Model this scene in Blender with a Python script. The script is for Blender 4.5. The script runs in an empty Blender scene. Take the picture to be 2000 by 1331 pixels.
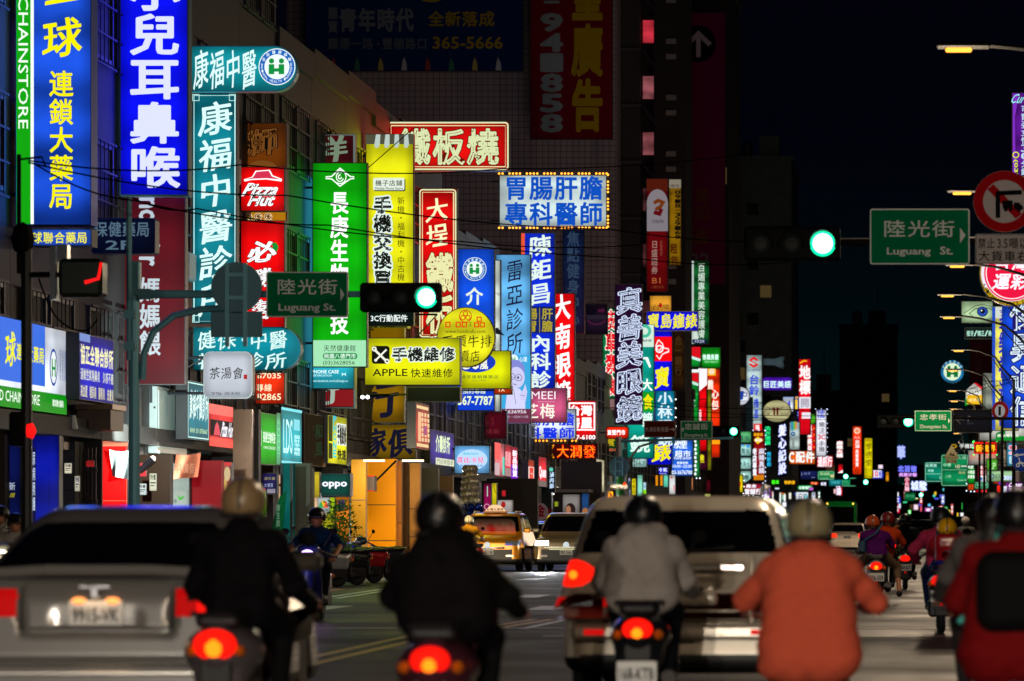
import bpy, math, random
import numpy as np
from mathutils import Vector, Matrix
random.seed(7)
R = math.radians
SC = bpy.context.scene
COL = SC.collection
# ---------------------------------------------------------------- camera, night sky, exposure
F, VX, VY, CH = 7500.0, 1780.0, 1027.0, 1.32     # focal length in photo pixels, vanishing point, lens height
cam = bpy.data.cameras.new('camera'); camo = bpy.data.objects.new('camera', cam); COL.objects.link(camo)
camo.location = (0, 0, CH); camo.rotation_euler = (R(90), 0, 0)
cam.sensor_width = 36; cam.lens = 36 * F / 2000
cam.shift_x = (1000 - VX) / 2000; cam.shift_y = (VY - 665.5) / 2000
cam.clip_start = .5; cam.clip_end = 4000
cam.dof.use_dof = True; cam.dof.focus_distance = 100; cam.dof.aperture_fstop = 2.9; cam.dof.aperture_blades = 9
SC.camera = camo
wd = bpy.data.worlds.new('World'); SC.world = wd; wd.use_nodes = True
nt = wd.node_tree; nt.nodes.clear()
out = nt.nodes.new('ShaderNodeOutputWorld'); bgn = nt.nodes.new('ShaderNodeBackground'); bg2 = nt.nodes.new('ShaderNodeBackground')
sky = nt.nodes.new('ShaderNodeTexSky'); sky.sky_type = 'NISHITA'; sky.sun_disc = False
sky.sun_elevation = R(-8); sky.sun_rotation = R(200)
tc = nt.nodes.new('ShaderNodeTexCoord'); sep = nt.nodes.new('ShaderNodeSeparateXYZ'); rmp = nt.nodes.new('ShaderNodeValToRGB')
nt.links.new(tc.outputs['Generated'], sep.inputs[0]); nt.links.new(sep.outputs['Z'], rmp.inputs['Fac'])
cr = rmp.color_ramp                                   # city glow low over the street, near black above
cr.elements[0].position = 0; cr.elements[0].color = (.0006, .0062, .0062, 1)
cr.elements[1].position = .16; cr.elements[1].color = (.001, .0005, .003, 1)
e = cr.elements.new(.055); e.color = (.0004, .0026, .0036, 1)
e = cr.elements.new(.1); e.color = (.0005, .0008, .0028, 1)
nt.links.new(rmp.outputs['Color'], bg2.inputs['Color']); bg2.inputs['Strength'].default_value = 1
nt.links.new(sky.outputs['Color'], bgn.inputs['Color']); bgn.inputs['Strength'].default_value = .01
add = nt.nodes.new('ShaderNodeAddShader')
nt.links.new(bgn.outputs[0], add.inputs[0]); nt.links.new(bg2.outputs[0], add.inputs[1]); nt.links.new(add.outputs[0], out.inputs['Surface'])
SC.view_settings.view_transform = 'Standard'; SC.view_settings.look = 'None'
SC.view_settings.exposure = 0; SC.view_settings.gamma = 1
cy = SC.cycles
cy.use_denoising = True; cy.max_bounces = 5; cy.diffuse_bounces = 2; cy.glossy_bounces = 3; cy.transmission_bounces = 3
cy.sample_clamp_indirect = 4; cy.sample_clamp_direct = 0; cy.caustics_reflective = False; cy.caustics_refractive = False

# ---------------------------------------------------------------- helpers
def lin(h):
    if not isinstance(h, str): return tuple(h)
    v = [int(h[i:i + 2], 16) / 255 for i in (0, 2, 4)]
    return tuple(c / 12.92 if c <= .04045 else ((c + .055) / 1.055) ** 2.4 for c in v)
def W(x, y, s): return Vector(((x - VX) / s, F / s, CH - (y - VY) / s))
_M = {}
def mat(col, rough=.6, metal=0., kind='', emit=0., coat=0., spec=.5):
    """procedural surface: colour with fine mottling; kind picks a bump/pattern"""
    key = ('m', col, rough, metal, kind, emit, coat, spec)
    if key in _M: return _M[key]
    m = bpy.data.materials.new('surface'); m.use_nodes = True; t = m.node_tree; b = t.nodes['Principled BSDF']
    c = lin(col)
    tcn = t.nodes.new('ShaderNodeTexCoord'); nz = t.nodes.new('ShaderNodeTexNoise')
    t.links.new(tcn.outputs['Object'], nz.inputs['Vector'])
    nz.inputs['Scale'].default_value = {'wall': .9, 'road': .5, 'cloth': 40, 'metal': 6, 'skin': 9}.get(kind, 3)
    nz.inputs['Detail'].default_value = 5
    mx = t.nodes.new('ShaderNodeMix'); mx.data_type = 'RGBA'
    k = {'wall': .45, 'road': .78, 'cloth': .75, 'paint': .95, 'skin': .85, 'metal': .8}.get(kind, .8)
    mx.inputs[6].default_value = (c[0] * k, c[1] * k, c[2] * k, 1); mx.inputs[7].default_value = (*c, 1)
    t.links.new(nz.outputs['Fac'], mx.inputs[0])
    src = mx.outputs[2]
    if kind == 'tile':
        br = t.nodes.new('ShaderNodeTexBrick'); br.offset = 0; br.inputs['Scale'].default_value = 1.25
        br.inputs['Mortar Size'].default_value = .03; br.inputs['Brick Width'].default_value = .5; br.inputs['Row Height'].default_value = .5
        mp = t.nodes.new('ShaderNodeMapping'); mp.inputs['Rotation'].default_value = (R(90), 0, 0)
        t.links.new(tcn.outputs['Object'], mp.inputs['Vector']); t.links.new(mp.outputs[0], br.inputs['Vector'])
        br.inputs['Mortar'].default_value = (c[0] * .25, c[1] * .25, c[2] * .25, 1)
        t.links.new(src, br.inputs['Color1']); t.links.new(src, br.inputs['Color2']); src = br.outputs['Color']
    t.links.new(src, b.inputs['Base Color'])
    b.inputs['Roughness'].default_value = rough; b.inputs['Metallic'].default_value = metal
    b.inputs['Specular IOR Level'].default_value = .12 if kind == 'cloth' else spec
    if kind == 'road':                                    # worn, partly polished patches
        n3 = t.nodes.new('ShaderNodeTexNoise'); n3.inputs['Scale'].default_value = .35; n3.inputs['Detail'].default_value = 4; mr = t.nodes.new('ShaderNodeMapRange'); mr.inputs[1].default_value = .35; mr.inputs[2].default_value = .65; mr.inputs[3].default_value = .5; mr.inputs[4].default_value = .72
        t.links.new(tcn.outputs['Object'], n3.inputs['Vector']); t.links.new(n3.outputs['Fac'], mr.inputs[0]); t.links.new(mr.outputs[0], b.inputs['Roughness'])
    if coat: b.inputs['Coat Weight'].default_value = coat; b.inputs['Coat Roughness'].default_value = .05
    if kind in ('cloth', 'wall', 'road', 'leaf'):
        bp = t.nodes.new('ShaderNodeBump'); bp.inputs['Strength'].default_value = .25; bp.inputs['Distance'].default_value = .01
        n2 = t.nodes.new('ShaderNodeTexNoise'); n2.inputs['Scale'].default_value = {'cloth': 12, 'wall': 8, 'road': 60}.get(kind, 20); n2.inputs['Detail'].default_value = 6
        t.links.new(tcn.outputs['Object'], n2.inputs['Vector']); t.links.new(n2.outputs['Fac'], bp.inputs['Height']); t.links.new(bp.outputs[0], b.inputs['Normal'])
    _M[key] = m; return m
def emi(col, k=1., samp=False, uneven=0., axis=''):
    """light-giving surface; uneven = brightness wander of the tubes behind a translucent panel"""
    key = ('e', col, k, samp, uneven, axis)
    if key in _M: return _M[key]
    m = bpy.data.materials.new('lit'); m.use_nodes = True; t = m.node_tree; b = t.nodes['Principled BSDF']
    c = lin(col)
    b.inputs['Base Color'].default_value = (c[0] * .12, c[1] * .12, c[2] * .12, 1); b.inputs['Roughness'].default_value = .6; b.inputs['Specular IOR Level'].default_value = .1
    b.inputs['Emission Color'].default_value = (*c, 1); b.inputs['Emission Strength'].default_value = k
    if uneven:
        tcn = t.nodes.new('ShaderNodeTexCoord'); mp = t.nodes.new('ShaderNodeMapping'); mp.inputs['Scale'].default_value = (.6, .6, 1)
        nz = t.nodes.new('ShaderNodeTexNoise'); nz.inputs['Scale'].default_value = 1.1; nz.inputs['Detail'].default_value = 2
        wv = t.nodes.new('ShaderNodeTexWave'); wv.bands_direction = 'Z'; wv.inputs['Scale'].default_value = .27; wv.inputs['Distortion'].default_value = 1.2; wv.inputs['Detail'].default_value = 0
        ad = t.nodes.new('ShaderNodeMath'); ad.operation = 'MULTIPLY_ADD'; ad.inputs[1].default_value = .32
        mr = t.nodes.new('ShaderNodeMapRange'); mr.inputs[1].default_value = .38; mr.inputs[2].default_value = .92
        mr.inputs[3].default_value = k * (1 - uneven * 1.35); mr.inputs[4].default_value = k * (1 + uneven * .55)
        t.links.new(tcn.outputs['Object'], mp.inputs[0]); t.links.new(mp.outputs[0], nz.inputs['Vector']); t.links.new(tcn.outputs['Object'], wv.inputs['Vector'])
        t.links.new(wv.outputs['Fac'], ad.inputs[0]); t.links.new(nz.outputs['Fac'], ad.inputs[2])
        t.links.new(ad.outputs[0], mr.inputs[0]); src = mr.outputs[0]
        if axis:                                              # the tubes stop short of the rim: panels dim towards their edges
            sp = t.nodes.new('ShaderNodeSeparateXYZ'); t.links.new(tcn.outputs['Generated'], sp.inputs[0])
            for q in (axis, 'Z'):
                m1 = t.nodes.new('ShaderNodeMath'); m1.operation = 'MULTIPLY_ADD'; m1.inputs[1].default_value = 2; m1.inputs[2].default_value = -1; t.links.new(sp.outputs[q], m1.inputs[0])
                m2 = t.nodes.new('ShaderNodeMath'); m2.operation = 'ABSOLUTE'; t.links.new(m1.outputs[0], m2.inputs[0])
                m3 = t.nodes.new('ShaderNodeMapRange'); m3.interpolation_type = 'SMOOTHSTEP'; m3.inputs[1].default_value = .6; m3.inputs[2].default_value = 1; m3.inputs[3].default_value = 1; m3.inputs[4].default_value = .62; t.links.new(m2.outputs[0], m3.inputs[0])
                m4 = t.nodes.new('ShaderNodeMath'); m4.operation = 'MULTIPLY'; t.links.new(src, m4.inputs[0]); t.links.new(m3.outputs[0], m4.inputs[1]); src = m4.outputs[0]
        t.links.new(src, b.inputs['Emission Strength'])
    if not samp: m.cycles.emission_sampling = 'NONE'
    _M[key] = m; return m
def glow(col, k):
    m = bpy.data.materials.new('lamp_glow'); m.use_nodes = True; t = m.node_tree; t.nodes.clear(); o = t.nodes.new('ShaderNodeOutputMaterial'); e = t.nodes.new('ShaderNodeEmission'); e.inputs[0].default_value = (*lin(col), 1); e.inputs[1].default_value = k; t.links.new(e.outputs[0], o.inputs[0]); m.cycles.emission_sampling = 'NONE'; return m
class MB:
    """collects shapes into one mesh"""
    def __init__(s): s.v = []; s.f = []; s.m = []; s.mats = []
    def mi(s, m):
        if m not in s.mats: s.mats.append(m)
        return s.mats.index(m)
    def add(s, vs, fs, m):
        o = len(s.v); s.v += [tuple(v) for v in vs]; k = s.mi(m)
        for f in fs: s.f.append([o + i for i in f]); s.m.append(k)
    def box(s, a, b, m, bev=0.):
        x0, y0, z0 = (min(p, q) for p, q in zip(a, b)); x1, y1, z1 = (max(p, q) for p, q in zip(a, b))
        if bev:
            vs = []; n = 0; e = bev
            lo, hi = (x0, y0, z0), (x1, y1, z1)
            bmv = [(x, y, z) for x in (x0, x1) for y in (y0, y1) for z in (z0, z1)]
            # chamfered box: each corner gives three vertices
            idx = {}
            for i in (0, 1):
                for j in (0, 1):
                    for k in (0, 1):
                        c = [(lo, hi)[q][d] for d, q in enumerate((i, j, k))]; g = [e if q == 0 else -e for q in (i, j, k)]
                        for d in range(3):
                            p = list(c)
                            for dd in range(3):
                                if dd != d: p[dd] += g[dd]
                            idx[(i, j, k, d)] = len(vs); vs.append(p)
            fs = []
            for d in range(3):
                u, w = (d + 1) % 3, (d + 2) % 3
                for q in (0, 1):
                    quad = []
                    for (a1, b1) in ((0, 0), (1, 0), (1, 1), (0, 1)):
                        t3 = [0, 0, 0]; t3[d] = q; t3[u] = a1; t3[w] = b1; quad.append(idx[(*t3, d)])
                    fs.append(quad if q else quad[::-1])
                for a1 in (0, 1):
                    for b1 in (0, 1):
                        t0 = [0, 0, 0]; t0[u] = a1; t0[w] = b1; t1 = list(t0); t1[d] = 1
                        fs.append([idx[(*t0, u)], idx[(*t1, u)], idx[(*t1, w)], idx[(*t0, w)]])
            for i in (0, 1):
                for j in (0, 1):
                    for k in (0, 1): fs.append([idx[(i, j, k, d)] for d in range(3)])
            s.add(vs, fs, m); return
        s.add([(x0, y0, z0), (x1, y0, z0), (x1, y1, z0), (x0, y1, z0), (x0, y0, z1), (x1, y0, z1), (x1, y1, z1), (x0, y1, z1)],
              [(3, 2, 1, 0), (4, 5, 6, 7), (0, 1, 5, 4), (1, 2, 6, 5), (2, 3, 7, 6), (3, 0, 4, 7)], m)
    def tube(s, pts, r, m, n=8, cap=True):
        pts = [Vector(p) for p in pts]; rs = r if isinstance(r, (list, tuple)) else [r] * len(pts)
        rings = []; up0 = None
        for i, p in enumerate(pts):
            d = (pts[min(i + 1, len(pts) - 1)] - pts[max(i - 1, 0)]).normalized()
            if up0 is None: up0 = Vector((0, 0, 1)) if abs(d.z) < .9 else Vector((1, 0, 0))
            u = d.cross(up0)
            if u.length < 1e-4: u = d.cross(Vector((0, 1, .1)))
            u.normalize(); w = u.cross(d)
            rings.append([p + (u * math.cos(a) + w * math.sin(a)) * rs[i] for a in (2 * math.pi * k / n for k in range(n))])
        vs = [v for rg in rings for v in rg]; fs = []
        for i in range(len(pts) - 1):
            for k in range(n): fs.append((i * n + k, i * n + (k + 1) % n, (i + 1) * n + (k + 1) % n, (i + 1) * n + k))
        if cap: fs.append(tuple(range(n - 1, -1, -1))); fs.append(tuple(range((len(pts) - 1) * n, len(pts) * n)))
        s.add(vs, fs, m)
    def lathe(s, c, axis, prof, m, n=16):
        """prof = [(along axis, radius)]"""
        a = Vector(axis).normalized(); u = a.orthogonal().normalized(); w = a.cross(u); c = Vector(c)
        vs = []; fs = []
        for (t, r) in prof:
            for k in range(n):
                q = 2 * math.pi * k / n; vs.append(c + a * t + (u * math.cos(q) + w * math.sin(q)) * r)
        for i in range(len(prof) - 1):
            for k in range(n): fs.append((i * n + k, i * n + (k + 1) % n, (i + 1) * n + (k + 1) % n, (i + 1) * n + k))
        fs.append(tuple(range(n - 1, -1, -1))); fs.append(tuple(range((len(prof) - 1) * n, len(prof) * n)))
        s.add(vs, fs, m)
    def ball(s, c, r, m, n=12, sy=1., sz=1.):
        vs = []; fs = []; h = n // 2; c = Vector(c)
        for i in range(h + 1):
            for k in range(n):
                a, b = math.pi * i / h, 2 * math.pi * k / n
                vs.append((c.x + r * math.sin(a) * math.cos(b), c.y + sy * r * math.sin(a) * math.sin(b), c.z + sz * r * math.cos(a)))
        for i in range(h):
            for k in range(n): fs.append((i * n + k, (i + 1) * n + k, (i + 1) * n + (k + 1) % n, i * n + (k + 1) % n))
        s.add(vs, fs, m)
    def prism(s, poly, d, m, side=None):
        """poly: list of Vector on the front plane (counter-clockwise seen from the front); d: vector towards the back"""
        n = len(poly); d = Vector(d)
        s.add(list(poly) + [Vector(p) + d for p in poly],
              [tuple(range(n)), tuple(range(2 * n - 1, n - 1, -1))] + [(i, i + n, (i + 1) % n + n, (i + 1) % n) for i in range(n)], m)
    def build(s, name, parent=None, loc=None, smooth=False):
        me = bpy.data.meshes.new(name)
        if loc is None: loc = parent['_o'] if parent is not None and '_o' in parent else (0, 0, 0)
        L = Vector(loc)
        me.from_pydata([Vector(v) - L for v in s.v], [], s.f)
        for m in s.mats: me.materials.append(m)
        me.polygons.foreach_set('material_index', s.m)
        if smooth: me.polygons.foreach_set('use_smooth', [True] * len(s.f))
        me.validate(); me.update()
        o = bpy.data.objects.new(name, me); COL.objects.link(o)
        if parent is not None: o.parent = parent
        else: o.location = L; o['_o'] = tuple(L)
        return o
def tag(o, label=None, cat=None, group=None, kind=None):
    if label: o['label'] = label
    if cat: o['category'] = cat
    if group: o['group'] = group
    if kind: o['kind'] = kind
    return o
def empty(name, loc, label=None, cat=None, group=None, rz=0.):
    o = bpy.data.objects.new(name, None); COL.objects.link(o); o.location = loc; o.rotation_euler.z = rz
    o['_o'] = (0., 0., 0.)                       # children of an Empty are built in its own space
    return tag(o, label, cat, group)
def copy_tree(o, parent=None):
    c = o.copy(); COL.objects.link(c)
    if parent is not None: c.parent = parent
    for ch in [q for q in bpy.data.objects if q.parent == o]: copy_tree(ch, c)
    return c

# ---------------------------------------------------------------- lettering
_cu = bpy.data.curves.new('glyph', 'FONT'); _cu.dimensions = '2D'; _cu.resolution_u = 2
_co = bpy.data.objects.new('glyph', _cu); _G = {}
def glyph(ch, off=0., ay=1.):
    """flat glyph; off thickens every stroke by that much (of the em) with round corners"""
    key = (ch, off, ay)
    if key not in _G:
        if (ch, None) not in _G:
            _cu.body = ch
            me = bpy.data.meshes.new_from_object(_co)
            _G[(ch, None)] = ([(v.co.x, v.co.y, 0.) for v in me.vertices], [tuple(p.vertices) for p in me.polygons])
            bpy.data.meshes.remove(me)
        vs, fs = _G[(ch, None)]
        if off > 0 and vs:
            seen = {}
            for f in fs:
                for a, b in zip(f, f[1:] + f[:1]): seen[(min(a, b), max(a, b))] = seen.get((min(a, b), max(a, b)), 0) + 1
            rim = [e for e, n in seen.items() if n == 1]
            vs, fs = list(vs), list(fs); q = 0
            for i in sorted({i for e in rim for i in e}):
                x, y, _ = vs[i]; o = len(vs); q = q % 9 + 1
                vs += [(x + off * math.cos(a), y + off * ay * math.sin(a), q * 4e-5) for a in (math.pi * k / 4 for k in range(8))]; fs.append(tuple(range(o, o + 8)))
            for a, b in rim:
                dx, dy = vs[b][0] - vs[a][0], vs[b][1] - vs[a][1]; l = math.hypot(dx, dy)
                if l < off * .3: continue
                nx, ny = -dy / l * off, dx / l * off; o = len(vs); q = q % 9 + 1
                vs += [(vs[i][0] + g * nx, vs[i][1] + g * ny * ay, q * 4e-5 + 2e-5) for i, g in ((a, 1), (a, -1), (b, -1), (b, 1))]; fs.append((o, o + 1, o + 2, o + 3))
        _G[key] = (vs, fs)
    return _G[key]
class Board:
    """a flat face: canvas units -> world; every item lies one thin layer above the one before"""
    def __init__(s, o, u, v, n): s.o, s.u, s.v, s.n = Vector(o), Vector(u), Vector(v), Vector(n); s.layer = 0; s.mb = MB(); s.lit = 1.
    boost = 1.
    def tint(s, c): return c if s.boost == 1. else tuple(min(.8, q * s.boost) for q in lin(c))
    def p(s, x, y, lift=0.): return s.o + s.u * x + s.v * y + s.n * lift
    def put(s, pts, faces, col):
        s.layer += 1
        k = getattr(col, 'k', None)
        m = emi(col, s.lit) if s.lit > 0 else mat(s.tint(col), .9, spec=.05)
        s.mb.add([s.p(q[0], q[1], .002 + .002 * s.layer + (q[2] * 8 if len(q) > 2 else 0)) for q in pts], faces, m)
def place(g, x0, y0, x1, y1, fit, st=''):
    vs, fs = g
    if not vs: return [], []
    if fit == 'em': bx0, bx1, by0, by1 = 0., 1., -.1, .87
    else:
        xs = [v[0] for v in vs]; ys = [v[1] for v in vs]; bx0, bx1, by0, by1 = min(xs), max(xs), min(ys), max(ys)
    res = []
    for (x, y, z) in vs:
        a = (x - bx0) / max(1e-6, bx1 - bx0); b = (y - by0) / max(1e-6, by1 - by0)
        if st == 'k': b += .16 * (a - .5) + .03 * math.sin(b * 6); a += .05 * math.sin(b * 3.1)
        if st == 'i': a += .22 * (b - .5)
        if st == 'r': res.append((x0 + b * (x1 - x0), y0 + a * (y1 - y0), z))       # turned a quarter clockwise
        else: res.append((x0 + a * (x1 - x0), y1 - b * (y1 - y0), z))
    return res, fs
def text(B, it):
    kind, s, x0, y0, x1, y1, col, b, ol, ow, st = it
    def lay(off, c):
        pts = []; fs = []
        if kind in 'vh':
            n = len(s)
            for i, ch in enumerate(s):
                if ch == ' ': continue
                if kind == 'v': q = (x0, y0 + (y1 - y0) * i / n, x1, y0 + (y1 - y0) * (i + .94) / n)
                else: q = (x0 + (x1 - x0) * i / n, y0, x0 + (x1 - x0) * (i + .95) / n, y1)
                fit = 'em' if ord(ch) > 0x2000 else 'bb'
                if fit == 'bb' and ch in '-.:~': w = (q[2] - q[0]); h = q[3] - q[1]; q = (q[0] + w * .15, q[1] + h * (.43 if ch in '-~' else .3 if ch == ':' else .86), q[2] - w * .15, q[1] + h * (.57 if ch in '-~' else .9 if ch == ':' else 1.))
                p, f = place(glyph(ch, off, .55 if st == 'k' else 1.), *q, fit, st)
                o = len(pts); pts += p; fs += [tuple(o + k for k in g) for g in f]
        else: pts, fs = place(glyph(s, off), x0, y0, x1, y1, 'bb', st)
        if pts: B.put(pts, fs, c)
    b *= .72
    if ol: lay(b + ow, ol)
    lay(b, col)
def V(s, x0, y0, x1, y1, col='ffffff', b=.02, ol=None, ow=.045, st=''): return ('v', s, x0, y0, x1, y1, col, b, ol, ow, st)
def H(s, x0, y0, x1, y1, col='ffffff', b=.02, ol=None, ow=.045, st=''): return ('h', s, x0, y0, x1, y1, col, b, ol, ow, st)
def T(s, x0, y0, x1, y1, col='ffffff', b=.012, ol=None, ow=.04, st=''): return ('t', s, x0, y0, x1, y1, col, b, ol, ow, st)
def BX(x0, y0, x1, y1, col): return ('p', [(x0, y0), (x1, y0), (x1, y1), (x0, y1)], col)
def P(pts, col): return ('p', pts, col)
def arc(cx, cy, rx, ry, a0, a1, n): return [(cx + rx * math.cos(R(a0 + (a1 - a0) * i / n)), cy + ry * math.sin(R(a0 + (a1 - a0) * i / n))) for i in range(n + 1)]
def EL(cx, cy, rx, ry, col, n=28): return ('p', arc(cx, cy, rx, ry, 0, 360, n)[:-1], col)
def rrect(x0, y0, x1, y1, r): return arc(x1 - r, y0 + r, r, r, -90, 0, 5) + arc(x1 - r, y1 - r, r, r, 0, 90, 5) + arc(x0 + r, y1 - r, r, r, 90, 180, 5) + arc(x0 + r, y0 + r, r, r, 180, 270, 5)
def RR(x0, y0, x1, y1, r, col): return ('p', rrect(x0, y0, x1, y1, r), col)
def RG(cx, cy, r0, r1, col, n=32): return ('ring', cx, cy, r0, r1, col, n)
def LN(pts, w, col): return ('l', pts, w, col)
def FR(x0, y0, x1, y1, w, col): return ('l', [(x0, y0), (x1, y0), (x1, y1), (x0, y1), (x0, y0), (x1, y0)], w, col)
def NHI(cx, cy, r):
    g = '0f8a3c'; b = '1460b4'
    its = [EL(cx, cy, r, r, 'e8f4f0', 36), RG(cx, cy, r * .68, r * .95, b, 36)]
    for k, ch in enumerate('全民健康保險'):
        a = R(-150 + 24 * k); its.append(H(ch, cx + r * .81 * math.cos(a) - r * .1, cy + r * .81 * math.sin(a) - r * .1, cx + r * .81 * math.cos(a) + r * .1, cy + r * .81 * math.sin(a) + r * .1, 'e8f4f0', .02))
    for k, ch in enumerate('NATIONAL HEALTH INSURANCE'):
        if ch == ' ': continue
        a = R(188 - 8.2 * k); its.append(H(ch, cx + r * .81 * math.cos(a) - r * .045, cy + r * .81 * math.sin(a) - r * .07, cx + r * .81 * math.cos(a) + r * .045, cy + r * .81 * math.sin(a) + r * .07, 'e8f4f0', .01))
    its += [EL(cx - r * .27, cy - r * .3, r * .14, r * .14, g), EL(cx + r * .27, cy - r * .3, r * .14, r * .14, g),
            P([(cx - r * .42, cy - r * .12), (cx - r * .12, cy - r * .12), (cx - r * .12, cy + r * .1), (cx + r * .12, cy + r * .1), (cx + r * .12, cy - r * .12), (cx + r * .42, cy - r * .12), (cx + r * .42, cy + r * .42), (cx + r * .12, cy + r * .42), (cx + r * .12, cy + r * .28), (cx - r * .12, cy + r * .28), (cx - r * .12, cy + r * .42), (cx - r * .42, cy + r * .42)], g)]
    return its
def draw(B, items):
    for it in items:
        if isinstance(it, list): draw(B, it); continue
        k = it[0]
        if k in 'vht': text(B, it)
        elif k == 'p': B.put(it[1], [tuple(range(len(it[1])))], it[2])
        elif k == 'ring':
            _, cx, cy_, r0, r1, col, n = it
            a = arc(cx, cy_, r0, r0, 0, 360, n)[:-1]; b = arc(cx, cy_, r1, r1, 0, 360, n)[:-1]
            B.put(a + b, [(i, (i + 1) % n, n + (i + 1) % n, n + i) for i in range(n)], col)
        elif k == 'l':
            _, pts, w, col = it; vs = []; fs = []
            n = len(pts)
            for i, (x, y) in enumerate(pts):
                ax, ay = pts[max(i - 1, 0)]; bx, by = pts[min(i + 1, n - 1)]
                dx, dy = bx - ax, by - ay; l = math.hypot(dx, dy) or 1
                c = 1.
                if 0 < i < n - 1:
                    d1 = math.hypot(x - ax, y - ay) or 1; d0 = ((x - ax) / d1 * dx / l + (y - ay) / d1 * dy / l); c = 1 / max(.5, d0)
                vs += [(x - dy / l * w / 2 * c, y + dx / l * w / 2 * c), (x + dy / l * w / 2 * c, y - dx / l * w / 2 * c)]
            fs = [(2 * i, 2 * i + 1, 2 * i + 3, 2 * i + 2) for i in range(n - 1)]
            B.put(vs, fs, col)
SPILL = 3.5
FL, FRT = -16., 7.          # the two building lines along the street
def outline(shape, x0, y0, x1, y1):
    w, h = x1 - x0, y1 - y0
    if shape is None: return [(x0, y0), (x1, y0), (x1, y1), (x0, y1)]
    if shape == 'el': return arc((x0 + x1) / 2, (y0 + y1) / 2, w / 2, h / 2, 0, 360, 32)[:-1]
    if shape == 'cap': return [(x0, y0)] + arc(x1 - h / 2, (y0 + y1) / 2, h / 2, h / 2, -90, 90, 16) + [(x0, y1)]
    if isinstance(shape, (int, float)): return rrect(x0, y0, x1, y1, shape)
    return shape
def board_sign(name, label, B, x0, y0, x1, y1, bg, items, lit, d, shape, cab, cat, group, br, fr, bulbs=None, uneven=.3):
    pts = outline(shape, x0, y0, x1, y1)
    lit *= 1.1; B.lit = lit
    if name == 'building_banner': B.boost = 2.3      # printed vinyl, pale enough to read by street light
    base = B.p((x0 + x1) / 2, y1); root = MB()
    front = [B.p(x, y) for x, y in pts]
    if (front[1] - front[0]).cross(front[2] - front[1]).dot(B.n) < 0: front = front[::-1]
    root.prism(front, B.n * -d, mat(cab, .5, .3, 'metal'))
    r = root.build(name, None, base); tag(r, label, cat, group)
    cx, cy_ = (x0 + x1) / 2, (y0 + y1) / 2
    kx, ky = max(.7, 1 - 2 * fr / (x1 - x0)), max(.7, 1 - 2 * fr / (y1 - y0))
    fp = MB(); ip = [B.p(cx + (x - cx) * kx, cy_ + (y - cy_) * ky, .002) for x, y in pts]
    fp.add(ip, [tuple(range(len(ip)))], emi(bg, lit, True, uneven + .08, 'X' if B.n.y < -.5 else 'Y') if lit > 0 else mat(B.tint(bg), .9, spec=.05))
    if lit > .5 and B.n.y < -.5: fp.add([q + B.n * (-d - .006) for q in ip], [tuple(range(len(ip) - 1, -1, -1))], emi(bg, lit, True, uneven + .08, 'X'))   # both sides of the box are lit
    f = fp.build('face_panel', r)
    if items:
        draw(B, items)
        if B.mb.v: B.mb.build('lettering', r)
    if br:
        k = MB(); m = mat('3a3d40', .5, .6, 'metal'); xw = FL - .3 if br < 0 else FRT + .3
        ax = B.p(x0, 0).x if br < 0 else B.p(x1, 0).x
        if abs(ax - xw) > .15:
            yy = B.p(0, 0).y + d * .5
            zt, zb = B.p(0, y0).z, B.p(0, y1).z
            hs = [zt - .12 * (zt - zb), zb + .12 * (zt - zb)] if zt - zb > .8 else [(zt + zb) / 2]
            for z in hs: k.tube([(ax, yy, z), (xw, yy, z)], .035, m, 6)
            if len(hs) == 2 and abs(ax - xw) > .5: k.tube([(ax, yy, hs[0]), (xw, yy, hs[1])], .02, m, 5)
            k.build('bracket', r)
    w_m, h_m = (x1 - x0) * B.u.length, (y1 - y0) * B.v.length
    if lit > .95 and w_m * h_m > 2.5 and B.p(0, 0).y < 230 and B.n.y < -.5:      # the tubes of a big lightbox throw coloured light on what stands by it
        l = bpy.data.lights.new('tube_light', 'AREA'); l.shape = 'RECTANGLE'; l.size = w_m; l.size_y = h_m; l.energy = SPILL * 3.14 * w_m * h_m; l.color = lin(bg)
        for sg in (1, -1):
            lo = bpy.data.objects.new('tube_light', l); COL.objects.link(lo); lo.parent = r; lo.location = B.p(cx, cy_, .2 if sg > 0 else -d - .2) - base; lo.rotation_euler = (B.n * sg).to_track_quat('-Z', 'Z').to_euler()
    if bulbs:
        bm = MB(); col, step, sides = bulbs; q = B.u.length
        mm = emi(col, 3.); rad = .045
        def row(ax_, ay_, bx_, by_):
            n = max(2, int(math.hypot(bx_ - ax_, by_ - ay_) * q / step))
            for i in range(n + 1):
                if (i * 7 + int(ax_)) % 5 == 4: continue
                p = B.p(ax_ + (bx_ - ax_) * i / n, ay_ + (by_ - ay_) * i / n, .03); bm.ball(p, rad, mm, 6)
        g = .05 / q
        if 't' in sides: row(x0, y0 - g, x1, y0 - g)
        if 'b' in sides: row(x0, y1 + g, x1, y1 + g)
        if 'r' in sides: row(x1 + g, y0, x1 + g, y1)
        if 'l' in sides: row(x0 - g, y0, x0 - g, y1)
        bm.build('bulb_string', r)
    return r
def S(label, x0, y0, x1, y1, s, bg, items=(), lit=1., d=.3, shape=None, cab='26282b', name='shop_sign', cat='sign', group=None, br=-1, fr=1.5, bulbs=None, uneven=.3):
    """sign facing down the street; corners and artwork measured on the photograph, s = pixels per metre where it hangs"""
    B = Board(W(0, 0, s), (1 / s, 0, 0), (0, 0, -1 / s), (0, -1, 0))
    return board_sign(name, label, B, x0, y0, x1, y1, bg, list(items), lit, d, shape, cab, cat, group, br, fr, bulbs, uneven)
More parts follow.
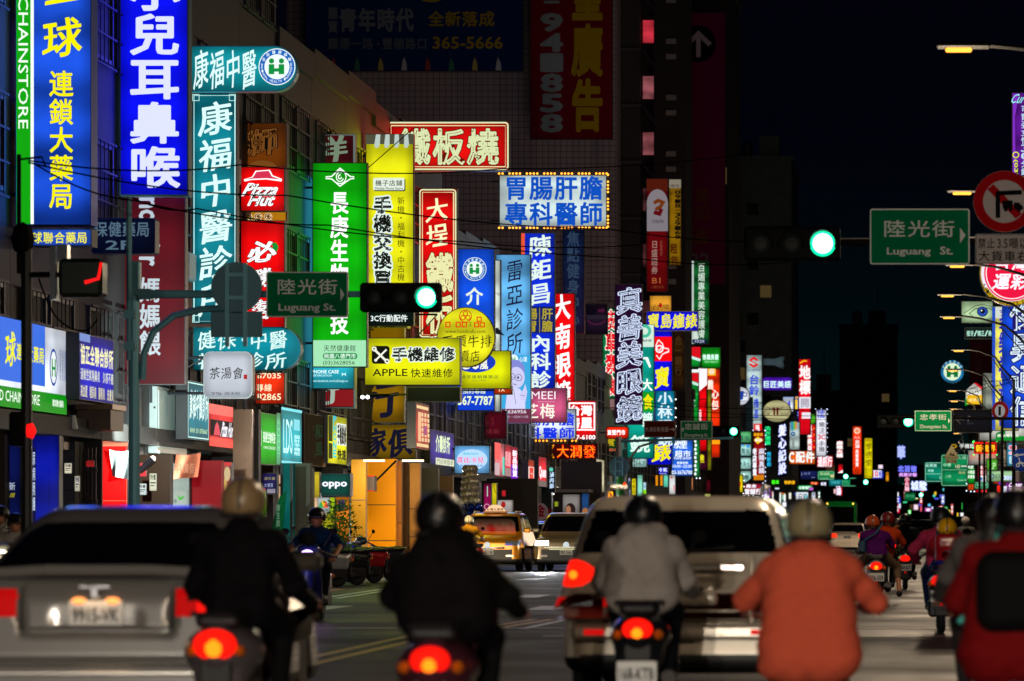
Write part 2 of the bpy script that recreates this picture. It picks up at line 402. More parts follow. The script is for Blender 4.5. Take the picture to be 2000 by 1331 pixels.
def SF(label, x0, x1, yt, yb, bg, items=(), cw=100, ch=100, lit=1., d=.25, cab='26282b', name='shopfront_sign', cat='sign', group=None, X=FL, fr=1., uneven=.25, shape=None):
    """sign flat on the left building line, from image column x0 (near end) to x1 (far end)"""
    Y0, Y1 = F * (X + d) / (x0 - VX), F * (X + d) / (x1 - VX); s0 = F / Y0
    zt, zb = CH - (yt - VY) / s0, CH - (yb - VY) / s0
    B = Board((X + d, Y0, zt), (0, (Y1 - Y0) / cw, 0), (0, 0, (zb - zt) / ch), (1, 0, 0))
    return board_sign(name, label, B, 0, 0, cw, ch, bg, list(items), lit, d, shape, cab, cat, group, 0, fr, None, uneven)
# ================================================================ ground
def sheet(name, x0, x1, y0, y1, z, m, thick=.0):
    b = MB()
    if thick: b.box((x0, y0, z - thick), (x1, y1, z), m)
    else: b.add([(x0, y0, z), (x1, y0, z), (x1, y1, z), (x0, y1, z)], [(0, 1, 2, 3)], m)
    return b
ASPH = mat('262321', .5, 0, 'road', spec=.22)
tag(sheet('road', -400, 400, -60, 2500, 0, ASPH).build('road'), kind='structure')
tag(sheet('left_pavement', -30, -13.4, 62.5, 900, .15, mat('5c5854', .6, 0, 'wall'), .3).build('left_pavement'), kind='structure')
tag(sheet('right_pavement', 4.6, 26, 58, 900, .15, mat('4c4a48', .6, 0, 'wall'), .3).build('right_pavement'), kind='structure')
WH, YE = mat('c8c8c4', .5, 0, 'wall'), mat('b88a20', .5, 0, 'wall')
mk = MB()
def strip(x0, y0, x1, y1, w, m, z=.004):
    d = Vector((x1 - x0, y1 - y0, 0)); n = Vector((-d.y, d.x, 0)).normalized() * w / 2; a, b = Vector((x0, y0, z)), Vector((x1, y1, z))
    mk.add([a + n, a - n, b - n, b + n], [(3, 2, 1, 0)] if False else [(0, 1, 2, 3)], m)
for y0, y1 in ((10, 46), (76, 420)):
    strip(-6.0, y0, -6.0, y1, .12, YE); strip(-5.7, y0, -5.7, y1, .12, YE)
strip(-5.35, 48.5, -5.05, 54, .12, YE); strip(-5.6, 48.5, -5.3, 54, .1, YE); strip(-4.96, 49, -4.83, 54, .12, WH)
strip(-12.6, 49.4, 4.2, 49.4, .22, WH); strip(-4.4, 45.8, 4.2, 45.8, .3, WH)
for k in range(5): strip(-9.4 + k * .02, 60 + k * 11, -9.4 + k * .02, 63 + k * 11, .5, WH)
for x, y in ((-5.8, 60), (-7.1, 70.2), (-2.4, 60), (-3.9, 70)): strip(x, y, x, y + 2.9, .5, WH)
strip(-10.4, 69.5, -10.8, 84, .15, WH); strip(-10.7, 69.5, -11.1, 84, .15, WH); strip(-11.6, 72, -11.9, 80, .3, mat('a05848', .6, 0, 'wall'))
for x in (-2.6, 1.0): 
    for k in range(14): strip(x, 84 + k * 10, x, 88 + k * 10, .12, WH)
tag(mk.build('road_markings'), kind='structure')

# ================================================================ buildings
TEAL = mat('5c98a6', .5, .2, 'metal'); DARK = mat('060607', .7, 0, spec=.1); POLE = mat('080808', .7, 0, 'metal', spec=.1); GALV = mat('8c9496', .45, .6, 'metal')
FRAME, PANE, BAR = mat('2c2e30', .5, .5, 'metal'), mat('0a1014', .12, 0, spec=.8), mat('1e1a1a', .6, .4, 'metal')
WALLS = ['19181d', '1d1b21', '16171b', '1a1719', '1c1c20', '171519']
SHOPS = [emi(c, k, True, .35) for c, k in (('ffd0a0', .7), ('e8f0ff', .75), ('f8e060', .6), ('ff9050', .6), ('b8fff0', .5), ('ffb0c0', .55), ('d8e8a0', .6))]
def shop_house(y0, y1, h, wall, label, fl=3.3, lit=0, X=FL, sgn=-1, grp='shop houses along the street'):
    b = MB(); m = mat(wall, .7, 0, 'tile'); xb = X + sgn * 14
    b.box((X, y0, 3.2), (xb, y1, h), m)                                     # upper floors
    b.box((X + sgn * 3.2, y0, 0.15), (xb, y1, 3.2), mat('3a3634', .7, 0, 'wall'))   # shop wall behind the arcade
    for yy in (y0 + .22, y1 - .22): b.box((X, yy - .2, .15), (X + sgn * .6, yy + .2, 3.2), m)
    b.box((X - sgn * .25, y0, 3.0), (X, y1, 3.35), mat('3c3a38', .7, 0, 'wall'))   # canopy edge
    b.box((X - sgn * .1, y0, h), (X + sgn * .3, y1, h + .7), m)
    r = b.build('shop_house', None, (X, (y0 + y1) / 2, 0)); tag(r, label, 'building', grp)
    w = (y1 - y0)
    z = 3.9
    while z + 1.5 < h:
        for k in (0, 1):
            ya, yb = y0 + w * (.1 + .42 * k), y0 + w * (.46 + .42 * k)
            f = MB(); xo = X - sgn * .06
            for a, c in (((ya, z), (yb, z + .08)), ((ya, z + 1.6), (yb, z + 1.68)), ((ya, z + .08), (ya + .08, z + 1.6)), ((yb - .08, z + .08), (yb, z + 1.6))): f.box((xo, a[0], a[1]), (X - sgn * .003, c[0], c[1]), FRAME)
            n = 6
            for i in range(1, n): f.box((X - sgn * .1, ya + (yb - ya) * i / n - .012, z - .1), (X - sgn * .12, ya + (yb - ya) * i / n + .012, z + 1.7), BAR)
            for zz in (z - .1, z + .5, z + 1.1, z + 1.7): f.box((X - sgn * .125, ya - .05, zz - .02), (X - sgn * .095, yb + .05, zz + .02), BAR)
            fo = f.build('window', r)
            p = MB(); p.box((X - sgn * .003, ya + .08, z + .08), (X - sgn * .02, yb - .08, z + 1.6), PANE); p.build('pane', fo)
        z += fl
    d = MB(); xs = X + sgn * 3.2
    if lit: d.box((xs, y0 + .3, .2), (xs - sgn * .03, y1 - .3, 2.85), SHOPS[int(y0 * 7) % 7])
    else:
        d.box((xs, y0 + .6, .2), (xs - sgn * .03, y1 - .6, 2.7), mat('30302e', .5, .5, 'metal'))
    d.build('shop_front', r)
    return r
desc = ['four storey tiled shop house with grilled windows', 'narrow grey shop house with barred windows', 'brownish shop house behind crowded signs', 'dark tiled shop house with a shaded arcade']
y = 63.0; k = 0
while y < 262:
    w = 5.2 + (k * 37 % 5) * .25
    h = 17.5 if y < 95 else 13.2 if y < 126 else 11 if y < 150 else 8.6
    shop_house(y, y + w - .02, h + (k % 3) * .15, WALLS[k % 6], 'dark tiled shop house with barred windows behind the crowded left signs', lit=(k % 5 != 2))
    y += w; k += 1
y = 262
while y < 560:
    shop_house(y, y + 8.9, 9.5 + (k * 13 % 5) * 1.1, WALLS[k % 6], 'dark low shop house far along the left of the street', lit=(k % 2), grp='far shop houses on the left'); y += 9; k += 1
y = 150
while y < 480:
    shop_house(y, y + 8.9, 9.5 + (k * 13 % 5) * .6, WALLS[k % 6], 'unlit shop house along the dark right side', lit=(k % 2), X=FRT, sgn=1, grp='shop houses on the right'); y += 9; k += 1
def block(name, label, x0, x1, ytop, s, depth, col, kind='tile'):
    a, c = W(x0, ytop, s), W(x1, ytop, s)
    b = MB(); b.box((a.x, a.y, 0), (c.x, a.y + depth, a.z), mat(col, .75, 0, kind)); b.box((a.x - .2, a.y - .15, a.z), (c.x + .2, a.y + depth, a.z + .5), mat(col, .75, 0, 'wall'))
    o = tag(b.build(name, None, ((a.x + c.x) / 2, a.y + depth / 2, 0)), label, 'building'); w_ = c.x - a.x
    b = MB(); b.lathe((a.x + w_ * .3, a.y + 3, a.z + .5), (0, 0, 1), [(0, w_ * .09), (w_ * .22, w_ * .09), (w_ * .26, w_ * .03)], mat('505458', .5, .5, 'metal'), 12); b.box((a.x + w_ * .5, a.y + 1, a.z + .5), (a.x + w_ * .8, a.y + 6, a.z + 2.8), mat(col, .75, 0, 'wall')); b.tube([(a.x + w_ * .66, a.y + 3, a.z + 2.8), (a.x + w_ * .66, a.y + 3, a.z + 6.5)], .06, DARK, 5); b.build('rooftop', o)
    if kind == 'wall':                                    # a few windows, each its own part
        rw = random.Random(int(x0))
        for i in range(9):
            x = a.x + w_ * rw.choice((.2, .4, .6, .8)); z = CH + (a.z - CH) * (.25 + .075 * i)
            b = MB(); b.box((x - .6, a.y - .03, z), (x + .6, a.y - .004, z + 1.3), emi('b09058', .12) if i in (2, 5) else mat('0c1014', .5, 0, spec=.2)); b.box((x - .7, a.y - .14, z - .12), (x + .7, a.y - .004, z - .01), mat(col, .7)); b.build('window', o)
    return o
t1 = block('apartment_block', 'tall tiled apartment block whose blank end wall carries the blue and red banners', 560, 1204, -150, 29.6, 30, 'b2a2ae')
mb = MB()                                                                  # stair tower beside it
A = W(1204, -150, 29.2); Bq = W(1338, 0, 29.2)
mb.box((A.x, A.y, 0), (W(1250, 0, 29.2).x, A.y + 8, A.z), mat('3c3438', .8, 0, 'wall')); mb.box((W(1276, 0, 29.2).x, A.y + .4, 0), (Bq.x, A.y + 8, A.z), mat('2a1c22', .8, 0, 'wall'))
mb.box((W(1250, 0, 29.2).x, A.y + 1.4, 0), (W(1276, 0, 29.2).x, A.y + 8, A.z), mat('1c1418', .8, 0, 'wall'))
tw = mb.build('stair_tower', None, (A.x, A.y, 0)); tag(tw, 'dark open stair tower with red lit landings beside the tiled end wall', 'building')
for k in range(9):
    yy = -75 + k * 110
    p = W(1253, yy, 29.2); q = W(1275, yy + 44, 29.2)
    if k < 7:
        w_ = MB(); w_.box((p.x, A.y + 1.38, p.z), (q.x, A.y + 1.3, q.z), emi('c83040' if k < 2 else 'b06068', (.9, .9, .6, .5, .12, .12, .1)[k], uneven=.6))
        wo = w_.build('lit_landing', tw)
        g = MB(); 
        for i in range(4): g.box((p.x + (q.x - p.x) * (i + .5) / 4 - .02, A.y + 1.1, q.z - .1), (p.x + (q.x - p.x) * (i + .5) / 4 + .02, A.y + 1.14, p.z), BAR)
        g.box((p.x, A.y + 1.08, q.z - .1), (q.x, A.y + 1.16, q.z), mat('a04048', .6)); g.build('railing', wo)
    sl = MB(); a, c = W(1252, yy + 60, 29.2), W(1296, yy + 118, 29.2)
    sl.tube([(a.x, A.y - .1, a.z), (c.x, A.y - .1, c.z)], .09, mat('403848', .7), 4); sl.box((W(1212, 0, 29.2).x, A.y - .3, a.z), (a.x, A.y, a.z - .15), mat('4a4650', .7)); sl.build('stair_flight', tw)
    bd = MB(); a, c = W(1300, yy + 40, 29.2), W(1320, yy + 50, 29.2); bd.box((a.x, A.y + .2, a.z), (c.x, A.y + .4, c.z), mat('8a8288', .7)); a, c = W(1300, yy + 70, 29.2), W(1320, yy + 80, 29.2); bd.box((a.x, A.y + .2, a.z), (c.x, A.y + .4, c.z), mat('8a8288', .7)); bd.build('pale_band', tw)
block('tower_block', 'dark tower block wearing the magenta banner', 1326, 1424, -40, 25, 20, '2c2426', 'wall')
block('tower_block', 'tall bare grey green tower wall rising over the mid distance signs', 1420, 1546, 314, 18, 26, '70807c', 'wall')
block('tower_block', 'dark block with a purple tint behind the tall white phone sign', 1548, 1640, 770, 14, 20, '403848', 'wall')
block('tower_block', 'very dark tall block behind the orange red flower sign', 1640, 1752, 640, 12, 20, '20222a', 'wall')
block('tower_block', 'low far dark block closing the end of the street', 1752, 1900, 950, 8, 20, '1c2024', 'wall')

# ================================================================ posts, lamps, signals
def lamp(x, y, s, label, px=4.2, first=[None]):
    """sodium street lamp: lamp head at image point (x, y)"""
    h = W(x, y, s)
    r = empty('street_lamp', (px, h.y, 0.15), label, 'street lamp', 'street lamps along the right kerb')
    o = Vector((px, h.y, .15)); t = h - o
    b = MB(); b.tube([(0, 0, 0), (0, 0, t.z - 1.2)], [.09, .06], POLE, 8); b.build('post', r)
    b = MB(); b.tube([(0, 0, t.z - 1.25), (-.5, 0, t.z - .7), (t.x * .35, 0, t.z - .3), (t.x * .65, 0, t.z - .06), (t.x + .3, 0, t.z + .03)], [.05, .05, .045, .04, .04], POLE, 6); b.tube([(0, 0, t.z - 1.6), (t.x * .4, 0, t.z - .38)], .02, POLE, 5); b.build('arm', r)
    b = MB(); b.box((t.x - .45, -.16, t.z - .02), (t.x + .35, .16, t.z + .06), POLE, .02); b.build('lamp_head', r)
    b = MB(); b.box((t.x - .32, -.13, t.z - .07), (t.x + .08, .13, t.z - .022), LAMPG, .02); b.build('lamp_glass', r)
    l = bpy.data.lights.new('lamp_light', 'POINT'); l.energy = LAMP_W; l.color = (1, .76, .52); l.shadow_soft_size = .2
    lo = bpy.data.objects.new('lamp_light', l); COL.objects.link(lo); lo.parent = r; lo.location = (t.x - .15, 0, t.z - .85)
    return r
LAMP_W = 1250; LAMPG = glow('ffac40', 2.2)
near = 'curved arm street lamp on the right, %s from the top of the picture'
for k, (x, y, s) in enumerate(((1888, 92, 130), (1890, 374, 91), (1878, 518, 70.7), (1858, 576, 62.6), (1860, 619, 56.7), (1878, 684, 47.6), (1866, 723, 42.2), (1865, 763, 36.7), (1868, 783, 33.9), (1868, 799, 31.7), (1871, 846, 25), (1873, 877, 20.8))):  # last two lamps added to lighten the far tower block
    lamp(x, y, s, near % ('first', 'second', 'third', 'fourth', 'fifth', 'sixth', 'seventh', 'eighth', 'ninth', 'tenth', 'added eleventh', 'added twelfth')[k])
for yy in (33, 8, -14):
    r = lamp(VX + 1.2 * F / 30, VY - 7.2 * F / 30, F / 30, 'street lamp beside the near lanes, above the frame'); r.location.y = yy
GREENL = emi('7cffd8', 7., True); GRIM = emi('08e8a0', 1.6)
def signal(x, y, s, label, r_px, side=-1, post_x=None, on=2):
    """horizontal three-lamp traffic signal; (x, y) = lit green lamp, r_px its radius"""
    c = W(x, y, s); r = r_px / s; g = r * 3.05
    o = empty('traffic_signal', c, label, 'traffic light', 'overhead traffic signals')
    b = MB(); b.box((-2 * g - r * 1.6, 0, -r * 1.7), (r * 1.7, r * 1.3, r * 1.7), DARK, r * .3); b.build('housing', o)
    for k in range(3):
        cx = -g * (2 - k)
        v = MB(); n = 14
        vs = []; fs = []
        for i in range(n + 1):
            a = R(-20 + 220 * i / n)
            for rr in (r * 1.22, r * 1.32):
                for yy in (0, -r * 1.5 if 0 < i < n else -r * .8): vs.append((cx + rr * math.cos(a), yy, rr * math.sin(a)))
        for i in range(n):
            p, q = i * 4, i * 4 + 4
            fs += [(p, p + 1, q + 1, q), (p + 2, q + 2, q + 3, p + 3), (p + 1, p + 3, q + 3, q + 1)]
        v.add(vs, fs, DARK); v.build('visor', o)
        l = MB(); l.lathe((cx, -.005, 0), (0, -1, 0), [(0, r), (r * .1, r * .95), (r * .22, r * .6), (r * .28, .01)], GREENL if k == on else mat('06100e', .55, 0, spec=.2), 20)
        if k == on: l.lathe((cx, -.002, 0), (0, -1, 0), [(0, r * 1.28), (.003, r * 1.05)], GRIM, 20)
        l.build('lens', o)
    return o
def sign_plate(label, x0, y0, x1, y1, s, bg, items, border=None, shape=5, cat='road sign', name='street_name_sign', lit=0., **k):
    its = ([('l', rrect(x0 + 1.5, y0 + 1.5, x1 - 1.5, y1 - 1.5, max(.5, (shape or 4) - 1)) + [(x1 - (shape or 4), y0 + 1.5)], border[1], border[0])] if border else []) + items
    return S(label, x0, y0, x1, y1, s, bg, its, lit=lit, d=.05, shape=shape, name=name, cat=cat, br=0, fr=.2, cab='8a8c8c', **k)  # plates with lit above zero emit in place of reflected headlights
GRN = '047048'
# left mast with signal
px_ = W(262, 0, 125).x
r = empty('traffic_mast', (px_, 60, 0), 'blue grey traffic mast with a bent brace and long arm at the left corner', 'traffic mast')
b = MB(); b.tube([(0, 0, 0), (0, 0, 5.4)], [.095, .085], TEAL, 12); b.tube([(-.06, -.1, 3.9), (-.06, -.1, 6.45)], .045, TEAL, 8); b.box((-.13, -.16, 4.55), (.05, .1, 4.68), TEAL); b.box((-.13, -.16, 4.05), (.05, .1, 4.18), TEAL); b.box((-.1, -.09, 4.9), (.1, .09, 5.45), TEAL, .02); b.build('post', r)
b = MB(); za = CH + 452 / 125; b.tube([(.08, 0, za), (1.2, 0, za), (4.5, 0, za)], [.07, .06, .045], TEAL, 8); b.box((.08, -.09, za - .08), (.28, .09, za + .08), TEAL); b.build('arm', r)
b = MB(); b.tube([(.13, 0, 3.6), (.15, 0, 4.0), (.3, 0, 4.35), (.62, 0, 4.6), (1.05, 0, 4.7), (1.4, 0, 4.72), (1.6, 0, za - .06)], .055, TEAL, 8); b.build('brace', r)
def sign_back(label, x, y, rp, s, sq=None):
    c = W(x, y, s); q = rp / s; o = empty('round_road_sign', c, label, 'road sign')
    b = MB(); b.lathe((0, 0, 0), (0, 1, 0), [(0, q), (.02, q)], mat('4a7482', .6, .2, 'metal'), 32); b.build('disc', o)
    b = MB()
    for dx in (-.35, .35): b.box((dx * q - .03, -.06, -2.3 * q if sq else -q), (dx * q + .03, -.002, q * .95), GALV if sq is None else TEAL)
    for dz in (-.4, .5): b.box((-q * .4, -.05, dz * q - .03), (q * .4, -.003, dz * q + .03), TEAL)
    b.build('clamp_frame', o)
    if sq: 
        b = MB(); w, h, dz = sq; b.box((-w / 2, 0, dz - h / 2), (w / 2, .025, dz + h / 2), mat('4a7482', .6, .2, 'metal'), .01); b.build('lower_plate', o)
    return o
sign_back('round road sign back over a square plate on the left mast arm', 462, 562, 50, 126, (.8, .4, -.57))
sign_plate('green street name plate with a right arrow on the left mast', 520, 531, 680, 620, 125.6, '046a42', [H('陸光街', 540, 545, 662, 576, 'c8d0cc', .012), T('Luguang St.', 544, 593, 656, 612, 'c8d0cc', .03), P([(665, 563), (673, 576), (665, 589)], 'c8d0cc')], ('c0c8c4', 2))
signal(833, 581, 125.6, 'traffic signal with its green lamp lit, at the end of the left mast arm', 17)
# near black pole with side signal
pb = W(52, 0, 150)
r = empty('traffic_pole', (pb.x, 50, 0), 'thick black pole at the left edge carrying sideways signals and wires', 'traffic pole')
b = MB(); b.tube([(0, 0, 0), (0, 0, CH + 565 / 150)], [.075, .07], mat('14171a', .5, .3, 'metal'), 10); b.tube([(-.1, 0, 4.6), (-.1, 0, CH + 725 / 150)], .03, DARK, 6); b.tube([(-.1, 0, CH + 715 / 150), (.2, 0, CH + 720 / 150), (.25, 0, CH + 700 / 150)], .015, DARK, 5); b.ball((-.05, 0, CH + 560 / 150), .16, DARK, 8, sz=1.4); b.build('post', r)
b = MB(); b.box((-.2, -.15, CH + 155 / 150), (.0, .15, CH + 222 / 150), DARK, .03); b.build('pedestrian_signal_housing', r)
b = MB(); b.lathe((.02, 0, CH + 185 / 150), (1, 0, 0), [(0, .11), (.06, .1), (.1, .02)], emi('f01010', 1.6), 12); b.build('red_lens_glow', r)
b = MB(); b.box((.45, -.2, CH + 445 / 150), (1.02, .2, CH + 520 / 150), mat('0a2016', .4, .2, 'metal'), .05); b.tube([(0, 0, CH + 490 / 150), (.45, 0, CH + 490 / 150)], .04, DARK, 6); b.build('side_signal_housing', r)
b = MB(); b.tube([(1.0, -.16, CH + 512 / 150), (.97, -.19, CH + 480 / 150), (.8, -.21, CH + 473 / 150)], .025, emi('f01818', 1.3), 6); b.build('red_lens_glow', r)  # thin glowing curve paints the red reflection on the signal's edge
b = MB(); b.box((.33, -.12, CH + 440 / 150), (.4, .1, CH + 545 / 150), mat('8a9098', .3, .8, 'metal')); b.box((.42, -.1, CH + 515 / 150), (.55, .1, CH + 548 / 150), mat('a8aeb4', .25, .9, 'metal')); b.build('back_plate', r)
# right overhead mast
r = empty('traffic_mast', (3.4, 53.6, 0), 'dark overhead mast arm reaching in from the right edge', 'traffic mast')
b = MB(); b.tube([(0, 0, 0), (0, 0, 5.8)], .1, DARK, 10); b.build('post', r); b = MB(); b.tube([(0, .2, CH + 560 / 140), (-4.9, .2, CH + 556 / 140)], [.07, .05], DARK, 8); b.build('arm', r)
signal(1607, 476, 140, 'big traffic signal glowing green against the dark sky', 20)
sign_plate('green street name plate with a right arrow under the upper right dark sky', 1699, 408, 1894, 517, 141, GRN, [H('陸光街', 1724, 430, 1868, 464, 'd0d8d4', .012), T('Luguang', 1732, 484, 1818, 502, 'd0d8d4', .03), T('St.', 1836, 482, 1861, 498, 'd0d8d4', .03), P([(1875, 445), (1886, 460), (1875, 476)], 'd0d8d4')], ('d0d8d4', 2.4), shape=5)
sign_plate('round red banned right turn lorry sign over a white text plate', 1901, 334, 2023, 454, 142, 'a80c14', [EL(1962, 394, 42, 42, 'b8b0b0', 36), P([(1928, 370), (1940, 360), (1996, 418), (1984, 428)], 'a80c14'), LN([(1949, 426), (1949, 378), (1996, 376)], 9, '0c0c0e'), BX(1958, 392, 1978, 408, '0c0c0e'), P([(1980, 396), (1990, 396), (1998, 404), (1998, 410), (1980, 410)], '0c0c0e'), EL(1964, 410, 4, 4, '0c0c0e', 10), EL(1974, 410, 4, 4, '0c0c0e', 10), EL(1990, 411, 4, 4, '0c0c0e', 10)], shape='el', name='round_road_sign')
sign_plate('white plate of black lorry rules under the round red sign', 1905, 457, 2040, 516, 142, 'b0a8a6', [H('禁止', 1910, 465, 1944, 486, '141214', .012), T('3.5', 1948, 467, 1968, 485, '141214', .012), H('噸以上', 1970, 464, 2030, 487, '141214', .012), H('大貨車右轉', 1910, 490, 2036, 511, '141214', .012)], ('282428', 1.2), shape=4, name='road_sign_plate')
# second crossing
p2 = W(1209, 0, 43)
r = empty('traffic_mast', (p2.x, F / 43, 0.15), 'pale grey traffic mast with a curved brace, beside the purple neon sign', 'traffic mast')
b = MB(); b.tube([(0, 0, 0), (0, 0, 5.2)], .13, mat('9aa4a2', .45, .5, 'metal'), 8); b.build('post', r)
b = MB(); b.tube([(.0, 0, 5.0), (5.2, 0, 5.15)], .07, TEAL, 6); b.tube([(.3, 0, 3.1), (.35, 0, 4.0), (.9, 0, 4.75), (1.7, 0, 5.0)], .06, GALV, 6); b.build('arm', r)
sign_back('pale back of a round road sign on the grey mast beside the neon sign', 1209, 912, 20, 43.3, (1.0, .35, -.85))
sign_plate('brown tourist direction plate with white characters and a right arrow', 1258, 822, 1320, 855, 43.2, '4a1c10', [H('大湳形象商圈', 1260, 834, 1306, 844, 'b0a098', .012), LN([(1307, 839), (1316, 839)], 2, 'b0a098'), P([(1314, 835), (1319, 839), (1314, 843)], 'b0a098')], ('907c70', .8), shape=None)
sign_plate('green street name plate with a left arrow beside the brown plate', 1329, 822, 1392, 858, 43.1, '0c7438', [H('忠誠街', 1337, 827, 1384, 840, 'd4dcd0', .012), T('Zhongcheng St.', 1336, 847, 1383, 855, 'd4dcd0', .02), P([(1335, 834), (1331, 839), (1335, 844)], 'd4dcd0')], ('c8d0c0', 1), shape=1.5)
signal(1433, 843, 43, 'green lit signal beyond the second green street name plate', 6.5)
b = MB(); q = W(1193, 975, 60); r = empty('pedestrian_signal', (q.x, q.y, .15), 'small pedestrian signal with amber digits over a green figure', 'traffic light')
b.tube([(0, .05, 0), (0, .05, q.z + .6)], .05, GALV, 6); b.build('post', r); b = MB(); b.box((-.14, -.08, q.z - .45), (.14, .04, q.z + .3), DARK, .02); b.build('housing', r)
bb = Board((q.x - .12, q.y - .085, q.z + .27), (.01, 0, 0), (0, 0, -.01), (0, -1, 0)); bb.lit = 1.6; draw(bb, [H('52', 2, 2, 22, 26, 'ffb020', .06, 'f04008', .05), EL(12, 48, 8, 9, '30f0c0', 12)]); o_ = bb.mb.build('digits', None, (q.x, q.y, .15)); o_.parent = r; o_.location = (0, 0, 0); del o_['_o']
# third crossing and the far masts
sign_plate('green street name plate with a right arrow standing alone near the lamps', 1786, 802, 1859, 843, 55, '0a8048', [H('忠孝街', 1796, 809, 1850, 821, 'd4e0d4', .012), T('Zhongxiao St.', 1796, 830, 1850, 839, 'd4e0d4', .02), P([(1852, 817), (1856, 822), (1852, 828)], 'd4e0d4')], ('d0dcd0', 1), shape=1.5)
signal(1774, 824, 54, 'green lit signal left of the lone green street name plate', 8)
r = empty('traffic_mast', (4.4, F / 54.5, .15), 'dark right hand mast holding the lone green street name plate', 'traffic mast')
b = MB(); b.tube([(0, 0, 0), (0, 0, 5.4)], .09, DARK, 8); b.tube([(0, .1, 5.0), (-5, .1, 5.05)], .06, DARK, 6); b.build('post', r)
sign_plate('dark navy parking direction board with a pale left arrow', 1862, 800, 1938, 846, 40, '080c18', [LN([(1866, 820), (1884, 820)], 2, '60584c'), LN([(1878, 814), (1868, 820), (1876, 828)], 1.6, '60584c'), T('P', 1890, 813, 1897, 824, '70747c', .02), H('停車場', 1888, 826, 1902, 829, '50545c', .0)], shape=None, lit=.5, name='direction_board')
sign_plate('yellow triangle school crossing sign over a small plate', 1843, 869, 1874, 896, 52, 'a08858', [P([(1854, 890), (1857, 884), (1860, 890)], '201810'), P([(1859, 891), (1862, 885), (1865, 891)], '201810')], shape=[(1843, 896), (1858.5, 869), (1874, 896)], lit=.8, name='warning_sign')
sign_plate('small plate of dark characters under the yellow triangle', 1847, 896.5, 1869, 905, 52, 'a08858', [H('當心兒童', 1849, 898, 1868, 904, '302818', .02)], shape=None, lit=.8, name='road_sign_plate')
sign_plate('round blue scooter turn sign with a pale left arrow at the right edge', 1976, 876, 2016, 922, 60, '0c2c70', [LN([(1982, 890), (2008, 887)], 3, 'a09888'), P([(1980, 890), (1987, 885), (1988, 894)], 'a09888'), RG(1988, 909, 2, 4, 'a09888', 12), RG(2000, 908, 2, 4, 'a09888', 12), LN([(1988, 906), (1994, 904), (1998, 906)], 4, 'a09888'), LN([(1992, 904), (1990, 894)], 2, 'a09888')], shape='el', lit=.6, name='round_road_sign')
sign_plate('round red no entry style sign half behind the blue telecom sign', 1937, 784, 1970, 822, 44, '8a1018', [EL(1953, 803, 10, 12, 'b0b0b0', 24), BX(1950, 794, 1955, 812, '101010')], shape='el', lit=.5, name='round_road_sign')
sign_plate('large cyan green motorway board beyond the school sign', 1806, 903, 1860, 942, 26.5, '0a8a6c', [LN([(1808, 926), (1858, 926)], .8, 'a0e0c8'), H('北興路', 1808, 906, 1830, 913, 'b0f0dc', .02), LN([(1812, 910), (1808, 910)], 1, 'b0f0dc'), H('桃園', 1812, 917, 1824, 922, 'b0f0dc', .02), H('中壢', 1834, 930, 1850, 938, 'b0f0dc', .0)], ('90e0c0', .8), shape=None, lit=.9, name='direction_board')
sign_plate('large green district board with pale place names behind the school sign', 1838, 888, 1891, 950, 27, '0c8850', [LN([(1839, 918), (1890, 918)], .7, '90dcb0'), H('大湳', 1868, 891, 1888, 898, 'a8e8c0', .0), H('中壢', 1842, 905, 1858, 912, 'a8e8c0', .02), T('145', 1866, 908, 1875, 915, 'e0d8b0', .03), LN([(1877, 911), (1888, 911)], 2.4, 'd8e0d0'), H('八德', 1846, 928, 1858, 934, 'a8e8c0', .0), H('南崁', 1872, 921, 1886, 926, 'd8c890', .0), T('Nankan Rd', 1870, 936, 1888, 940, 'a8e8c0', .0)], ('90dcb0', .8), shape=None, lit=.9, name='direction_board')
sign_plate('small green board under the narrow green sign on the right', 1903, 941, 1931, 955, 27.2, '0c8850', [H('國際二路', 1908, 945, 1928, 950, 'b8f0d0', .0)], ('90dcb0', .8), shape=None, lit=.9, name='direction_board')
sign_plate('navy direction board of thin arrows in the mid distance', 1563, 920, 1596, 937, 21, '141c50', [T('P', 1579, 923, 1583, 928, '8090c0', .0), LN([(1566, 930), (1566, 923)], 1, '8090c0'), H('停車', 1570, 923, 1577, 928, '8090c0', .0), LN([(1585, 933), (1592, 933)], 1, '8090c0')], shape=None, lit=.9, name='direction_board')
sign_plate('green direction board with pale route box left of the cyan one', 1597, 920, 1630, 938, 20.5, '0a8a48', [H('高城路', 1601, 923, 1621, 929, 'd8e8b8', .0), BX(1622, 927, 1629, 933, 'd0c890'), T('Guocheng Rd', 1602, 933, 1618, 936, 'b0e0c0', .0)], ('90dcb0', .7), shape=None, lit=.9, name='direction_board')
sign_plate('cyan strip board below the pair of green direction boards', 1619, 936, 1645, 950, 18, '0a8088', [H('停車場', 1623, 940, 1640, 946, '60c0c0', .0)], shape=None, lit=.9, name='direction_board')
sign_plate('dim green wide board beside the small far green signal', 1644, 933, 1673, 951, 17, '0a8850', [LN([(1648, 941), (1656, 941)], .8, '70d0a0'), LN([(1648, 946), (1668, 946)], .8, '50b080')], ('70d0a0', .7), shape=None, lit=.9, name='direction_board')
sign_plate('small dark green far board above the lilac and pink lights', 1766, 962, 1788, 979, 13, '06703c', [H('環中路', 1769, 966, 1786, 972, '58b080', .0)], shape=3, lit=.8, name='direction_board')
for k, (x, y, s, rp) in enumerate(((1652, 931, 20, 4), (1691, 942, 18, 4), (1831, 917, 20, 4.2), (1862, 944, 17, 4.2), (1799, 967, 12, 3.4))):
    signal(x, y, s, ('far green lit signal above the dark bus', 'far green lit signal below the yellow brush sign', 'far green lit signal in front of the cyan motorway board', 'far green lit signal under the green district board', 'farthest green lit signal near the vanishing point')[k], rp)
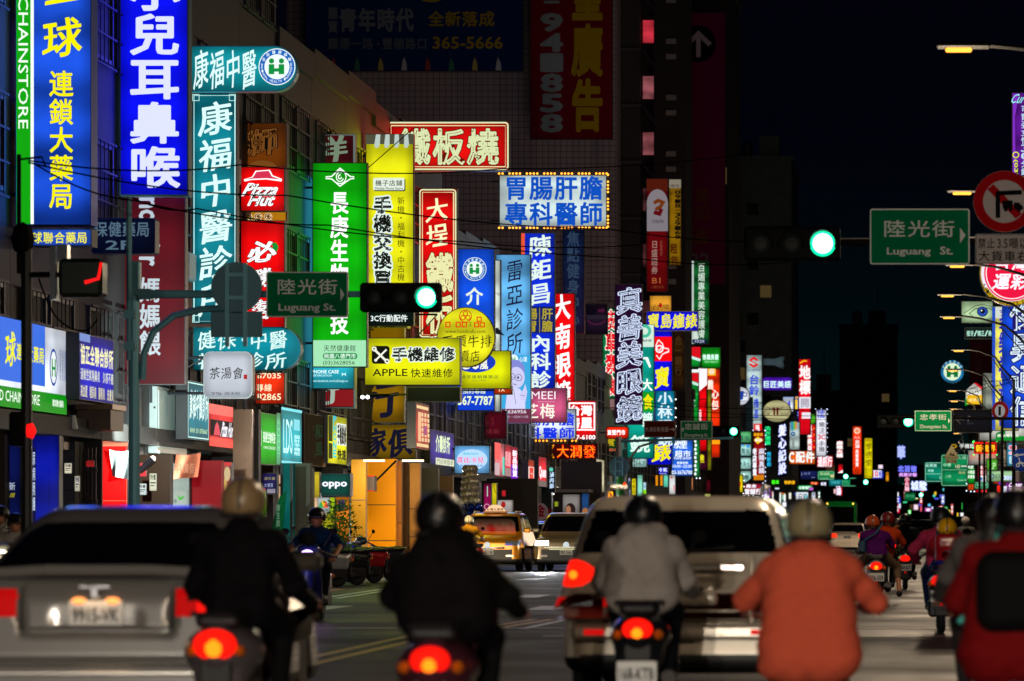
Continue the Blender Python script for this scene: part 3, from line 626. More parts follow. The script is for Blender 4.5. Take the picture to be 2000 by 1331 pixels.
# overhead wires
WIRE = mat('020202', .9, spec=0.)
def wire(pts, s0, s1, sag=.25, label='black overhead wire crossing in front of the signs'):
    b = MB(); n = len(pts); P3 = [W(x, y, s0 + (s1 - s0) * i / (n - 1)) for i, (x, y) in enumerate(pts)]; path = []
    for i in range(n - 1):
        for k in range(8):
            t = k / 8; q = P3[i].lerp(P3[i + 1], t); q.z -= sag * 4 * t * (1 - t); path.append(q)
    path.append(P3[-1]); b.tube(path, .011 + .3 / max(s0, 60) * .6, WIRE, 5)
    return tag(b.build('overhead_wire', None, P3[0]), label, 'wire', 'overhead wires')
wire([(56, 314), (470, 322), (980, 330), (1460, 300)], 145, 70, .12, 'topmost overhead wire, almost level, from the near black pole')
wire([(56, 318), (560, 382), (1190, 448), (1560, 470)], 145, 75, .12, 'overhead wire sloping across the tall green and yellow signs')
wire([(70, 322), (262, 392), (640, 440), (1240, 505), (1540, 512)], 145, 80, .1, 'overhead wire bending over the corner mast then crossing low')
wire([(258, 386), (385, 408), (900, 472), (1250, 478)], 125, 80, .1, 'overhead wire starting at the top of the corner mast')
wire([(1200, 775), (1320, 792), (1560, 800), (1600, 802)], 55, 42, .05, 'thin far wire in front of the beige oval sign')
wire([(1200, 784), (1420, 808), (1620, 812)], 55, 42, .05, 'thin far wire just below another near the beige oval sign')
wire([(1300, 812), (1450, 815), (1640, 820)], 50, 40, .05, 'lowest thin far wire under the round coffee sign')
wire([(700, 345), (806, 252), (812, 250)], 70, 66, .0, 'taut dark stay across the striped top of the yellow sign')
wire([(1850, 770), (1940, 745), (1990, 735)], 40, 46, .05, 'thin wire in front of the house shaped sign')
wire([(1860, 780), (1930, 756), (1990, 742)], 40, 46, .05, 'second thin wire near the house shaped sign')
wire([(76, 545), (110, 620), (160, 646), (190, 625)], 149, 120, .05, 'pale loose cable drooping from the near black pole')
# ================================================================ signs, near left to far
DK = '17181a'
S('tall blue lightbox with yellow characters and a green strip of sideways white capitals', 30, -70, 178, 440, 110, '1c50d8', [
    BX(32, -68, 60, 438, '12a010'), BX(60, -68, 66, 438, 'f4fff4'), T('G-MED CHAINSTORE', 36, -150, 55, 252, 'f0fff0', .004, st='r'),
    V('全', 84, -68, 156, 14, 'f5ee00', .03, st='k'), V('球', 80, 34, 158, 118, 'f5ee00', .03, st='k'), V('連鎖大藥局', 96, 138, 144, 412, 'f5ee00', .024)], d=.55, uneven=.4, cab='2a50c8')
S('low wide blue lightbox with yellow characters right under the tall blue and green one', 62, 447, 179, 481, 110, '2a5fe0', [H('球聯合藥局', 62, 453, 172, 476, 'f5ee00', .012)], d=.5)
S('faintly glowing navy sign with faded grey characters and 2F behind the corner mast', 179, 426, 303, 496, 106, '0d1430', [  # switched-off sign; low emission replaces the light falling on it
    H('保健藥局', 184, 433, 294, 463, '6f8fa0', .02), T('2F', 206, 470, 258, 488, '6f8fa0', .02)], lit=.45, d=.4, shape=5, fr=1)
S('very tall royal blue lightbox with huge rounded white characters', 233, -92, 368, 383, 97, '0a10f0', [V('小兒耳鼻喉', 252, -60, 352, 372, 'd9deff', .038)], d=.4, cab='4a7078', uneven=.15, fr=3)
S('dark red faintly glowing banner board with white characters behind the blue corner traffic pole', 222, 384, 362, 752, 96, '5c0a16', [  # board is off, its red emits so that it still reads
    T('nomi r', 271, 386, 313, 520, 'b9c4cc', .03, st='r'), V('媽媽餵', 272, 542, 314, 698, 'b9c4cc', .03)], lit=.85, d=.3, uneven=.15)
S('teal capsule sign with white brush characters and a round health emblem at its rounded end', 370, 90, 580, 179, 89, '0c8a94', [
    H('康福中醫', 377, 96, 502, 173, 'd8f4f0', .02, st='k'), NHI(541, 131, 36)], d=.35, shape='cap', cab='2a6a70')
S('tall teal lightbox of white brush characters with white fretwork corners', 375, 183, 462, 632, 88.5, '0a7a88', [
    FR(379, 187, 459, 628, 1.2, 'bfeee8'), FR(376.5, 185, 389, 197, 1.2, 'bfeee8'), FR(448, 185, 460, 197, 1.2, 'bfeee8'), FR(376.5, 617, 389, 630, 1.2, 'bfeee8'), FR(448, 617, 460, 630, 1.2, 'bfeee8'),
    V('康福中醫診所', 386, 198, 452, 620, 'd4f6f0', .03, st='k')], d=.35, uneven=.3)
S('dim orange brown sign with one black outlined character, above the red pizza sign', 465, 240, 560, 445, 81, '6e3608', [  # no tubes on; emission stands in for glow from neighbouring signs
    H('獅', 470, 250, 545, 306, '7a4a1c', .03, '0c0806', .03, 'k'), EL(512, 330, 30, 16, '7a4a1c'), BX(468, 414, 558, 432, 'b07a10'), H('888', 476, 416, 534, 440, 'e8c890', .03, '100804', .05)], lit=.8)
S('red pizza lightbox with a red hat emblem over white hand lettering', 470, 326, 556, 413, 82, 'f2060a', [
    P([(476, 351), (492, 346), (499, 334), (527, 332), (533, 343), (551, 350), (550, 355), (520, 351), (492, 352), (478, 355)], 'ffffff'),
    P([(479, 351), (494, 347), (501, 336), (525, 334), (531, 345), (548, 351), (520, 348.5), (494, 349.5)], 'd03050'),
    T('Pizza', 478, 358, 545, 384, 'ffffff', .05, '200000', .05, 'i'), T('Hut', 488, 379, 537, 403, 'ffffff', .05, '200000', .05, 'i')], uneven=.1)
S('tall red lightbox with one leaping white character and a green leaf', 470, 431, 556, 640, 82, 'f2060a', [
    H('必', 482, 470, 540, 513, 'ffffff', .06, '3a0000', .03, 'k'), P([(531, 476), (539, 474), (544, 482), (541, 492), (534, 487)], '0f8a30'), H('勝', 487, 524, 535, 562, 'ffffff', .05, '3a0000', .03, 'k'), H('客', 487, 585, 535, 625, 'ffffff', .05, '3a0000', .03, 'k')], uneven=.1)
S('teal sign with a rounded right end and two rows of white brush characters', 377, 639, 588, 724, 88, '0a8494', [
    H('健保', 384, 646, 462, 683, 'd4f6f0', .02, st='k'), EL(476, 664, 4, 4, 'd4f6f0'), H('中醫', 486, 645, 562, 683, 'd4f6f0', .02, st='k'), H('特約診所', 384, 688, 561, 721, 'd4f6f0', .02, st='k')], d=.35, shape='cap', cab='2a6a70')
S('orange red lightbox of pale phone numbers beside the white rounded square sign', 450, 728, 556, 790, 80, 'e8300c', [
    T('(03)2187035', 452, 729, 549, 743, 'ffe9c0', .02), H('訂購專線', 468, 750, 532, 765, 'ffe9c0', .02), T('(03)2182865', 452, 769, 549, 786, 'ffe9c0', .02)])
S('pale grey rounded square sign with three black brush characters and a small red seal', 397, 687, 493, 779, 92, 'b4b8c2', [
    H('茶湯會', 408, 717, 476, 741, '14151c', .006, st='k'), RR(476, 732, 483, 741, 1, 'a01818'), T('TP TEA', 413, 767, 433, 772, '22242c', .01), H('桃園八德介壽店', 439, 766, 469, 772, '22242c', .0)], d=.3, shape=14, cab='8a8c90', uneven=.1)
S('tall cyan lightbox mostly hidden behind the tall bright green one', 596, 350, 692, 760, 73, '28b4d0', [
    BX(598, 352, 690, 716, '49b4dc')] + [BX(598 + (k % 2) * 5, 362 + k * 27, 602 + (k % 2) * 5, 367 + k * 27, 'c8f0fa') for k in range(13)] + [T('PHONE CASE', 609, 723, 662, 730, 'e8fcff', .03), T('CERTIFICATION', 609, 732, 648, 736, 'c0f0f8', .02), T('www.facebook.com/LaDesign.co', 609, 742, 680, 748, 'c0f0f8', .01), P([(668, 728), (672, 731), (676, 728), (676, 735), (672, 732), (668, 735)], 'c0f0f8')])
S('tall dark red faintly glowing sign with large pale brush characters behind the bright green lightbox', 597, 262, 694, 798, 71.5, '5a0f18', [  # dead lightbox drawn with emission instead of received light
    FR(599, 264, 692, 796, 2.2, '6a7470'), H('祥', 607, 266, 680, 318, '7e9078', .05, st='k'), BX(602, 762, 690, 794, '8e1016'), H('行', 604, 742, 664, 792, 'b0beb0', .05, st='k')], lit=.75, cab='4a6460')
S('tall bright green lightbox with a white swirl emblem, white characters and a pale phone panel', 610, 318, 717, 718, 74, '0cae0c', [
    ('l', [(636, 346), (648, 345), (664, 329), (684, 345), (692, 346)], 2.4, 'f2fff2'), ('l', [(636, 349), (648, 350), (664, 364), (684, 350), (692, 349)], 2.4, 'f2fff2'),
    LN(arc(664, 346, 12, 13, 200, 480, 18), 2, 'f2fff2'), LN(arc(664, 346, 7, 9, 20, 300, 14), 2, 'f2fff2'), LN(arc(664, 346, 3, 4, 0, 300, 8), 2, 'f2fff2'),
    V('長庚生物科技', 645, 374, 681, 656, 'ffffff', .036), BX(612, 665, 715, 716, '9fe0b0'), H('天然健康館', 632, 674, 696, 687, '102a18', .0),
    RR(631, 690, 698, 702, 5, '1c8a4a'), H('桃園八德門市', 633, 691, 696, 701, 'e8fff0', .01), T('(03)3628056', 631, 705, 693, 715, '102a18', .0)], uneven=.12)
S('tall yellow phone shop lightbox with a striped awning top and bold black outlined characters', 714, 262, 808, 608, 67, 'e6e414', [
    BX(714, 263, 808, 282, '4c4c3c')] + [P([(716 + k * 18.4, 263), (725 + k * 18, 263), (723 + k * 19, 282), (720 + k * 19, 289), (713 + k * 19.3, 289), (712 + k * 19.3, 282)], 'b4c4bc') for k in range(1, 5, 1)] + [
    RR(730, 350, 792, 374, 3, '14160c'), RR(729, 348, 790, 372, 3, 'dce8d8'), H('機子店鋪', 733, 352, 787, 364, '14160c', .01), T('Mobile Phone Store', 733, 366, 787, 371, '14160c', .01),
    V('手機交換買賣', 730, 384, 765, 600, '0e100a', .05, 'd8e8e0', .09), V('新機・福利機・中古機・展示', 776, 385, 791, 600, '1c1e08', .0)], uneven=.12)
S('black lightbox foot with small white characters below the yellow phone shop sign', 716, 609, 808, 637, 67, '06181a', [T('3C行動配件', 724, 615, 796, 629, 'eaf4f4', .02)], fr=.5)
S('wide red grill sign with a cream double border and fat cream characters', 755, 237, 995, 334, 64, 'd80a0c', [
    ('l', rrect(759, 240, 992, 331, 6) + [(986, 240)], 3, 'd8e0b0'), FR(764, 246, 987, 326, 1.2, 'f0d8a0'), FR(767, 248, 985, 324, 1.2, '780808'),
    H('鐵板燒', 778, 251, 978, 322, 'd2dcaa', .04, '600606', .025)], d=.4, uneven=.15)
S('tall red grill sign with a cream border, two small brush characters over larger fat ones', 817, 368, 893, 661, 60.5, 'd8080c', [
    ('l', rrect(820, 371, 890, 658, 6) + [(884, 371)], 2.6, 'd8e0b0'), FR(825, 376, 886, 654, 1.2, 'f0d8a0'), V('大埕', 830, 386, 874, 487, 'f0f0c0', .03, st='k'), V('鐵板燒', 832, 494, 886, 738, 'e0e0a8', .045, '700606', .025)])
S('tall blue clinic lightbox with a round health emblem and pale phone number foot', 893, 486, 966, 803, 55.8, '1050e0', [
    NHI(927, 526, 23), V('介', 910, 562, 944, 598, 'e0eed8', .035), V('壽診所', 910, 610, 944, 740, 'e0eed8', .035), BX(895, 757, 965, 801, '0a3cc8'), H('預約專線', 904, 758, 950, 770, 'dff0d0', .02), T('367-7787', 895, 774, 963, 792, 'e0f0c8', .04)], uneven=.15)
S('round yellow restaurant sign with red squares above black brush characters', 853, 600, 967, 718, 62, 'e8e420', [
    RG(909, 618, 11, 12.5, 'c81810'), RG(909, 613, 3.5, 5, 'c81810'), RG(904, 621, 3.5, 5, 'c81810'), RG(914, 621, 3.5, 5, 'c81810'),
    FR(871, 630, 879, 639, 2, 'd81810'), FR(891, 630, 899, 639, 2, 'd81810'), FR(903, 630, 911, 639, 2, 'd81810'), FR(932, 620, 940, 628, 2, 'd81810'), FR(927, 631, 935, 639, 2, 'd81810'), FR(938, 631, 946, 639, 2, 'd81810'), V('ㄡ', 915, 628, 922, 640, '484008', .0),
    T('www.hotdoufu.com', 870, 644, 948, 651, '302808', .0), H('平價牛排', 862, 654, 962, 680, '14120a', .0, st='k'), H('專賣店', 878, 684, 938, 708, '14120a', .0, st='k')], shape='el', uneven=.25)
S('wide yellow lightbox with a crossed tools icon and bold black outlined characters', 712, 660, 899, 753, 68, 'e4e60c', [
    RR(726, 676, 761, 711, 6, '12130c'), LN([(731, 683), (754, 705)], 4.5, 'e8e8d8'), LN([(755, 683), (733, 705)], 3.5, 'e8e8d8'), RG(731, 682, 2, 5, 'e8e8d8', 10), RG(756, 706, 2, 5, 'e8e8d8', 10), EL(734, 704, 3, 3, 'e8e8d8', 8),
    H('手機維修', 766, 679, 890, 706, '0e100a', .05, 'dce8dc', .08), T('APPLE', 728, 721, 796, 735, '14140a', .012), H('快速維修', 802, 720, 886, 738, '14140a', .008)], d=.4, uneven=.12)
S('yellow tea shop lightbox with a blue oval, tucked behind the round yellow sign', 899, 685, 998, 760, 59, 'd8e00a', [
    EL(928, 708, 40, 20, '1238b8', 30), H('50嵐', 904, 698, 954, 722, 'f0f4e0', .03), H('綠茶連鎖專賣店', 900, 733, 974, 740, '28502c', .0), T('since 1994', 921, 742, 948, 745, '50702c', .0)], uneven=.2)
S('small orange strip sign under the yellow tea shop lightbox', 964, 754, 1000, 771, 56.5, 'c83a0c', [T('TX', 972, 758, 986, 765, 'ffe0b0', .03)])
S('narrow milky white lightbox between two tall blue clinic signs', 950, 508, 978, 805, 54.5, 'd0dccc', [P([(966, 642), (972, 640), (980, 650), (986, 656), (966, 652)], '16181a'), T('rie', 967, 570, 977, 578, '807060', .0)], br=0)
DOC = [EL(1006, 722, 19, 19, '7f86d0'), EL(1008, 738, 17, 21, 'c8c8ee'), RG(999, 736, 6, 7, '202858', 16), RG(1013, 738, 6, 7, '202858', 16), EL(999, 737, 2, 3, '202858', 8), EL(1012, 738, 2, 3, '202858', 8),
       LN([(1001, 750), (1009, 752)], 1.2, '202858'), P([(987, 800), (990, 770), (1002, 758), (1016, 760), (1026, 778), (1026, 800)], 'd0d0f4'), P([(1016, 768), (1016, 780), (1027, 784), (1030, 766), (1026, 750), (1022, 762)], 'c8c8ee'), LN([(1016, 772), (1026, 774)], .8, '303868'), LN([(1003, 760), (1008, 790)], .8, '303868')]
S('tall pale blue clinic lightbox with thin black brush characters above a drawn doctor', 968, 497, 1037, 829, 51, '64b4ee', [
    V('雷亞診所', 987, 506, 1021, 696, '18183c', .005, st='k'), EL(1003, 702, 9, 9, 'e8f8f8'), H('H', 999, 696, 1007, 708, '10a050', .02), H('心理', 1014, 697, 1030, 708, 'e0f0ff', .02), BX(970, 694, 1036, 800, '3aa4d8'), EL(1003, 702, 9, 9, 'e8f8f8'), H('H', 999, 697, 1007, 707, '10a050', .02), H('心理', 1014, 697, 1030, 707, 'e0f0ff', .02), DOC,
    BX(970, 799, 1036, 827, '6a3048'), T('03-3636956', 970, 801, 1028, 808, 'e8e0ec', .01), T('介壽路一段871號', 972, 812, 1032, 817, 'b8a8b8', .0)], uneven=.25)
S('tall blue clinic lightbox with an orange edge and a yellow grid of four characters', 1018, 455, 1084, 762, 47.8, '0a2cd8', [
    BX(1018, 456, 1025, 600, 'e05030'), V('陳鉅昌', 1032, 459, 1076, 598, 'dceee4', .035, st='k'), BX(1020, 599, 1083, 651, '101c60'), V('腸胃', 1024, 602, 1050, 650, 'b0a010', .02), V('肝膽', 1058, 602, 1080, 650, 'b0a010', .02), LN([(1054, 602), (1054, 650)], 1, 'b0a010'), V('內科診所', 1036, 654, 1076, 796, 'dceee4', .04)], uneven=.15)
S('wide white clinic lightbox of rounded blue characters ringed by amber bulbs, hung high', 975, 342, 1185, 443, 50.5, 'cfe2e2', [
    H('胃腸肝膽', 985, 344, 1180, 391, '0a4cb8', .035), H('專科醫師', 985, 395, 1180, 441, '0a4cb8', .035)], d=.4, bulbs=('ffa030', .13, 'tbr'), uneven=.2, cab='5a5a50')
S('pink beauty shop lightbox with white capitals over white characters', 1037, 758, 1107, 826, 49, 'c8527c', [
    T('MEEI', 1038, 765, 1085, 780, 'f8e8f0', .0), LN([(1050, 785), (1084, 785)], .7, 'e8b0c8'), H('芝梅', 1022, 788, 1086, 818, 'f4f0e0', .015)], uneven=.3)
S('lower white clinic lightbox of blue characters with amber bulbs along its bottom edge', 990, 799, 1125, 859, 46, 'd8e4f4', [
    H('胃腸肝膽', 994, 806, 1124, 832, '1030e0', .03), H('專科醫師', 994, 835, 1124, 857, '1030e0', .035)], bulbs=('ff9020', .15, 'b'))
S('red and white house agent lightbox with white square border and phone digits', 1108, 782, 1165, 860, 44.5, 'e8060c', [
    FR(1112, 788, 1161, 840, 3, 'ffffff'), H('台灣', 1111, 792, 1158, 812, 'ffffff', .06), H('房屋', 1111, 815, 1158, 837, 'ffffff', .06), T('377-6100', 1112, 850, 1163, 859, 'ffffff', .04)], uneven=.1)
S('amber LED message board with thin glowing characters on black red', 1068, 867, 1168, 897, 44, '380404', [
    P([(1072, 869), (1083, 869), (1077, 882), (1083, 895), (1072, 895)], 'ffa008'), H('大潤發', 1087, 869, 1165, 895, 'ffb020', .0, 'ff2a08', .03)], fr=.5)
S('tall red optician lightbox with white characters beside the blue clinic tower sign', 1082, 573, 1123, 802, 43.6, 'f0060c', [V('大南眼鏡', 1078, 574, 1114, 800, 'ffffff', .04, st='k')], uneven=.08)
S('tall faintly glowing navy gym sign with faint grey characters under the white bulb ringed clinic sign', 1098, 448, 1142, 652, 42.9, '0b1838', [V('焦點健身中心', 1107, 452, 1132, 640, '2c4058', .03)], lit=.8, uneven=.1)  # sign is off; navy face emits in place of street light
S('faintly glowing dark plum poster board with a dim pot and arrow', 1142, 594, 1187, 654, 40, '1c1024', [EL(1154, 608, 10, 9, '0a0610'), P([(1168, 604), (1176, 604), (1176, 601), (1182, 607), (1176, 613), (1176, 610), (1168, 610)], '4a1434'), BX(1146, 616, 1184, 624, '26202c'), LN(arc(1165, 622, 18, 12, 20, 160, 10), 3, '4a1834')], lit=.8)  # board emits its dark colours rather than catching light
S('small bright green board with red characters half hidden behind the purple neon sign', 1176, 602, 1210, 780, 36.8, '0a7a40', [V('安車素食', 1182, 606, 1206, 776, 'e81020', .05, 'f0fff0', .05), BX(1184, 780, 1200, 800, '806060')])
S('tall dark purple neon sign of blue white glowing brush outlines', 1200, 555, 1255, 830, 37.5, '25092c', [V('真善美眼鏡', 1204, 562, 1252, 826, '14042a', .03, 'd4e2ff', .055, 'k')] + [], cab='5a5058', uneven=.05)
S('small orange red tag sign with rounded corners and four white characters', 1183, 833, 1228, 858, 38, 'f02808', [H('直營門市', 1186, 840, 1222, 850, 'ffffff', .05)], shape=5)
S('dim green sign with yellow characters and orange phone digits behind the grey traffic pole', 1163, 852, 1206, 884, 37, '12401c', [H('素食', 1166, 854, 1202, 872, 'c0a818', .04), T('3784401', 1166, 876, 1202, 882, 'd06848', .02)], lit=.9)
S('tall white and teal sign with a swirl top, half behind the neon sign', 1224, 634, 1278, 896, 35, '0aa08c', [
    BX(1224, 635, 1277, 678, 'cfe4d4'), RG(1259, 647, 7, 13, '40b898', 20), T('ASAHI', 1238, 663, 1272, 668, '18384a', .02), LN([(1256, 700), (1263, 700), (1270, 718)], 4, 'f0fff4'),
    H('大', 1253, 740, 1276, 764, 'f4fff4', .04), BX(1226, 766, 1277, 805, '149428'), H('食', 1256, 770, 1276, 800, 'e8e010', .04), H('鏡', 1254, 806, 1276, 835, 'e8fff4', .03), H('鏡', 1230, 850, 1272, 884, 'e0fff0', .03)], uneven=.15)
S('orange gold sign with tiny brown drawing and a red centre above the blue watch sign', 1268, 577, 1312, 680, 31.5, 'e8a030', [H('台灣', 1272, 594, 1308, 606, '40200c', .0, st='k'), EL(1290, 597, 3, 5, 'a01010'), BX(1290, 646, 1312, 658, 'e8b060'), H('好', 1292, 647, 1310, 657, '40200c', .03)])
S('wide royal blue watch shop lightbox with yellow brush characters', 1262, 608, 1364, 647, 33.5, '0c10e8', [H('寶島鐘錶', 1264, 612, 1362, 642, 'f0e400', .035, st='k')], uneven=.06, d=.4, cab='c8a0b0')
S('tall red and blue watch sign with a white star clock and yellow brush characters', 1263, 645, 1313, 909, 32.5, '0c10e8', [
    BX(1264, 658, 1312, 706, 'f0080c'), LN([(1286, 664), (1281, 676), (1284, 684)], 2, 'fff0f0'), LN([(1286, 664), (1294, 672), (1296, 680), (1306, 682), (1306, 687), (1294, 692), (1288, 702), (1282, 694)], 2, 'fff0f0'), RG(1288, 682, 5, 8, 'fff0f0', 16), LN([(1285, 682), (1288, 685), (1292, 680)], 1.5, 'fff0f0'),
    H('寶', 1278, 716, 1308, 758, 'f0e400', .05, st='k'), H('錶', 1272, 866, 1311, 902, 'f0e400', .05, st='k')], uneven=.06)
S('teal blue optician lightbox with three large white characters in front of the watch sign', 1279, 763, 1318, 868, 33, '0c80a0', [V('小林眼鏡', 1284, 766, 1314, 872, 'd8f0fc', .03)], uneven=.2, bulbs=('ffffff', .5, 'r'))
S('narrow faintly glowing brown sign with four ghostly characters right of the red star clock', 1313, 646, 1338, 764, 29.5, '2e1a06', [V('合一銀行', 1318, 656, 1332, 735, '4e3416', .02)], lit=.7)  # brown face emits slightly, though the sign itself is off
S('tall faintly glowing dark red brokerage banner with an orange and red curl', 1262, 349, 1305, 571, 31, '64040a', [  # banner colours emit, standing in for light cast on them
    BX(1263, 350, 1304, 374, '4e160a'), EL(1284, 400, 21, 30, '807a80', 24), BX(1263.5, 396, 1304.5, 452, '807a80'), LN([(1277, 397), (1286, 392), (1295, 396), (1290, 404), (1280, 410)], 7, '70340c'), LN([(1277, 415), (1288, 418), (1292, 408)], 8, '5c0810'), T('nh securities', 1274, 427, 1296, 436, '3a3a40', .01),
    V('日盛證券', 1272, 470, 1285, 537, 'a88a80', .0), V('日聯貨控', 1289, 470, 1294, 500, '90503c', .0), T('B1', 1274, 543, 1290, 554, 'b06030', .0), H('八德分公司', 1272, 558, 1297, 564, '884020', .0)], lit=.85, uneven=.1)
S('narrow faintly glowing yellow banner with black phone digits beside the dark red brokerage banner', 1306, 350, 1331, 519, 30.5, '8a6406', [  # yellow banner glows by emission where only outside light falls
    BX(1307, 351, 1330, 368, '8a8070'), H('廣告', 1309, 360, 1328, 367, '30302c', .0), V('0918-329169', 1318, 372, 1329, 468, '0c0a08', .05), V('仲介', 1308, 374, 1314, 396, '0c0a08', .0), H('租', 1309, 476, 1324, 496, '4a1406', .04), H('售', 1309, 500, 1328, 518, '4a2006', .02)], lit=.8, uneven=.1)
S('tall green beauty sign with white characters fading downward and a white lit edge', 1347, 509, 1386, 673, 27, '0e5a26', [
    BX(1348, 510, 1355, 672, 'b4c4bc'), V('百媚專業美容護膚', 1363, 514, 1377, 662, 'c8dccc', .015), P([(1355, 648), (1362, 646), (1364, 664), (1355, 672)], 'c8d8d0'), RR(1352, 663, 1380, 671, 2, '101a40'), H('本館2樓', 1356, 664, 1376, 670, 'c0c8e0', .0)], uneven=.5)
S('teal lower optician plate with a tyre phone number near the traffic pole', 1228, 895, 1264, 914, 34, 'a8d0cc', [T('367', 1240, 901, 1260, 910, '084028', .0), H('眼科', 1232, 896, 1252, 901, '084028', .0)])
S('small blue air conditioner shop sign with one row of white characters over amber stripes', 1258, 912, 1306, 928, 31, '1418e0', [H('變頻冷氣', 1266, 914, 1304, 922, 'e8f0ff', .02), H('專業安裝', 1288, 924, 1302, 927, 'c0c8ff', .0)])
S('blue vape shop lightbox with white shop hours and phone digits', 1311, 856, 1354, 931, 30, '2468e0', [H('菸', 1316, 859, 1326, 876, 'e8f4ff', .02), H('煙', 1320, 859, 1344, 877, 'e8f4ff', .03), H('超市', 1318, 880, 1350, 893, 'e8f4ff', .035), T('VAPE SHOP', 1316, 893, 1350, 898, 'e8f4ff', .03), H('營業時間', 1322, 902, 1344, 907, 'e8f4ff', .03), T('10:00~22:00', 1314, 908, 1351, 914, 'e8f4ff', .02), T('03-3676700', 1312, 919, 1352, 927, 'e8f4ff', .03)], uneven=.2)
S('narrow green strip sign dotted with white bulbs beside the blue vape shop sign', 1354, 855, 1367, 933, 29, '0a8030', [EL(1358 + (k % 2), 862 + k * 8, 2.4, 3, 'f0f8ff') for k in range(9)], bulbs=('e0e8ff', .5, 'b'))
SW = lambda x, y: [P([(x + 1, y + 1), (x + 30, y + 1), (x + 30, y + 24), (x + 14, y + 20), (x + 2, y + 7)], 'd0101c'), LN([(x + 1, y + 6), (x + 5, y + 14), (x + 14, y + 22), (x + 30, y + 27)], 5, 'c0ece4')]
S('upper green and red square with a pale swoosh, beside the bright green agent sign', 1338, 677, 1369, 718, 27.5, '0a8e2c', SW(1338, 677), uneven=.1)
S('bright green house agent square with one row of white characters', 1369, 678, 1408, 720, 27.2, '0f9a1c', [H('信義房屋', 1372, 692, 1404, 703, 'd8fff0', .05), T('SINYI REALTY', 1376, 705, 1403, 709, 'a0e0b0', .02)], uneven=.25)
S('tall green bank sign with a repeated red and white swoosh, above the street name plate', 1338, 722, 1365, 852, 26.5, '0a8e2c', [BX(1338, 722, 1365, 728, 'e8f4f0'), P([(1339, 729), (1364, 729), (1364, 748), (1352, 744), (1340, 734)], 'd0101c'), LN([(1339, 734), (1344, 742), (1352, 748), (1364, 752)], 5, 'c0ece4'), H('三', 1342, 780, 1360, 796, 'd8fff0', .04), LN([(1339, 770), (1364, 770)], 1, '60c080')])
S('tall red and white corner sign slanting between green and orange neighbours', 1364, 720, 1381, 882, 26, 'e80410', [P([(1364, 720), (1381, 720), (1381, 752), (1364, 766)], 'f4f0f4'), V('眼鏡', 1364, 800, 1370, 850, 'ffd8d8', .05)])
S('tall red orange noodle sign with a cartoon portrait square and white brush characters', 1380, 720, 1407, 895, 25.6, 'f03008', [BX(1382, 720, 1398, 734, 'f0b020'), EL(1390, 726, 6, 6, 'f4d8b0'), H('熊', 1382, 742, 1394, 762, 'fff0e0', .05), V('心包', 1389, 760, 1403, 802, 'fff0e0', .05, st='k'), BX(1390, 860, 1406, 868, 'f8a010')])
S('narrow olive vertical sign with tiny slanting script, hung over the red orange noodle sign', 1381, 761, 1390, 920, 26.4, '8a8410', [T('Fu Wen Shoes', 1383, 840, 1388, 905, '3a3400', .0, st='r')], lit=.8)
S('narrow plum sign with one yellow character below the red and white corner sign', 1364, 881, 1382, 920, 25.8, '34081e', [H('建', 1364, 888, 1376, 904, 'd8d020', .06)])
S('large red sign with a portrait square over a black bar and white brush characters', 1367, 899, 1416, 936, 24.8, 'f01408', [BX(1396, 901, 1412, 920, 'f0e0c0'), EL(1404, 911, 5, 6, 'f0a868'), BX(1398, 922, 1410, 927, '300804'), H('幸', 1371, 920, 1382, 935, 'fff0e8', .05), H('運', 1383, 917, 1392, 926, 'fff0e8', .05)])
S('narrow red sign with white digits squeezed left of the tall blue neon edge', 1404, 854, 1417, 900, 24.6, 'e8101c', [V('專業燈飾', 1409, 858, 1415, 896, 'fff0f0', .06)])
S('dark maroon bank sign with grey white letters over a grey block', 1357, 936, 1389, 964, 25, '4c0614', [H('EnTie', 1364, 938, 1380, 943, 'b8b0b8', .03), H('Bank', 1364, 944, 1380, 948, 'b8b0b8', .03), BX(1364, 949, 1380, 954, 'a8a8b0')], lit=.9)
S('small blue sign with two white rows of company name and phone digits, fringed with bulbs', 1388, 937, 1416, 963, 24.2, '1414e8', [H('明有限公司', 1390, 940, 1414, 948, 'f0f0ff', .03), H('67-3878', 1390, 952, 1414, 960, 'f0f0ff', .03)], bulbs=('f0f4ff', .4, 'b'))
S('bright yellow sign with a large red slanting 4 and H', 1415, 927, 1452, 963, 23.5, 'f4e000', [T('4', 1416, 934, 1425, 960, 'e81010', .05), T('H', 1431, 942, 1446, 960, 'e81010', .05, st='i')], bulbs=('ffffff', .5, 'br'), uneven=.05)
S('dark tall sign with a red swoosh line and broken white brush strokes', 1408, 748, 1422, 796, 24, '0c1216', [LN([(1408, 760), (1414, 765), (1421, 766)], 4, 'e83030'), V('水木', 1409, 772, 1420, 794, 'c8ecf4', .05, st='k')])
S('tall blue sign edged by a line of blue bulbs left of the green clinic column', 1407, 796, 1424, 934, 23.8, '1440a0', [H('NAGI', 1408, 802, 1421, 808, 'd0e0ff', .03), V('指甲彩繪', 1408, 812, 1417, 850, 'b8d4f4', .03)], bulbs=('3030ff', .35, 'r'))
S('tall green clinic column with pale yellow characters behind the green traffic light', 1422, 735, 1447, 925, 22.8, '0a6a34', [BX(1423, 736, 1446, 866, '108a30'), V('婦產科診所', 1425, 742, 1443, 862, 'e0e8a0', .03), LN([(1424, 748), (1444, 736)], 1, '60b060')], uneven=.3)
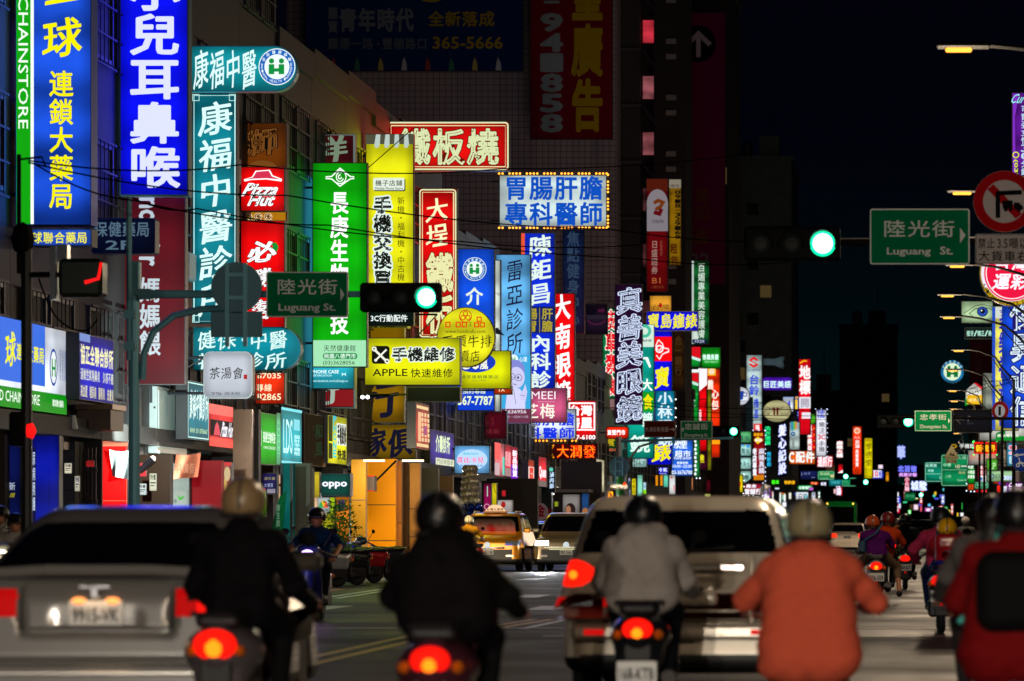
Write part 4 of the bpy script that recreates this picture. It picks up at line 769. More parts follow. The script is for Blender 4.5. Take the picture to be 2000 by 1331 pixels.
S('round white coffee sign with a brown bean and a blue cup', 1427, 755, 1465, 793, 23.4, 'd8dce4', [EL(1437, 771, 5.5, 8, '4a2410', 16), LN([(1438, 764), (1435, 771), (1439, 778)], 1.3, 'd8dce4'), P([(1444, 764), (1453, 764), (1451, 780), (1444, 783), (1440, 783), (1446, 776)], '1c3c98'), RG(1455, 771, 3, 4.5, '1c3c98', 14), LN([(1432, 784), (1460, 784)], 1.2, '1c3c98')], shape='el', uneven=.1, d=.5, cab='1a2a30')
S('tall white motorcycle dealer sign with a red angular emblem above blue characters', 1457, 693, 1489, 842, 20.8, 'b4ccca', [
    P([(1462, 704), (1472, 697), (1482, 704), (1478, 706), (1472, 702), (1468, 705), (1482, 713), (1472, 719), (1462, 712), (1466, 710), (1472, 714), (1476, 712)], 'e01010'), T('SUZUKI', 1461, 722, 1484, 725, '1c40a0', .03), V('台鈴', 1463, 732, 1483, 774, '1034d0', .03), BX(1457, 776, 1471, 842, '10181c'), V('機車', 1472, 778, 1482, 820, '1034d0', .03), BX(1472, 828, 1488, 841, 'e01818'), H('福', 1475, 830, 1484, 840, 'fff0f0', .04)], uneven=.25, cab='8a9490')
S('grey bone shaped faintly glowing sign high beside the white dealer sign', 1489, 698, 1535, 722, 20, '38464c', [], lit=.8, shape=[(1489, 699), (1512, 700), (1522, 697), (1530, 694), (1534, 698), (1530, 706), (1533, 714), (1531, 721), (1524, 720), (1512, 714), (1489, 714)], uneven=.1)  # grey shape made emissive in place of light reaching it
S('purple rounded sign with pale outlined characters beside the white dealer sign', 1488, 736, 1548, 764, 19.8, '5418c0', [H('巨匠美語', 1490, 744, 1546, 758, 'd8fff8', .03)], shape=5, uneven=.25)
S('beige oval steak house sign with a dark bull head and script', 1489, 781, 1546, 826, 21.5, 'b2ac7c', [LN([(1498, 795), (1506, 800), (1512, 797)], 1.2, '4a1c14'), LN([(1530, 795), (1522, 800), (1518, 797)], 1.2, '4a1c14'), P([(1508, 797), (1514, 796), (1514, 812), (1510, 810), (1511, 804)], '5a1410'), P([(1516, 796), (1522, 797), (1520, 804), (1521, 810), (1517, 812)], '5a1410'), T('La', 1491, 804, 1504, 812, '302c1c', .0, st='i'), T('new', 1524, 807, 1540, 812, '302c1c', .0, st='i')], shape='el', uneven=.2, d=.5)
S('tall red landmark sign with huge white outlined characters near the dark sky', 1559, 701, 1584, 850, 19, 'e8081c', [LN([(1562, 710), (1570, 705), (1576, 706)], 2.5, 'f0c010'), V('地標', 1561, 714, 1583, 772, 'fff4f4', .05), BX(1561, 776, 1583, 798, 'e0e8f0'), H('開', 1563, 778, 1582, 796, 'b0a8b8', .06), BX(1566, 806, 1583, 818, 'e8e0e8')], uneven=.08)
S('white panel with a blue digit left of the blue and yellow price panel', 1528, 775, 1551, 806, 18.8, 'dce4f0', [T('4', 1537, 782, 1544, 797, '1c38d0', .04), BX(1530, 776, 1550, 779, '90a8d0')])
S('blue panel with big yellow number one and five', 1551, 773, 1574, 802, 18.6, '1c58d0', [H('國際村', 1553, 775, 1572, 779, 'f0b010', .03), T('1', 1553, 781, 1558, 800, 'f0c818', .05), T('m5', 1560, 792, 1572, 800, 'f0c818', .04)])
S('glowing blue white pair of outlined characters on a dark stand', 1558, 802, 1575, 832, 18.4, '0c1420', [V('樺牙', 1558, 802, 1575, 832, 'f0f4ff', .07, '2030ff', .05)])
S('small tooth shaped green white dental sign', 1571, 808, 1594, 830, 18, '48a818', [P([(1574, 813), (1584, 811), (1580, 826), (1577, 828), (1578, 820), (1574, 820)], 'dce8f0'), P([(1580, 814), (1586, 812), (1585, 820), (1581, 824)], '104070')], shape=6)
S('red strip of white outlined characters with yellow dashes beside the white phone sign', 1576, 828, 1594, 885, 17.6, 'e00c18', [V('租車美甲', 1577, 829, 1586, 884, 'fff0f4', .06), V('----', 1588, 832, 1592, 880, 'f0a810', .05)])
S('tall white phone shop lightbox with dotted bulb border, black characters and red 3C', 1593, 800, 1615, 892, 17.2, 'f0f0fc', [V('修換', 1596, 801, 1612, 818, '3050d0', .03), V('樂活', 1599, 824, 1611, 848, '18181c', .01), T('3C', 1598, 849, 1612, 859, 'd01020', .04), V('手機', 1599, 861, 1611, 884, '18181c', .01)], bulbs=('c8d8ff', .5, 'trb'), uneven=.05)
S('orange sign with outlined white letter C and characters', 1541, 880, 1593, 908, 19.4, 'f86808', [T('C', 1541, 883, 1551, 904, 'fffaf4', .06, '101020', .03), H('配件', 1554, 882, 1592, 904, 'fffaf4', .05, '101020', .03)], uneven=.05, br=0)
S('pale grey vertical sign with a blue and orange stripe and a round swirl', 1541, 824, 1563, 880, 19.2, 'b8c8c4', [BX(1545, 824, 1549, 842, '208ab0'), BX(1549, 824, 1553, 840, '60b050'), BX(1553, 824, 1556, 838, 'd88030'), RG(1549, 848, 1.5, 4.5, '185a90', 14), V('中華電信', 1546, 858, 1552, 876, '404848', .02)])
S('black vertical neon with bold white blobs of characters in the mid distance', 1520, 828, 1536, 932, 20.4, '060a1c', [V('髮心記設', 1520, 829, 1535, 928, 'f0f4ff', .07, '3048d0', .04, 'k')], br=0)
S('dark red vertical board with an amber lozenge and pale block characters ringed by blue bulbs', 1471, 842, 1494, 940, 21.2, '8a0a14', [H('龍鳳城', 1472, 846, 1490, 852, 'f0b010', .04), P([(1472, 860), (1480, 853), (1491, 860), (1480, 868)], 'f0c010'), H('香香', 1474, 857, 1489, 863, 'fff0e0', .05), V('麻辣臭鍋', 1482, 876, 1493, 926, 'd4d0e0', .06), V('老店專賣', 1470, 876, 1478, 930, 'f0f4ff', .07), BX(1472, 928, 1492, 938, 'c87810')], bulbs=('d8e0ff', .4, 'tr'))
S('black strip sign with green upper characters and cyan lower ones', 1494, 832, 1506, 914, 20.9, '07100e', [V('洗衣連鎖', 1494, 833, 1505, 870, '20e080', .05), V('所新約', 1498, 883, 1506, 912, '20b0e0', .05)], br=0)
for k, (y0, y1, tx, c) in enumerate(((842, 866, '大電信', '58b070'), (867, 892, '中華電信', 'a0d8d0'), (893, 918, '台灣大哥大', 'a8dcd4'), (919, 945, '遠傳', '9cccc4'))):
    S(('pale green telecom box sign second from the top, below it white ones', 'white telecom box sign with bold dark characters and blue dots', 'white telecom box sign with thin dark characters, third of the stack', 'white telecom box sign with a pointed right end at the foot of the stack')[k], 1426, y0, 1468, y1, 22.2 - k * .05, c, [H(tx, 1432, y0 + 9, 1464, y0 + 19, '204844', .02)] + ([EL(1450, 870, 2, 2, '3090e0'), EL(1461, 872, 3, 3, '3090e0')] if k == 1 else []), shape=[(1426, y0), (1468, y0), (1468, y1 - 10), (1456, y1), (1426, y1)] if k == 3 else None, group='stacked telecom signs')
S('maroon sign with white square blocks of characters in a line of white bulbs', 1453, 944, 1489, 968, 22, '98102c', [H('鑫金', 1457, 946, 1478, 953, 'e8e8f0', .06), H('當舖行', 1454, 955, 1487, 966, 'e8e8f0', .07)], bulbs=('e8ecff', .35, 'rb'))
S('violet sign with two white characters beside the maroon pawn sign', 1490, 952, 1506, 976, 21.4, '7020d0', [V('中醫', 1492, 954, 1503, 975, 'f4f0ff', .05)])
S('small black sign with two glowing green characters over the street', 1506, 938, 1524, 947, 20, '081008', [H('機車', 1507, 938, 1522, 946, '40f020', .06)])
S('small amber glowing sign right of the green lettered one', 1531, 938, 1555, 947, 19.6, '301808', [H('快炒店', 1532, 939, 1553, 946, 'ffb818', .07)])
S('glossy green rounded sign with a short white line of text', 1556, 947, 1589, 959, 18.2, '10a050', [H('全聯福利', 1560, 950, 1584, 956, 'e0fff0', .05)], shape=5)
S('small red orange strip sign above the green rounded one', 1581, 941, 1600, 948, 17, 'f03010', [H('手機', 1584, 942, 1596, 947, 'ff9060', .05)])
S('tiny navy strip with white characters left of the cyan strip', 1602, 941, 1616, 950, 16.5, '101848', [H('串烤', 1603, 942, 1614, 949, 'e8e8ff', .05)])
S('white square sign with black outlined characters low over the street', 1553, 960, 1580, 978, 18.4, 'e4ecf4', [H('透司', 1558, 964, 1577, 977, '182430', .02)])
S('white narrow sign right of the white square one with thin grey marks', 1584, 960, 1594, 980, 18, 'd4dcec', [V('茶行', 1586, 962, 1592, 978, '606878', .03)])
S('red box sign with white block characters below the phone lightbox', 1594, 889, 1628, 914, 17, 'd80c20', [H('通訊行', 1597, 892, 1626, 912, 'ffe8ec', .07)], br=0)
S('narrow red vertical sign with four white blots standing alone', 1634, 860, 1647, 896, 15.6, 'e8101c', [V('麻辣火鍋', 1634, 862, 1646, 894, 'fff4f4', .08)])
S('small red and white sign just below the narrow red one', 1636, 906, 1647, 928, 15.4, 'e01020', [P([(1636, 924), (1646, 918), (1646, 928), (1636, 928)], 'f4f0f4')])
S('red and white lantern like sign above the dark bus', 1632, 936, 1647, 970, 15, 'c81020', [V('好湯', 1633, 938, 1643, 968, 'f0e8fc', .08)])
S('tall orange red rounded sign with a flower emblem and white characters', 1664, 832, 1684, 928, 14.5, 'f83808', [EL(1674, 842, 6.5, 6.5, 'f8c0a0', 9), EL(1674, 842, 3, 3, 'e87850'), H('八八', 1668, 852, 1680, 858, 'f0d8d0', .03), V('京滷', 1670, 860, 1679, 876, 'f8e8e0', .05), V('肉飯專賣', 1671, 878, 1677, 912, 'fff0e8', .06), RG(1674, 920, 2.5, 4, '501004', 12)], shape=2.5, uneven=.05)
S('tall yellow sign with black brush characters next to the orange red one', 1687, 855, 1705, 936, 14, 'e0d008', [EL(1696, 860, 7, 3, 'b09808'), V('厚德堂', 1690, 866, 1702, 912, '202008', .0, st='k'), T('medical', 1690, 913, 1694, 932, '605808', .0, st='r')], uneven=.1)
S('blue white sign with red 110 digits', 1697, 918, 1727, 937, 13.2, '2038d0', [BX(1698, 919, 1722, 933, 'e8e8fc'), T('110', 1698, 920, 1715, 932, 'd82030', .04), H('局', 1716, 920, 1722, 932, '2030c0', .04)])
S('small pink white blot sign above the 110 sign', 1714, 907, 1726, 917, 12.8, 'c880b0', [H('米', 1715, 908, 1725, 916, 'fff0ff', .06)])
S('slim amber sign right of the 110 sign', 1729, 921, 1737, 942, 12.6, 'e09010', [])
S('pair of glowing periwinkle characters floating high against the sky', 1735, 870, 1770, 897, 11.6, '0a1020', [H('巴華', 1734, 871, 1769, 896, 'b8c4ff', .05, '4058d0', .04)], br=0, fr=0)
S('blue neon row of three outlined characters over a pink row', 1753, 909, 1792, 932, 11, '100c30', [H('北百信', 1754, 910, 1791, 922, '9098ff', .04, '2828e0', .05), H('美髮沙龍', 1756, 924, 1791, 931, 'e0a0f8', .06)], br=0)
S('narrow pink red vertical sign below the blue neon row', 1766, 930, 1777, 962, 10.6, 'c82858', [V('小火鍋', 1767, 932, 1776, 960, 'f8c0d0', .06)], br=0)
S('glowing white blue pair of characters right of the pink red vertical', 1778, 939, 1812, 959, 10.2, '0c1830', [H('城墅', 1779, 940, 1811, 958, 'e8f4ff', .07, '3050d8', .04)], br=0)
# ---------------------------------------------------------------- lower left: boards and fascias on the building line
SF('long blue, white and green pharmacy fascia cut by the near black pole', -60, 129, 604, 786, 'e4ecf8', [
    BX(0, 0, 144, 128, '2c68dc'), V('全', 10, 30, 50, 100, 'f0ee00', .03, st='k'), V('球', 64, 26, 84, 104, 'f0ee00', .03, st='k'), H('連鎖大藥局', 86, 46, 142, 82, 'f0ee00', .02), BX(0, 140, 189, 182, '0a8a10'), T('BEING-MED CHAINSTORE', 4, 148, 132, 170, 'f0fff0', .006), H('環球聯合藥局', 158, 152, 182, 168, 'f0fff0', .02),
    EL(160, 84, 8, 40, '1c3c98', 28), EL(160, 84, 6.4, 34, 'e8f0f0', 28), LN([(157, 66), (157, 104)], 2.2, '0f8a3c'), LN([(163, 66), (163, 104)], 2.2, '0f8a3c'), LN([(157, 86), (163, 86)], 6, '0f8a3c')] + [V('專業諮詢服務處方調劑', 172 + k * 5, 44, 175 + k * 5, 110, '2c4c98', .0) for k in range(3)], cw=189, ch=182, uneven=.3)
SF('deep blue clinic board with yellow white characters hung above a rusty canopy', 155, 222, 650, 780, '0c12c0', [
    BX(0, 0, 30, 12, '7088c8'), H('協正全聯合診所', 2, 16, 98, 46, 'f0ecb0', .04), H('過敏性氣喘鼻炎 久咳不癒', 2, 52, 98, 70, 'd8dcc0', .02), H('高血壓 糖尿病 腸胃炎 皮膚炎', 2, 77, 98, 96, 'd8d4a8', .02)], X=-15.6, uneven=.35)
SF('teal clinic fascia with tall white brush characters right of the steel cabinet', 366, 408, 742, 858, '0a7a8c', [FR(3, 4, 97, 96, 2, 'c8f0e8'), H('康福中醫診所', 8, 14, 96, 64, 'e8fff8', .03, st='k'), H('預約掛號 03-3750667', 10, 80, 92, 88, 'b8d8a8', .02)], X=-15.7)
SF('pink red pizza fascia with a dark board of white script and a hat emblem', 408, 455, 788, 872, 'e83838', [BX(0, 0, 100, 24, 'ff7068'), BX(4, 36, 100, 74, '181014'), P([(18, 72), (24, 50), (32, 40), (40, 50), (46, 72)], 'e05060'), T('Pizza Hut', 50, 38, 99, 74, 'f4f0f8', .05, st='i'), BX(0, 78, 100, 99, 'f05c50')], uneven=.35)
SF('bright green fascia with a white oval emblem and small white characters', 503, 540, 804, 906, '0cae0c', [EL(14, 50, 7, 20, 'f0fff0'), EL(14, 50, 5.4, 16, '0cae0c'), EL(14, 50, 2, 10, 'f0fff0'), H('長庚生物科技', 26, 36, 92, 58, 'f0fff0', .03), T('CHANG GENG BIO', 28, 64, 92, 70, 'f0fff0', .0)], X=-15.6, uneven=.15)
SF('pale mint narrow fascia strip beside the bright green one', 540, 548, 806, 908, '78dca0', [V('美麗健康人生', 20, 20, 80, 90, '2c8c50', .0)], X=-15.6)
SF('cyan fascia with large white capitals and a small text box', 549, 589, 795, 905, '18b4c0', [T('LDS', 10, 20, 54, 82, 'c8fcfc', .01), BX(60, 18, 90, 38, '80d8e4'), V('設計手機殼', 60, 46, 92, 84, 'c8fcfc', .02), BX(0, 0, 100, 5, '78dce4'), BX(0, 95, 100, 100, '78dce4')], X=-15.7)
SF('unlit brown wood fascia with worn green brush writing', 594, 636, 806, 908, '4a3828', [T('M S', 16, 20, 44, 80, '5a5040', .02), V('和風', 46, 16, 84, 84, '4c8068', .03, st='k')], lit=0, X=-15.8)
SF('yellow phone shop fascia with a cyan column of letters and black outlined blocks', 640, 677, 810, 905, 'e4e40c', [BX(4, 2, 24, 54, '303408'), BX(4, 58, 24, 90, '303408'), V('PHONE', 26, 0, 44, 88, '18c0d0', .05), BX(46, 14, 96, 60, 'e4ece4'), H('手機維修', 48, 16, 95, 58, '10120c', .06), H('快速', 48, 68, 94, 90, '10120c', .06)], X=-15.7)
S('tall mustard furniture sign with a huge dark blue brush character, behind the wide yellow sign', 698, 640, 790, 826, 66, '8c6604', [H('行', 704, 744, 780, 818, '0c0c28', .06, st='k')], lit=.85, cab='5a5c4c', uneven=.25)
S('wide mustard furniture sign with two dark blue brush characters under the taller one', 698, 829, 812, 897, 66, '7a5c04', [H('傢俱', 704, 836, 808, 892, '0c0c28', .06, st='k')], lit=.85, uneven=.2)
S('black empty sign box hung under the wide yellow tools sign', 794, 756, 899, 785, 67, '0a1614', [], lit=.7, d=.5)
S('faintly glowing maroon sign with almost invisible gold lettering under the blue phone number panel', 914, 802, 990, 858, 52, '4c0414', [T('M & S', 932, 816, 965, 830, '6c2028', .0), H('港香蘭藥', 922, 838, 976, 848, '682028', .01)], lit=.9, uneven=.1)  # maroon board emits its own colour; no tubes are on inside
S('small pale blue glowing milk shop sign with pink outlined characters', 887, 870, 957, 926, 57, '6cb0e8', [EL(922, 898, 30, 20, 'b4d8f8', 30), T('Babycare', 905, 884, 934, 890, '38c0d0', .03), H('貝比卡兒', 892, 893, 946, 905, 'e03890', .03, 'f0d8f0', .04), H('專業嬰兒用品館', 898, 908, 944, 912, '3058a8', .0)], d=.35, uneven=.15)
SF('violet clinic fascia with stretched pale characters over a pale grid board', 840, 887, 838, 906, '40308c', [H('介壽診所', 22, 12, 82, 64, 'e0f0c0', .04), BX(22, 80, 100, 100, 'd8dcc0'), H('門診時間表', 26, 82, 96, 98, '70805c', .0)], uneven=.4, ch=100)
SF('red pink menu board of pale squares on the arcade edge, seen steeply', 812, 838, 786, 876, 'c85048', [BX(6, 5, 94, 12, 'e8c890'), BX(6, 88, 94, 95, 'e8c890')] + [BX(40 + i * 19, 20 + k * 11, 54 + i * 19, 28 + k * 11, 'e8c898') for i in range(3) for k in range(6)] + [BX(6, 20, 28, 84, 'e8b488'), BX(44, 48, 70, 68, 'a04878')], X=-13.8, uneven=.4)
SF('pink and white striped fascia box beside the pale blue milk sign', 966, 985, 864, 930, 'e07880', [BX(0, 0, 60, 50, 'f4605c'), BX(0, 60, 50, 96, 'c8a8ac'), BX(80, 40, 100, 94, '50d8c0')], uneven=.3)
SF('red fascia of pale characters over a grey shutter strip', 986, 998, 868, 930, 'd8243c', [H('眼鏡', 5, 20, 95, 70, 'f0a0a8', .05), BX(0, 74, 100, 100, 'a87c80')])
SF('red over violet fascia with bold white characters', 998, 1011, 872, 938, 'd81840', [BX(0, 55, 100, 100, '7818c8'), V('新品特賣', 20, 10, 90, 90, 'fff0ff', .07)])
SF('orange and white stacked fascia board further down the arcade', 1032, 1043, 898, 965, 'e03c18', [BX(0, 20, 100, 78, 'f0d8d0'), V('鹽酥雞', 14, 22, 90, 76, 'e03020', .07)], X=-15.4)
SF('red pink fascia with stretched white capitals left of the amber LED board', 1052, 1067, 892, 950, 'e81c34', [T('Queen', 6, 30, 96, 76, 'fff0f4', .06), BX(0, 80, 100, 100, '706060')], X=-15.4)
SF('cream fascia with dark writing behind the grey traffic pole', 1163, 1180, 896, 960, 'd0c8a0', [V('自助餐便當', 20, 6, 80, 94, '303020', .02)])
# ---------------------------------------------------------------- unlit banners on the tall blocks
S('huge dark blue building banner of dim white and yellow characters', 596, -60, 1022, 140, 29.8, '0c2050', [
    V('麗寶', 640, 14, 660, 66, '58606c', .03), H('青年時代', 662, 16, 810, 62, '5a626e', .05), H('全新落成', 836, 22, 968, 52, '7c6a10', .035), H('麗德一路', 640, 74, 730, 97, '4c5460', .03), EL(739, 86, 2.5, 2.5, '4c5460'), H('豐德路口', 746, 74, 836, 97, '4c5460', .03), T('365-5666', 845, 72, 982, 96, '84700c', .03), EL(842, -4, 22, 9, '84700c')] + [P([(600 + k * 46, 138), (602 + k * 46, 122), (605 + k * 46, 112), (610 + k * 46, 124), (611 + k * 46, 138)], ('8c949c', '7a3030', '306050', '8c8048')[k % 4]) for k in range(9)], lit=0, name='building_banner', cat='banner', br=0, d=.15, cab='101820')
S('tall dark red building banner with grey digits beside huge dull yellow characters', 1035, -90, 1197, 273, 29.8, '5c0818', [
    V('-941858', 1055, -14, 1100, 262, '6c7880', .06), V('皇廣告', 1116, -60, 1178, 262, '8c7408', .055)], lit=0, name='building_banner', cat='banner', br=0, d=.15, cab='101820')
S('tall magenta building banner with a black disc and white up arrow at its top', 1336, 24, 1417, 556, 25.2, '5c0a3c', [
    EL(1364, 86, 34, 36, '080408', 32), LN([(1364, 112), (1364, 66)], 9, '9c8c9c'), LN([(1342, 88), (1364, 66), (1387, 88)], 9, '9c8c9c'), V('萬起', 1356, 368, 1386, 432, '5c3410', .02), V('2樓', 1344, 448, 1386, 478, '5c3410', .04), T('22', 1346, 494, 1386, 525, '605058', .03)], lit=0, name='building_banner', cat='banner', br=0, d=.15, cab='180410')
S('faded dark red wall banner under the white round emblem on the right', 1893, 662, 1938, 800, 19, '48181c', [V('火鍋', 1904, 670, 1920, 730, '5c3438', .02)], lit=0, name='building_banner', cat='banner', br=0)
# ---------------------------------------------------------------- right side
S('tall purple fitness lightbox at the right edge with yellow phone digits', 1976, 181, 2064, 345, 55, '5c1490', [P([(1978, 183), (1990, 183), (1982, 230), (1984, 340), (1978, 340)], '7a2cb8'), T('Curves', 1977, 184, 2024, 202, '90e8e0', .01, st='i'), V('可爾姿女性30分鐘', 1994, 206, 2012, 344, 'b8d4e8', .02), RG(1984, 303, 4.5, 6.5, 'd8e020', 16), T('(03)', 1979, 312, 1988, 344, 'd8e020', .03, st='r')], br=1)
S('round red lottery lightbox with a gold ring at the right edge', 1912, 470, 2040, 598, 48, 'c8a018', [EL(1976, 534, 60, 60, 'e8e0f4', 40), P(arc(1976, 534, 63, 63, 10, 150, 24) + arc(1976, 534, 55, 55, 150, 10, 24), 'c09a10'), EL(1976, 534, 54, 54, 'e81440', 40), RG(1976, 534, 49, 51, 'f8e8f0', 40), H('台灣', 1940, 505, 2010, 528, 'f8f0f8', .04), H('運彩', 1940, 534, 2010, 566, 'f8f0f8', .04, st='i')] + [H(ch, 1976 + 59 * math.cos(R(155 - k * 6.3)) - 3, 534 + 59 * math.sin(R(155 - k * 6.3)) - 3.5, 1976 + 59 * math.cos(R(155 - k * 6.3)) + 3, 534 + 59 * math.sin(R(155 - k * 6.3)) + 3.5, '302408', .02) for k, ch in enumerate('TAIWAN SPORTS LOTTERY') if ch != ' '] , shape='el', br=1, d=.5, uneven=.1)
S('tall royal blue telecom lightbox with outlined pale characters at the right edge', 1957, 588, 2046, 837, 40, '1048d8', [V('傑昇通信', 1972, 588, 2034, 836, 'd8ecf8', .03, '1c0c60', .04)], br=1, uneven=.25, fr=.8)
S('tall yellow lightbox with blue characters and a blue edge behind the blue telecom sign', 1938, 598, 1990, 842, 36, 'e0d860', [BX(1938, 600, 1944, 840, '1c48b8'), V('家樂福通訊', 1950, 602, 1976, 836, '1c28c0', .03), BX(1944, 600, 1990, 622, 'c8d0c8')], br=1)
S('pale green eye clinic sign painted with one blue eye', 1877, 588, 1940, 632, 30, 'b0d0a0', [LN([(1882, 612), (1892, 606), (1904, 598), (1918, 595), (1932, 598), (1940, 602)], 1.2, '182018'), LN([(1893, 613), (1904, 604), (1916, 601), (1930, 602), (1940, 607)], 1.4, '101810'), LN([(1893, 613), (1904, 621), (1918, 625), (1940, 623)], 1.2, '182018'), EL(1919, 609, 11, 10, '101830', 24), EL(1919, 609, 9, 8.5, '2448a8', 24), EL(1919, 608, 5, 5, '080c14', 18), EL(1917, 607, 1.6, 1.6, 'e8f0e8', 8)], br=1, uneven=.25)
S('dark tooth clinic sign with one row of pale green characters', 1884, 640, 1942, 663, 29, '14201c', [H('植牙/矯正/美白', 1888, 646, 1944, 657, 'b8f0dc', .02)], br=1, cab='6a7470')
S('round white and blue health emblem lightbox alone against the dark sky', 1836, 703, 1884, 750, 28, '1878b0', [EL(1860, 726.5, 17, 17, 'd8ecc8', 30), EL(1853.5, 718, 3.2, 3.2, '0a6c34'), EL(1866.5, 718, 3.2, 3.2, '0a6c34'), P([(1849, 722), (1857, 722), (1857, 728), (1863, 728), (1863, 722), (1871, 722), (1871, 737), (1863, 737), (1863, 732), (1857, 732), (1857, 737), (1849, 737)], '0a6c34')] + [H(c, 1860 + 20 * math.cos(R(-150 + 24 * k)) - 2.4, 726.5 + 20 * math.sin(R(-150 + 24 * k)) - 2.4, 1860 + 20 * math.cos(R(-150 + 24 * k)) + 2.4, 726.5 + 20 * math.sin(R(-150 + 24 * k)) + 2.4, 'a8dcec', .01) for k, c in enumerate('全民健康保險')], shape='el', br=1)
S('small house shaped sign in white, red and yellow', 1885, 748, 1919, 790, 26, 'e8e8dc', [P([(1902, 748), (1906, 748), (1918, 756), (1918, 762)], 'd81820'), RG(1902, 767, 8, 9, '404040', 20), EL(1899, 765, 1, 1.4, '303030', 8), EL(1905, 765, 1, 1.4, '303030', 8), BX(1889, 772, 1918, 790, 'e8b010'), H('幼兒園', 1892, 778, 1916, 785, 'f8e8a0', .03), BX(1885, 780, 1889, 792, '18a030')], shape=[(1885, 762), (1902, 748), (1919, 760), (1919, 790), (1885, 790)], br=1)
S('tall grey white sign with dark characters left of the yellow and blue vertical', 1919, 728, 1946, 800, 27, '9ca494', [BX(1923, 732, 1925, 798, '585c50'), V('歐德家', 1936, 734, 1944, 784, '282c28', .02)], lit=.8, br=1)
S('white snack shop sign with a green winding creature emblem and green band', 1912, 814, 2010, 862, 34, 'bcbcb4', [H('四海遊龍', 1915, 820, 1944, 828, '302820', .03), LN([(1932, 844), (1929, 836), (1933, 834), (1936, 838), (1936, 845), (1942, 838), (1952, 834), (1958, 834)], 1.6, '0a7c34'), LN([(1958, 834), (1950, 826), (1950, 822), (1956, 820), (1964, 824)], 3, '0a7c34'), P([(1934, 858), (1944, 858), (1946, 846), (1956, 842), (1964, 836), (1964, 860), (1934, 860)], '0a7c34'), BX(1946, 852, 2008, 861, '0e8a2c'), H('鍋貼專賣店', 1948, 848, 1990, 854, 'e8f0dc', .03)], br=1)
S('black phone shop sign with a yellow oval and white characters in a thin gold frame', 1858, 866, 1905, 880, 29, '080c0c', [EL(1863, 872, 6, 4, 'b08810', 16), EL(1863, 872, 4, 2, '080c0c', 12), H('手機館', 1874, 867, 1904, 876, 'd0d4d0', .03)], br=1)
S('red framed LED sign with glowing orange characters', 1902, 864, 1947, 887, 32, '180404', [FR(1903.5, 865.5, 1945.5, 885.5, 2, 'f01810'), H('新視界', 1906, 869, 1945, 883, 'ffc820', .05, 'f03008', .04)], br=1, fr=.4, bulbs=('40f060', .45, 'tlb'))
S('pale board of thin orange characters right behind the red framed LED sign', 1890, 874, 1947, 909, 28.5, 'b0a49c', [H('良友眼鏡', 1894, 885, 1946, 899, 'e06018', .0, st='k'), BX(1920, 892, 1922, 909, '706860')], lit=.95, br=1)
S('green square sign with two pale capitals', 1926, 896, 1949, 922, 29.5, '4ca028', [T('LP', 1933, 904, 1945, 917, 'b0e0a0', .03)], br=1)
S('light green clinic board with a round emblem, phone digits and a glowing blue row', 1927, 919, 2010, 942, 30.5, '98c090', [EL(1936, 931, 6, 6, '204c58', 18), EL(1936, 931, 4, 4, 'b0d8c8', 18), H('H', 1933, 928, 1939, 934, '204c58', .02), T('03', 1943, 926, 1953, 934, '203c38', .0), H('約30分鐘', 1955, 929, 1982, 938, 'f0fcff', .05, '2060e8', .05), BX(1980, 921, 2010, 941, '5a4840')], br=1)
S('narrow green sign with three rows of white characters', 1889, 908, 1905, 946, 27.5, '0a9a28', [H('巧匠', 1890, 910, 1902, 916, 'f0fff0', .05), H('小吃店', 1890, 919, 1904, 926, 'f0fff0', .05), H('米苔目', 1890, 928, 1904, 935, 'f0fff0', .05)], br=1)
S('red over white sign with block characters beside the narrow green one', 1909, 908, 1927, 942, 27.8, 'd01020', [H('現打', 1912, 910, 1926, 917, 'fff0f0', .05), H('豆漿', 1912, 919, 1926, 927, 'fff0f0', .05), BX(1911, 929, 1926, 941, 'f0ecec'), H('電信', 1913, 932, 1926, 940, '2868b8', .04)], br=1)
S('small orange sign with a black round face mark above a bulb lit ledge', 1889, 945, 1903, 959, 27, 'f05010', [RG(1895, 951, 2.5, 4, '501808', 14)], br=1, bulbs=('d0f0ff', .4, 'lb'))
S('red strip sign at the end of the bulb lit ledge', 1903, 956, 1928, 963, 26.8, 'c81018', [BX(1918, 957, 1927, 962, 'e84040')], br=1)
S('cyan vertical sign with pink ovals, half behind the round blue scooter sign', 1966, 864, 1987, 912, 41, '1c90b8', [RR(1970, 870, 1986, 879, 3, 'e8b0c0'), H('咖啡', 1972, 871, 1985, 878, 'b01838', .04), RR(1970, 882, 1982, 889, 3, 'e8b0c0'), H('簡餐', 1971, 891, 1979, 907, 'd8f0f0', .02)], br=1)
S('purple fitness poster with a standing woman and white script', 1956, 941, 1998, 977, 38, '70207c', [EL(1962, 946, 3, 3.5, '401c18'), P([(1957, 950), (1967, 950), (1966, 962), (1958, 962)], 'd8dce8'), P([(1959, 962), (1965, 962), (1966, 976), (1963, 976), (1962, 966), (1961, 976), (1959, 976)], '141018'), T('Curves', 1971, 942, 1996, 952, 'f4ecf8', .04, st='i'), T('30min', 1970, 954, 1994, 961, 'f4ecf8', .04), BX(1970, 962, 1996, 967, 'd0c818'), P([(1970, 975), (1997, 970), (1997, 976), (1970, 976)], 'c8a8d0')], br=1)
for k, (x, y, w, h, c, s) in enumerate((( 1946, 946, 9, 18, 'f02010', 33), (1940, 941, 12, 4, 'e02818', 32), (1950, 941, 5, 8, 'b030f0', 32.5))):
    S(('glowing red lantern sign beside the purple poster', 'thin red glowing strip left of the purple poster', 'small violet lit ball sign over the red lantern')[k], x, y, x + w, y + h, s, c, [], br=1, shape='el' if k != 1 else None)
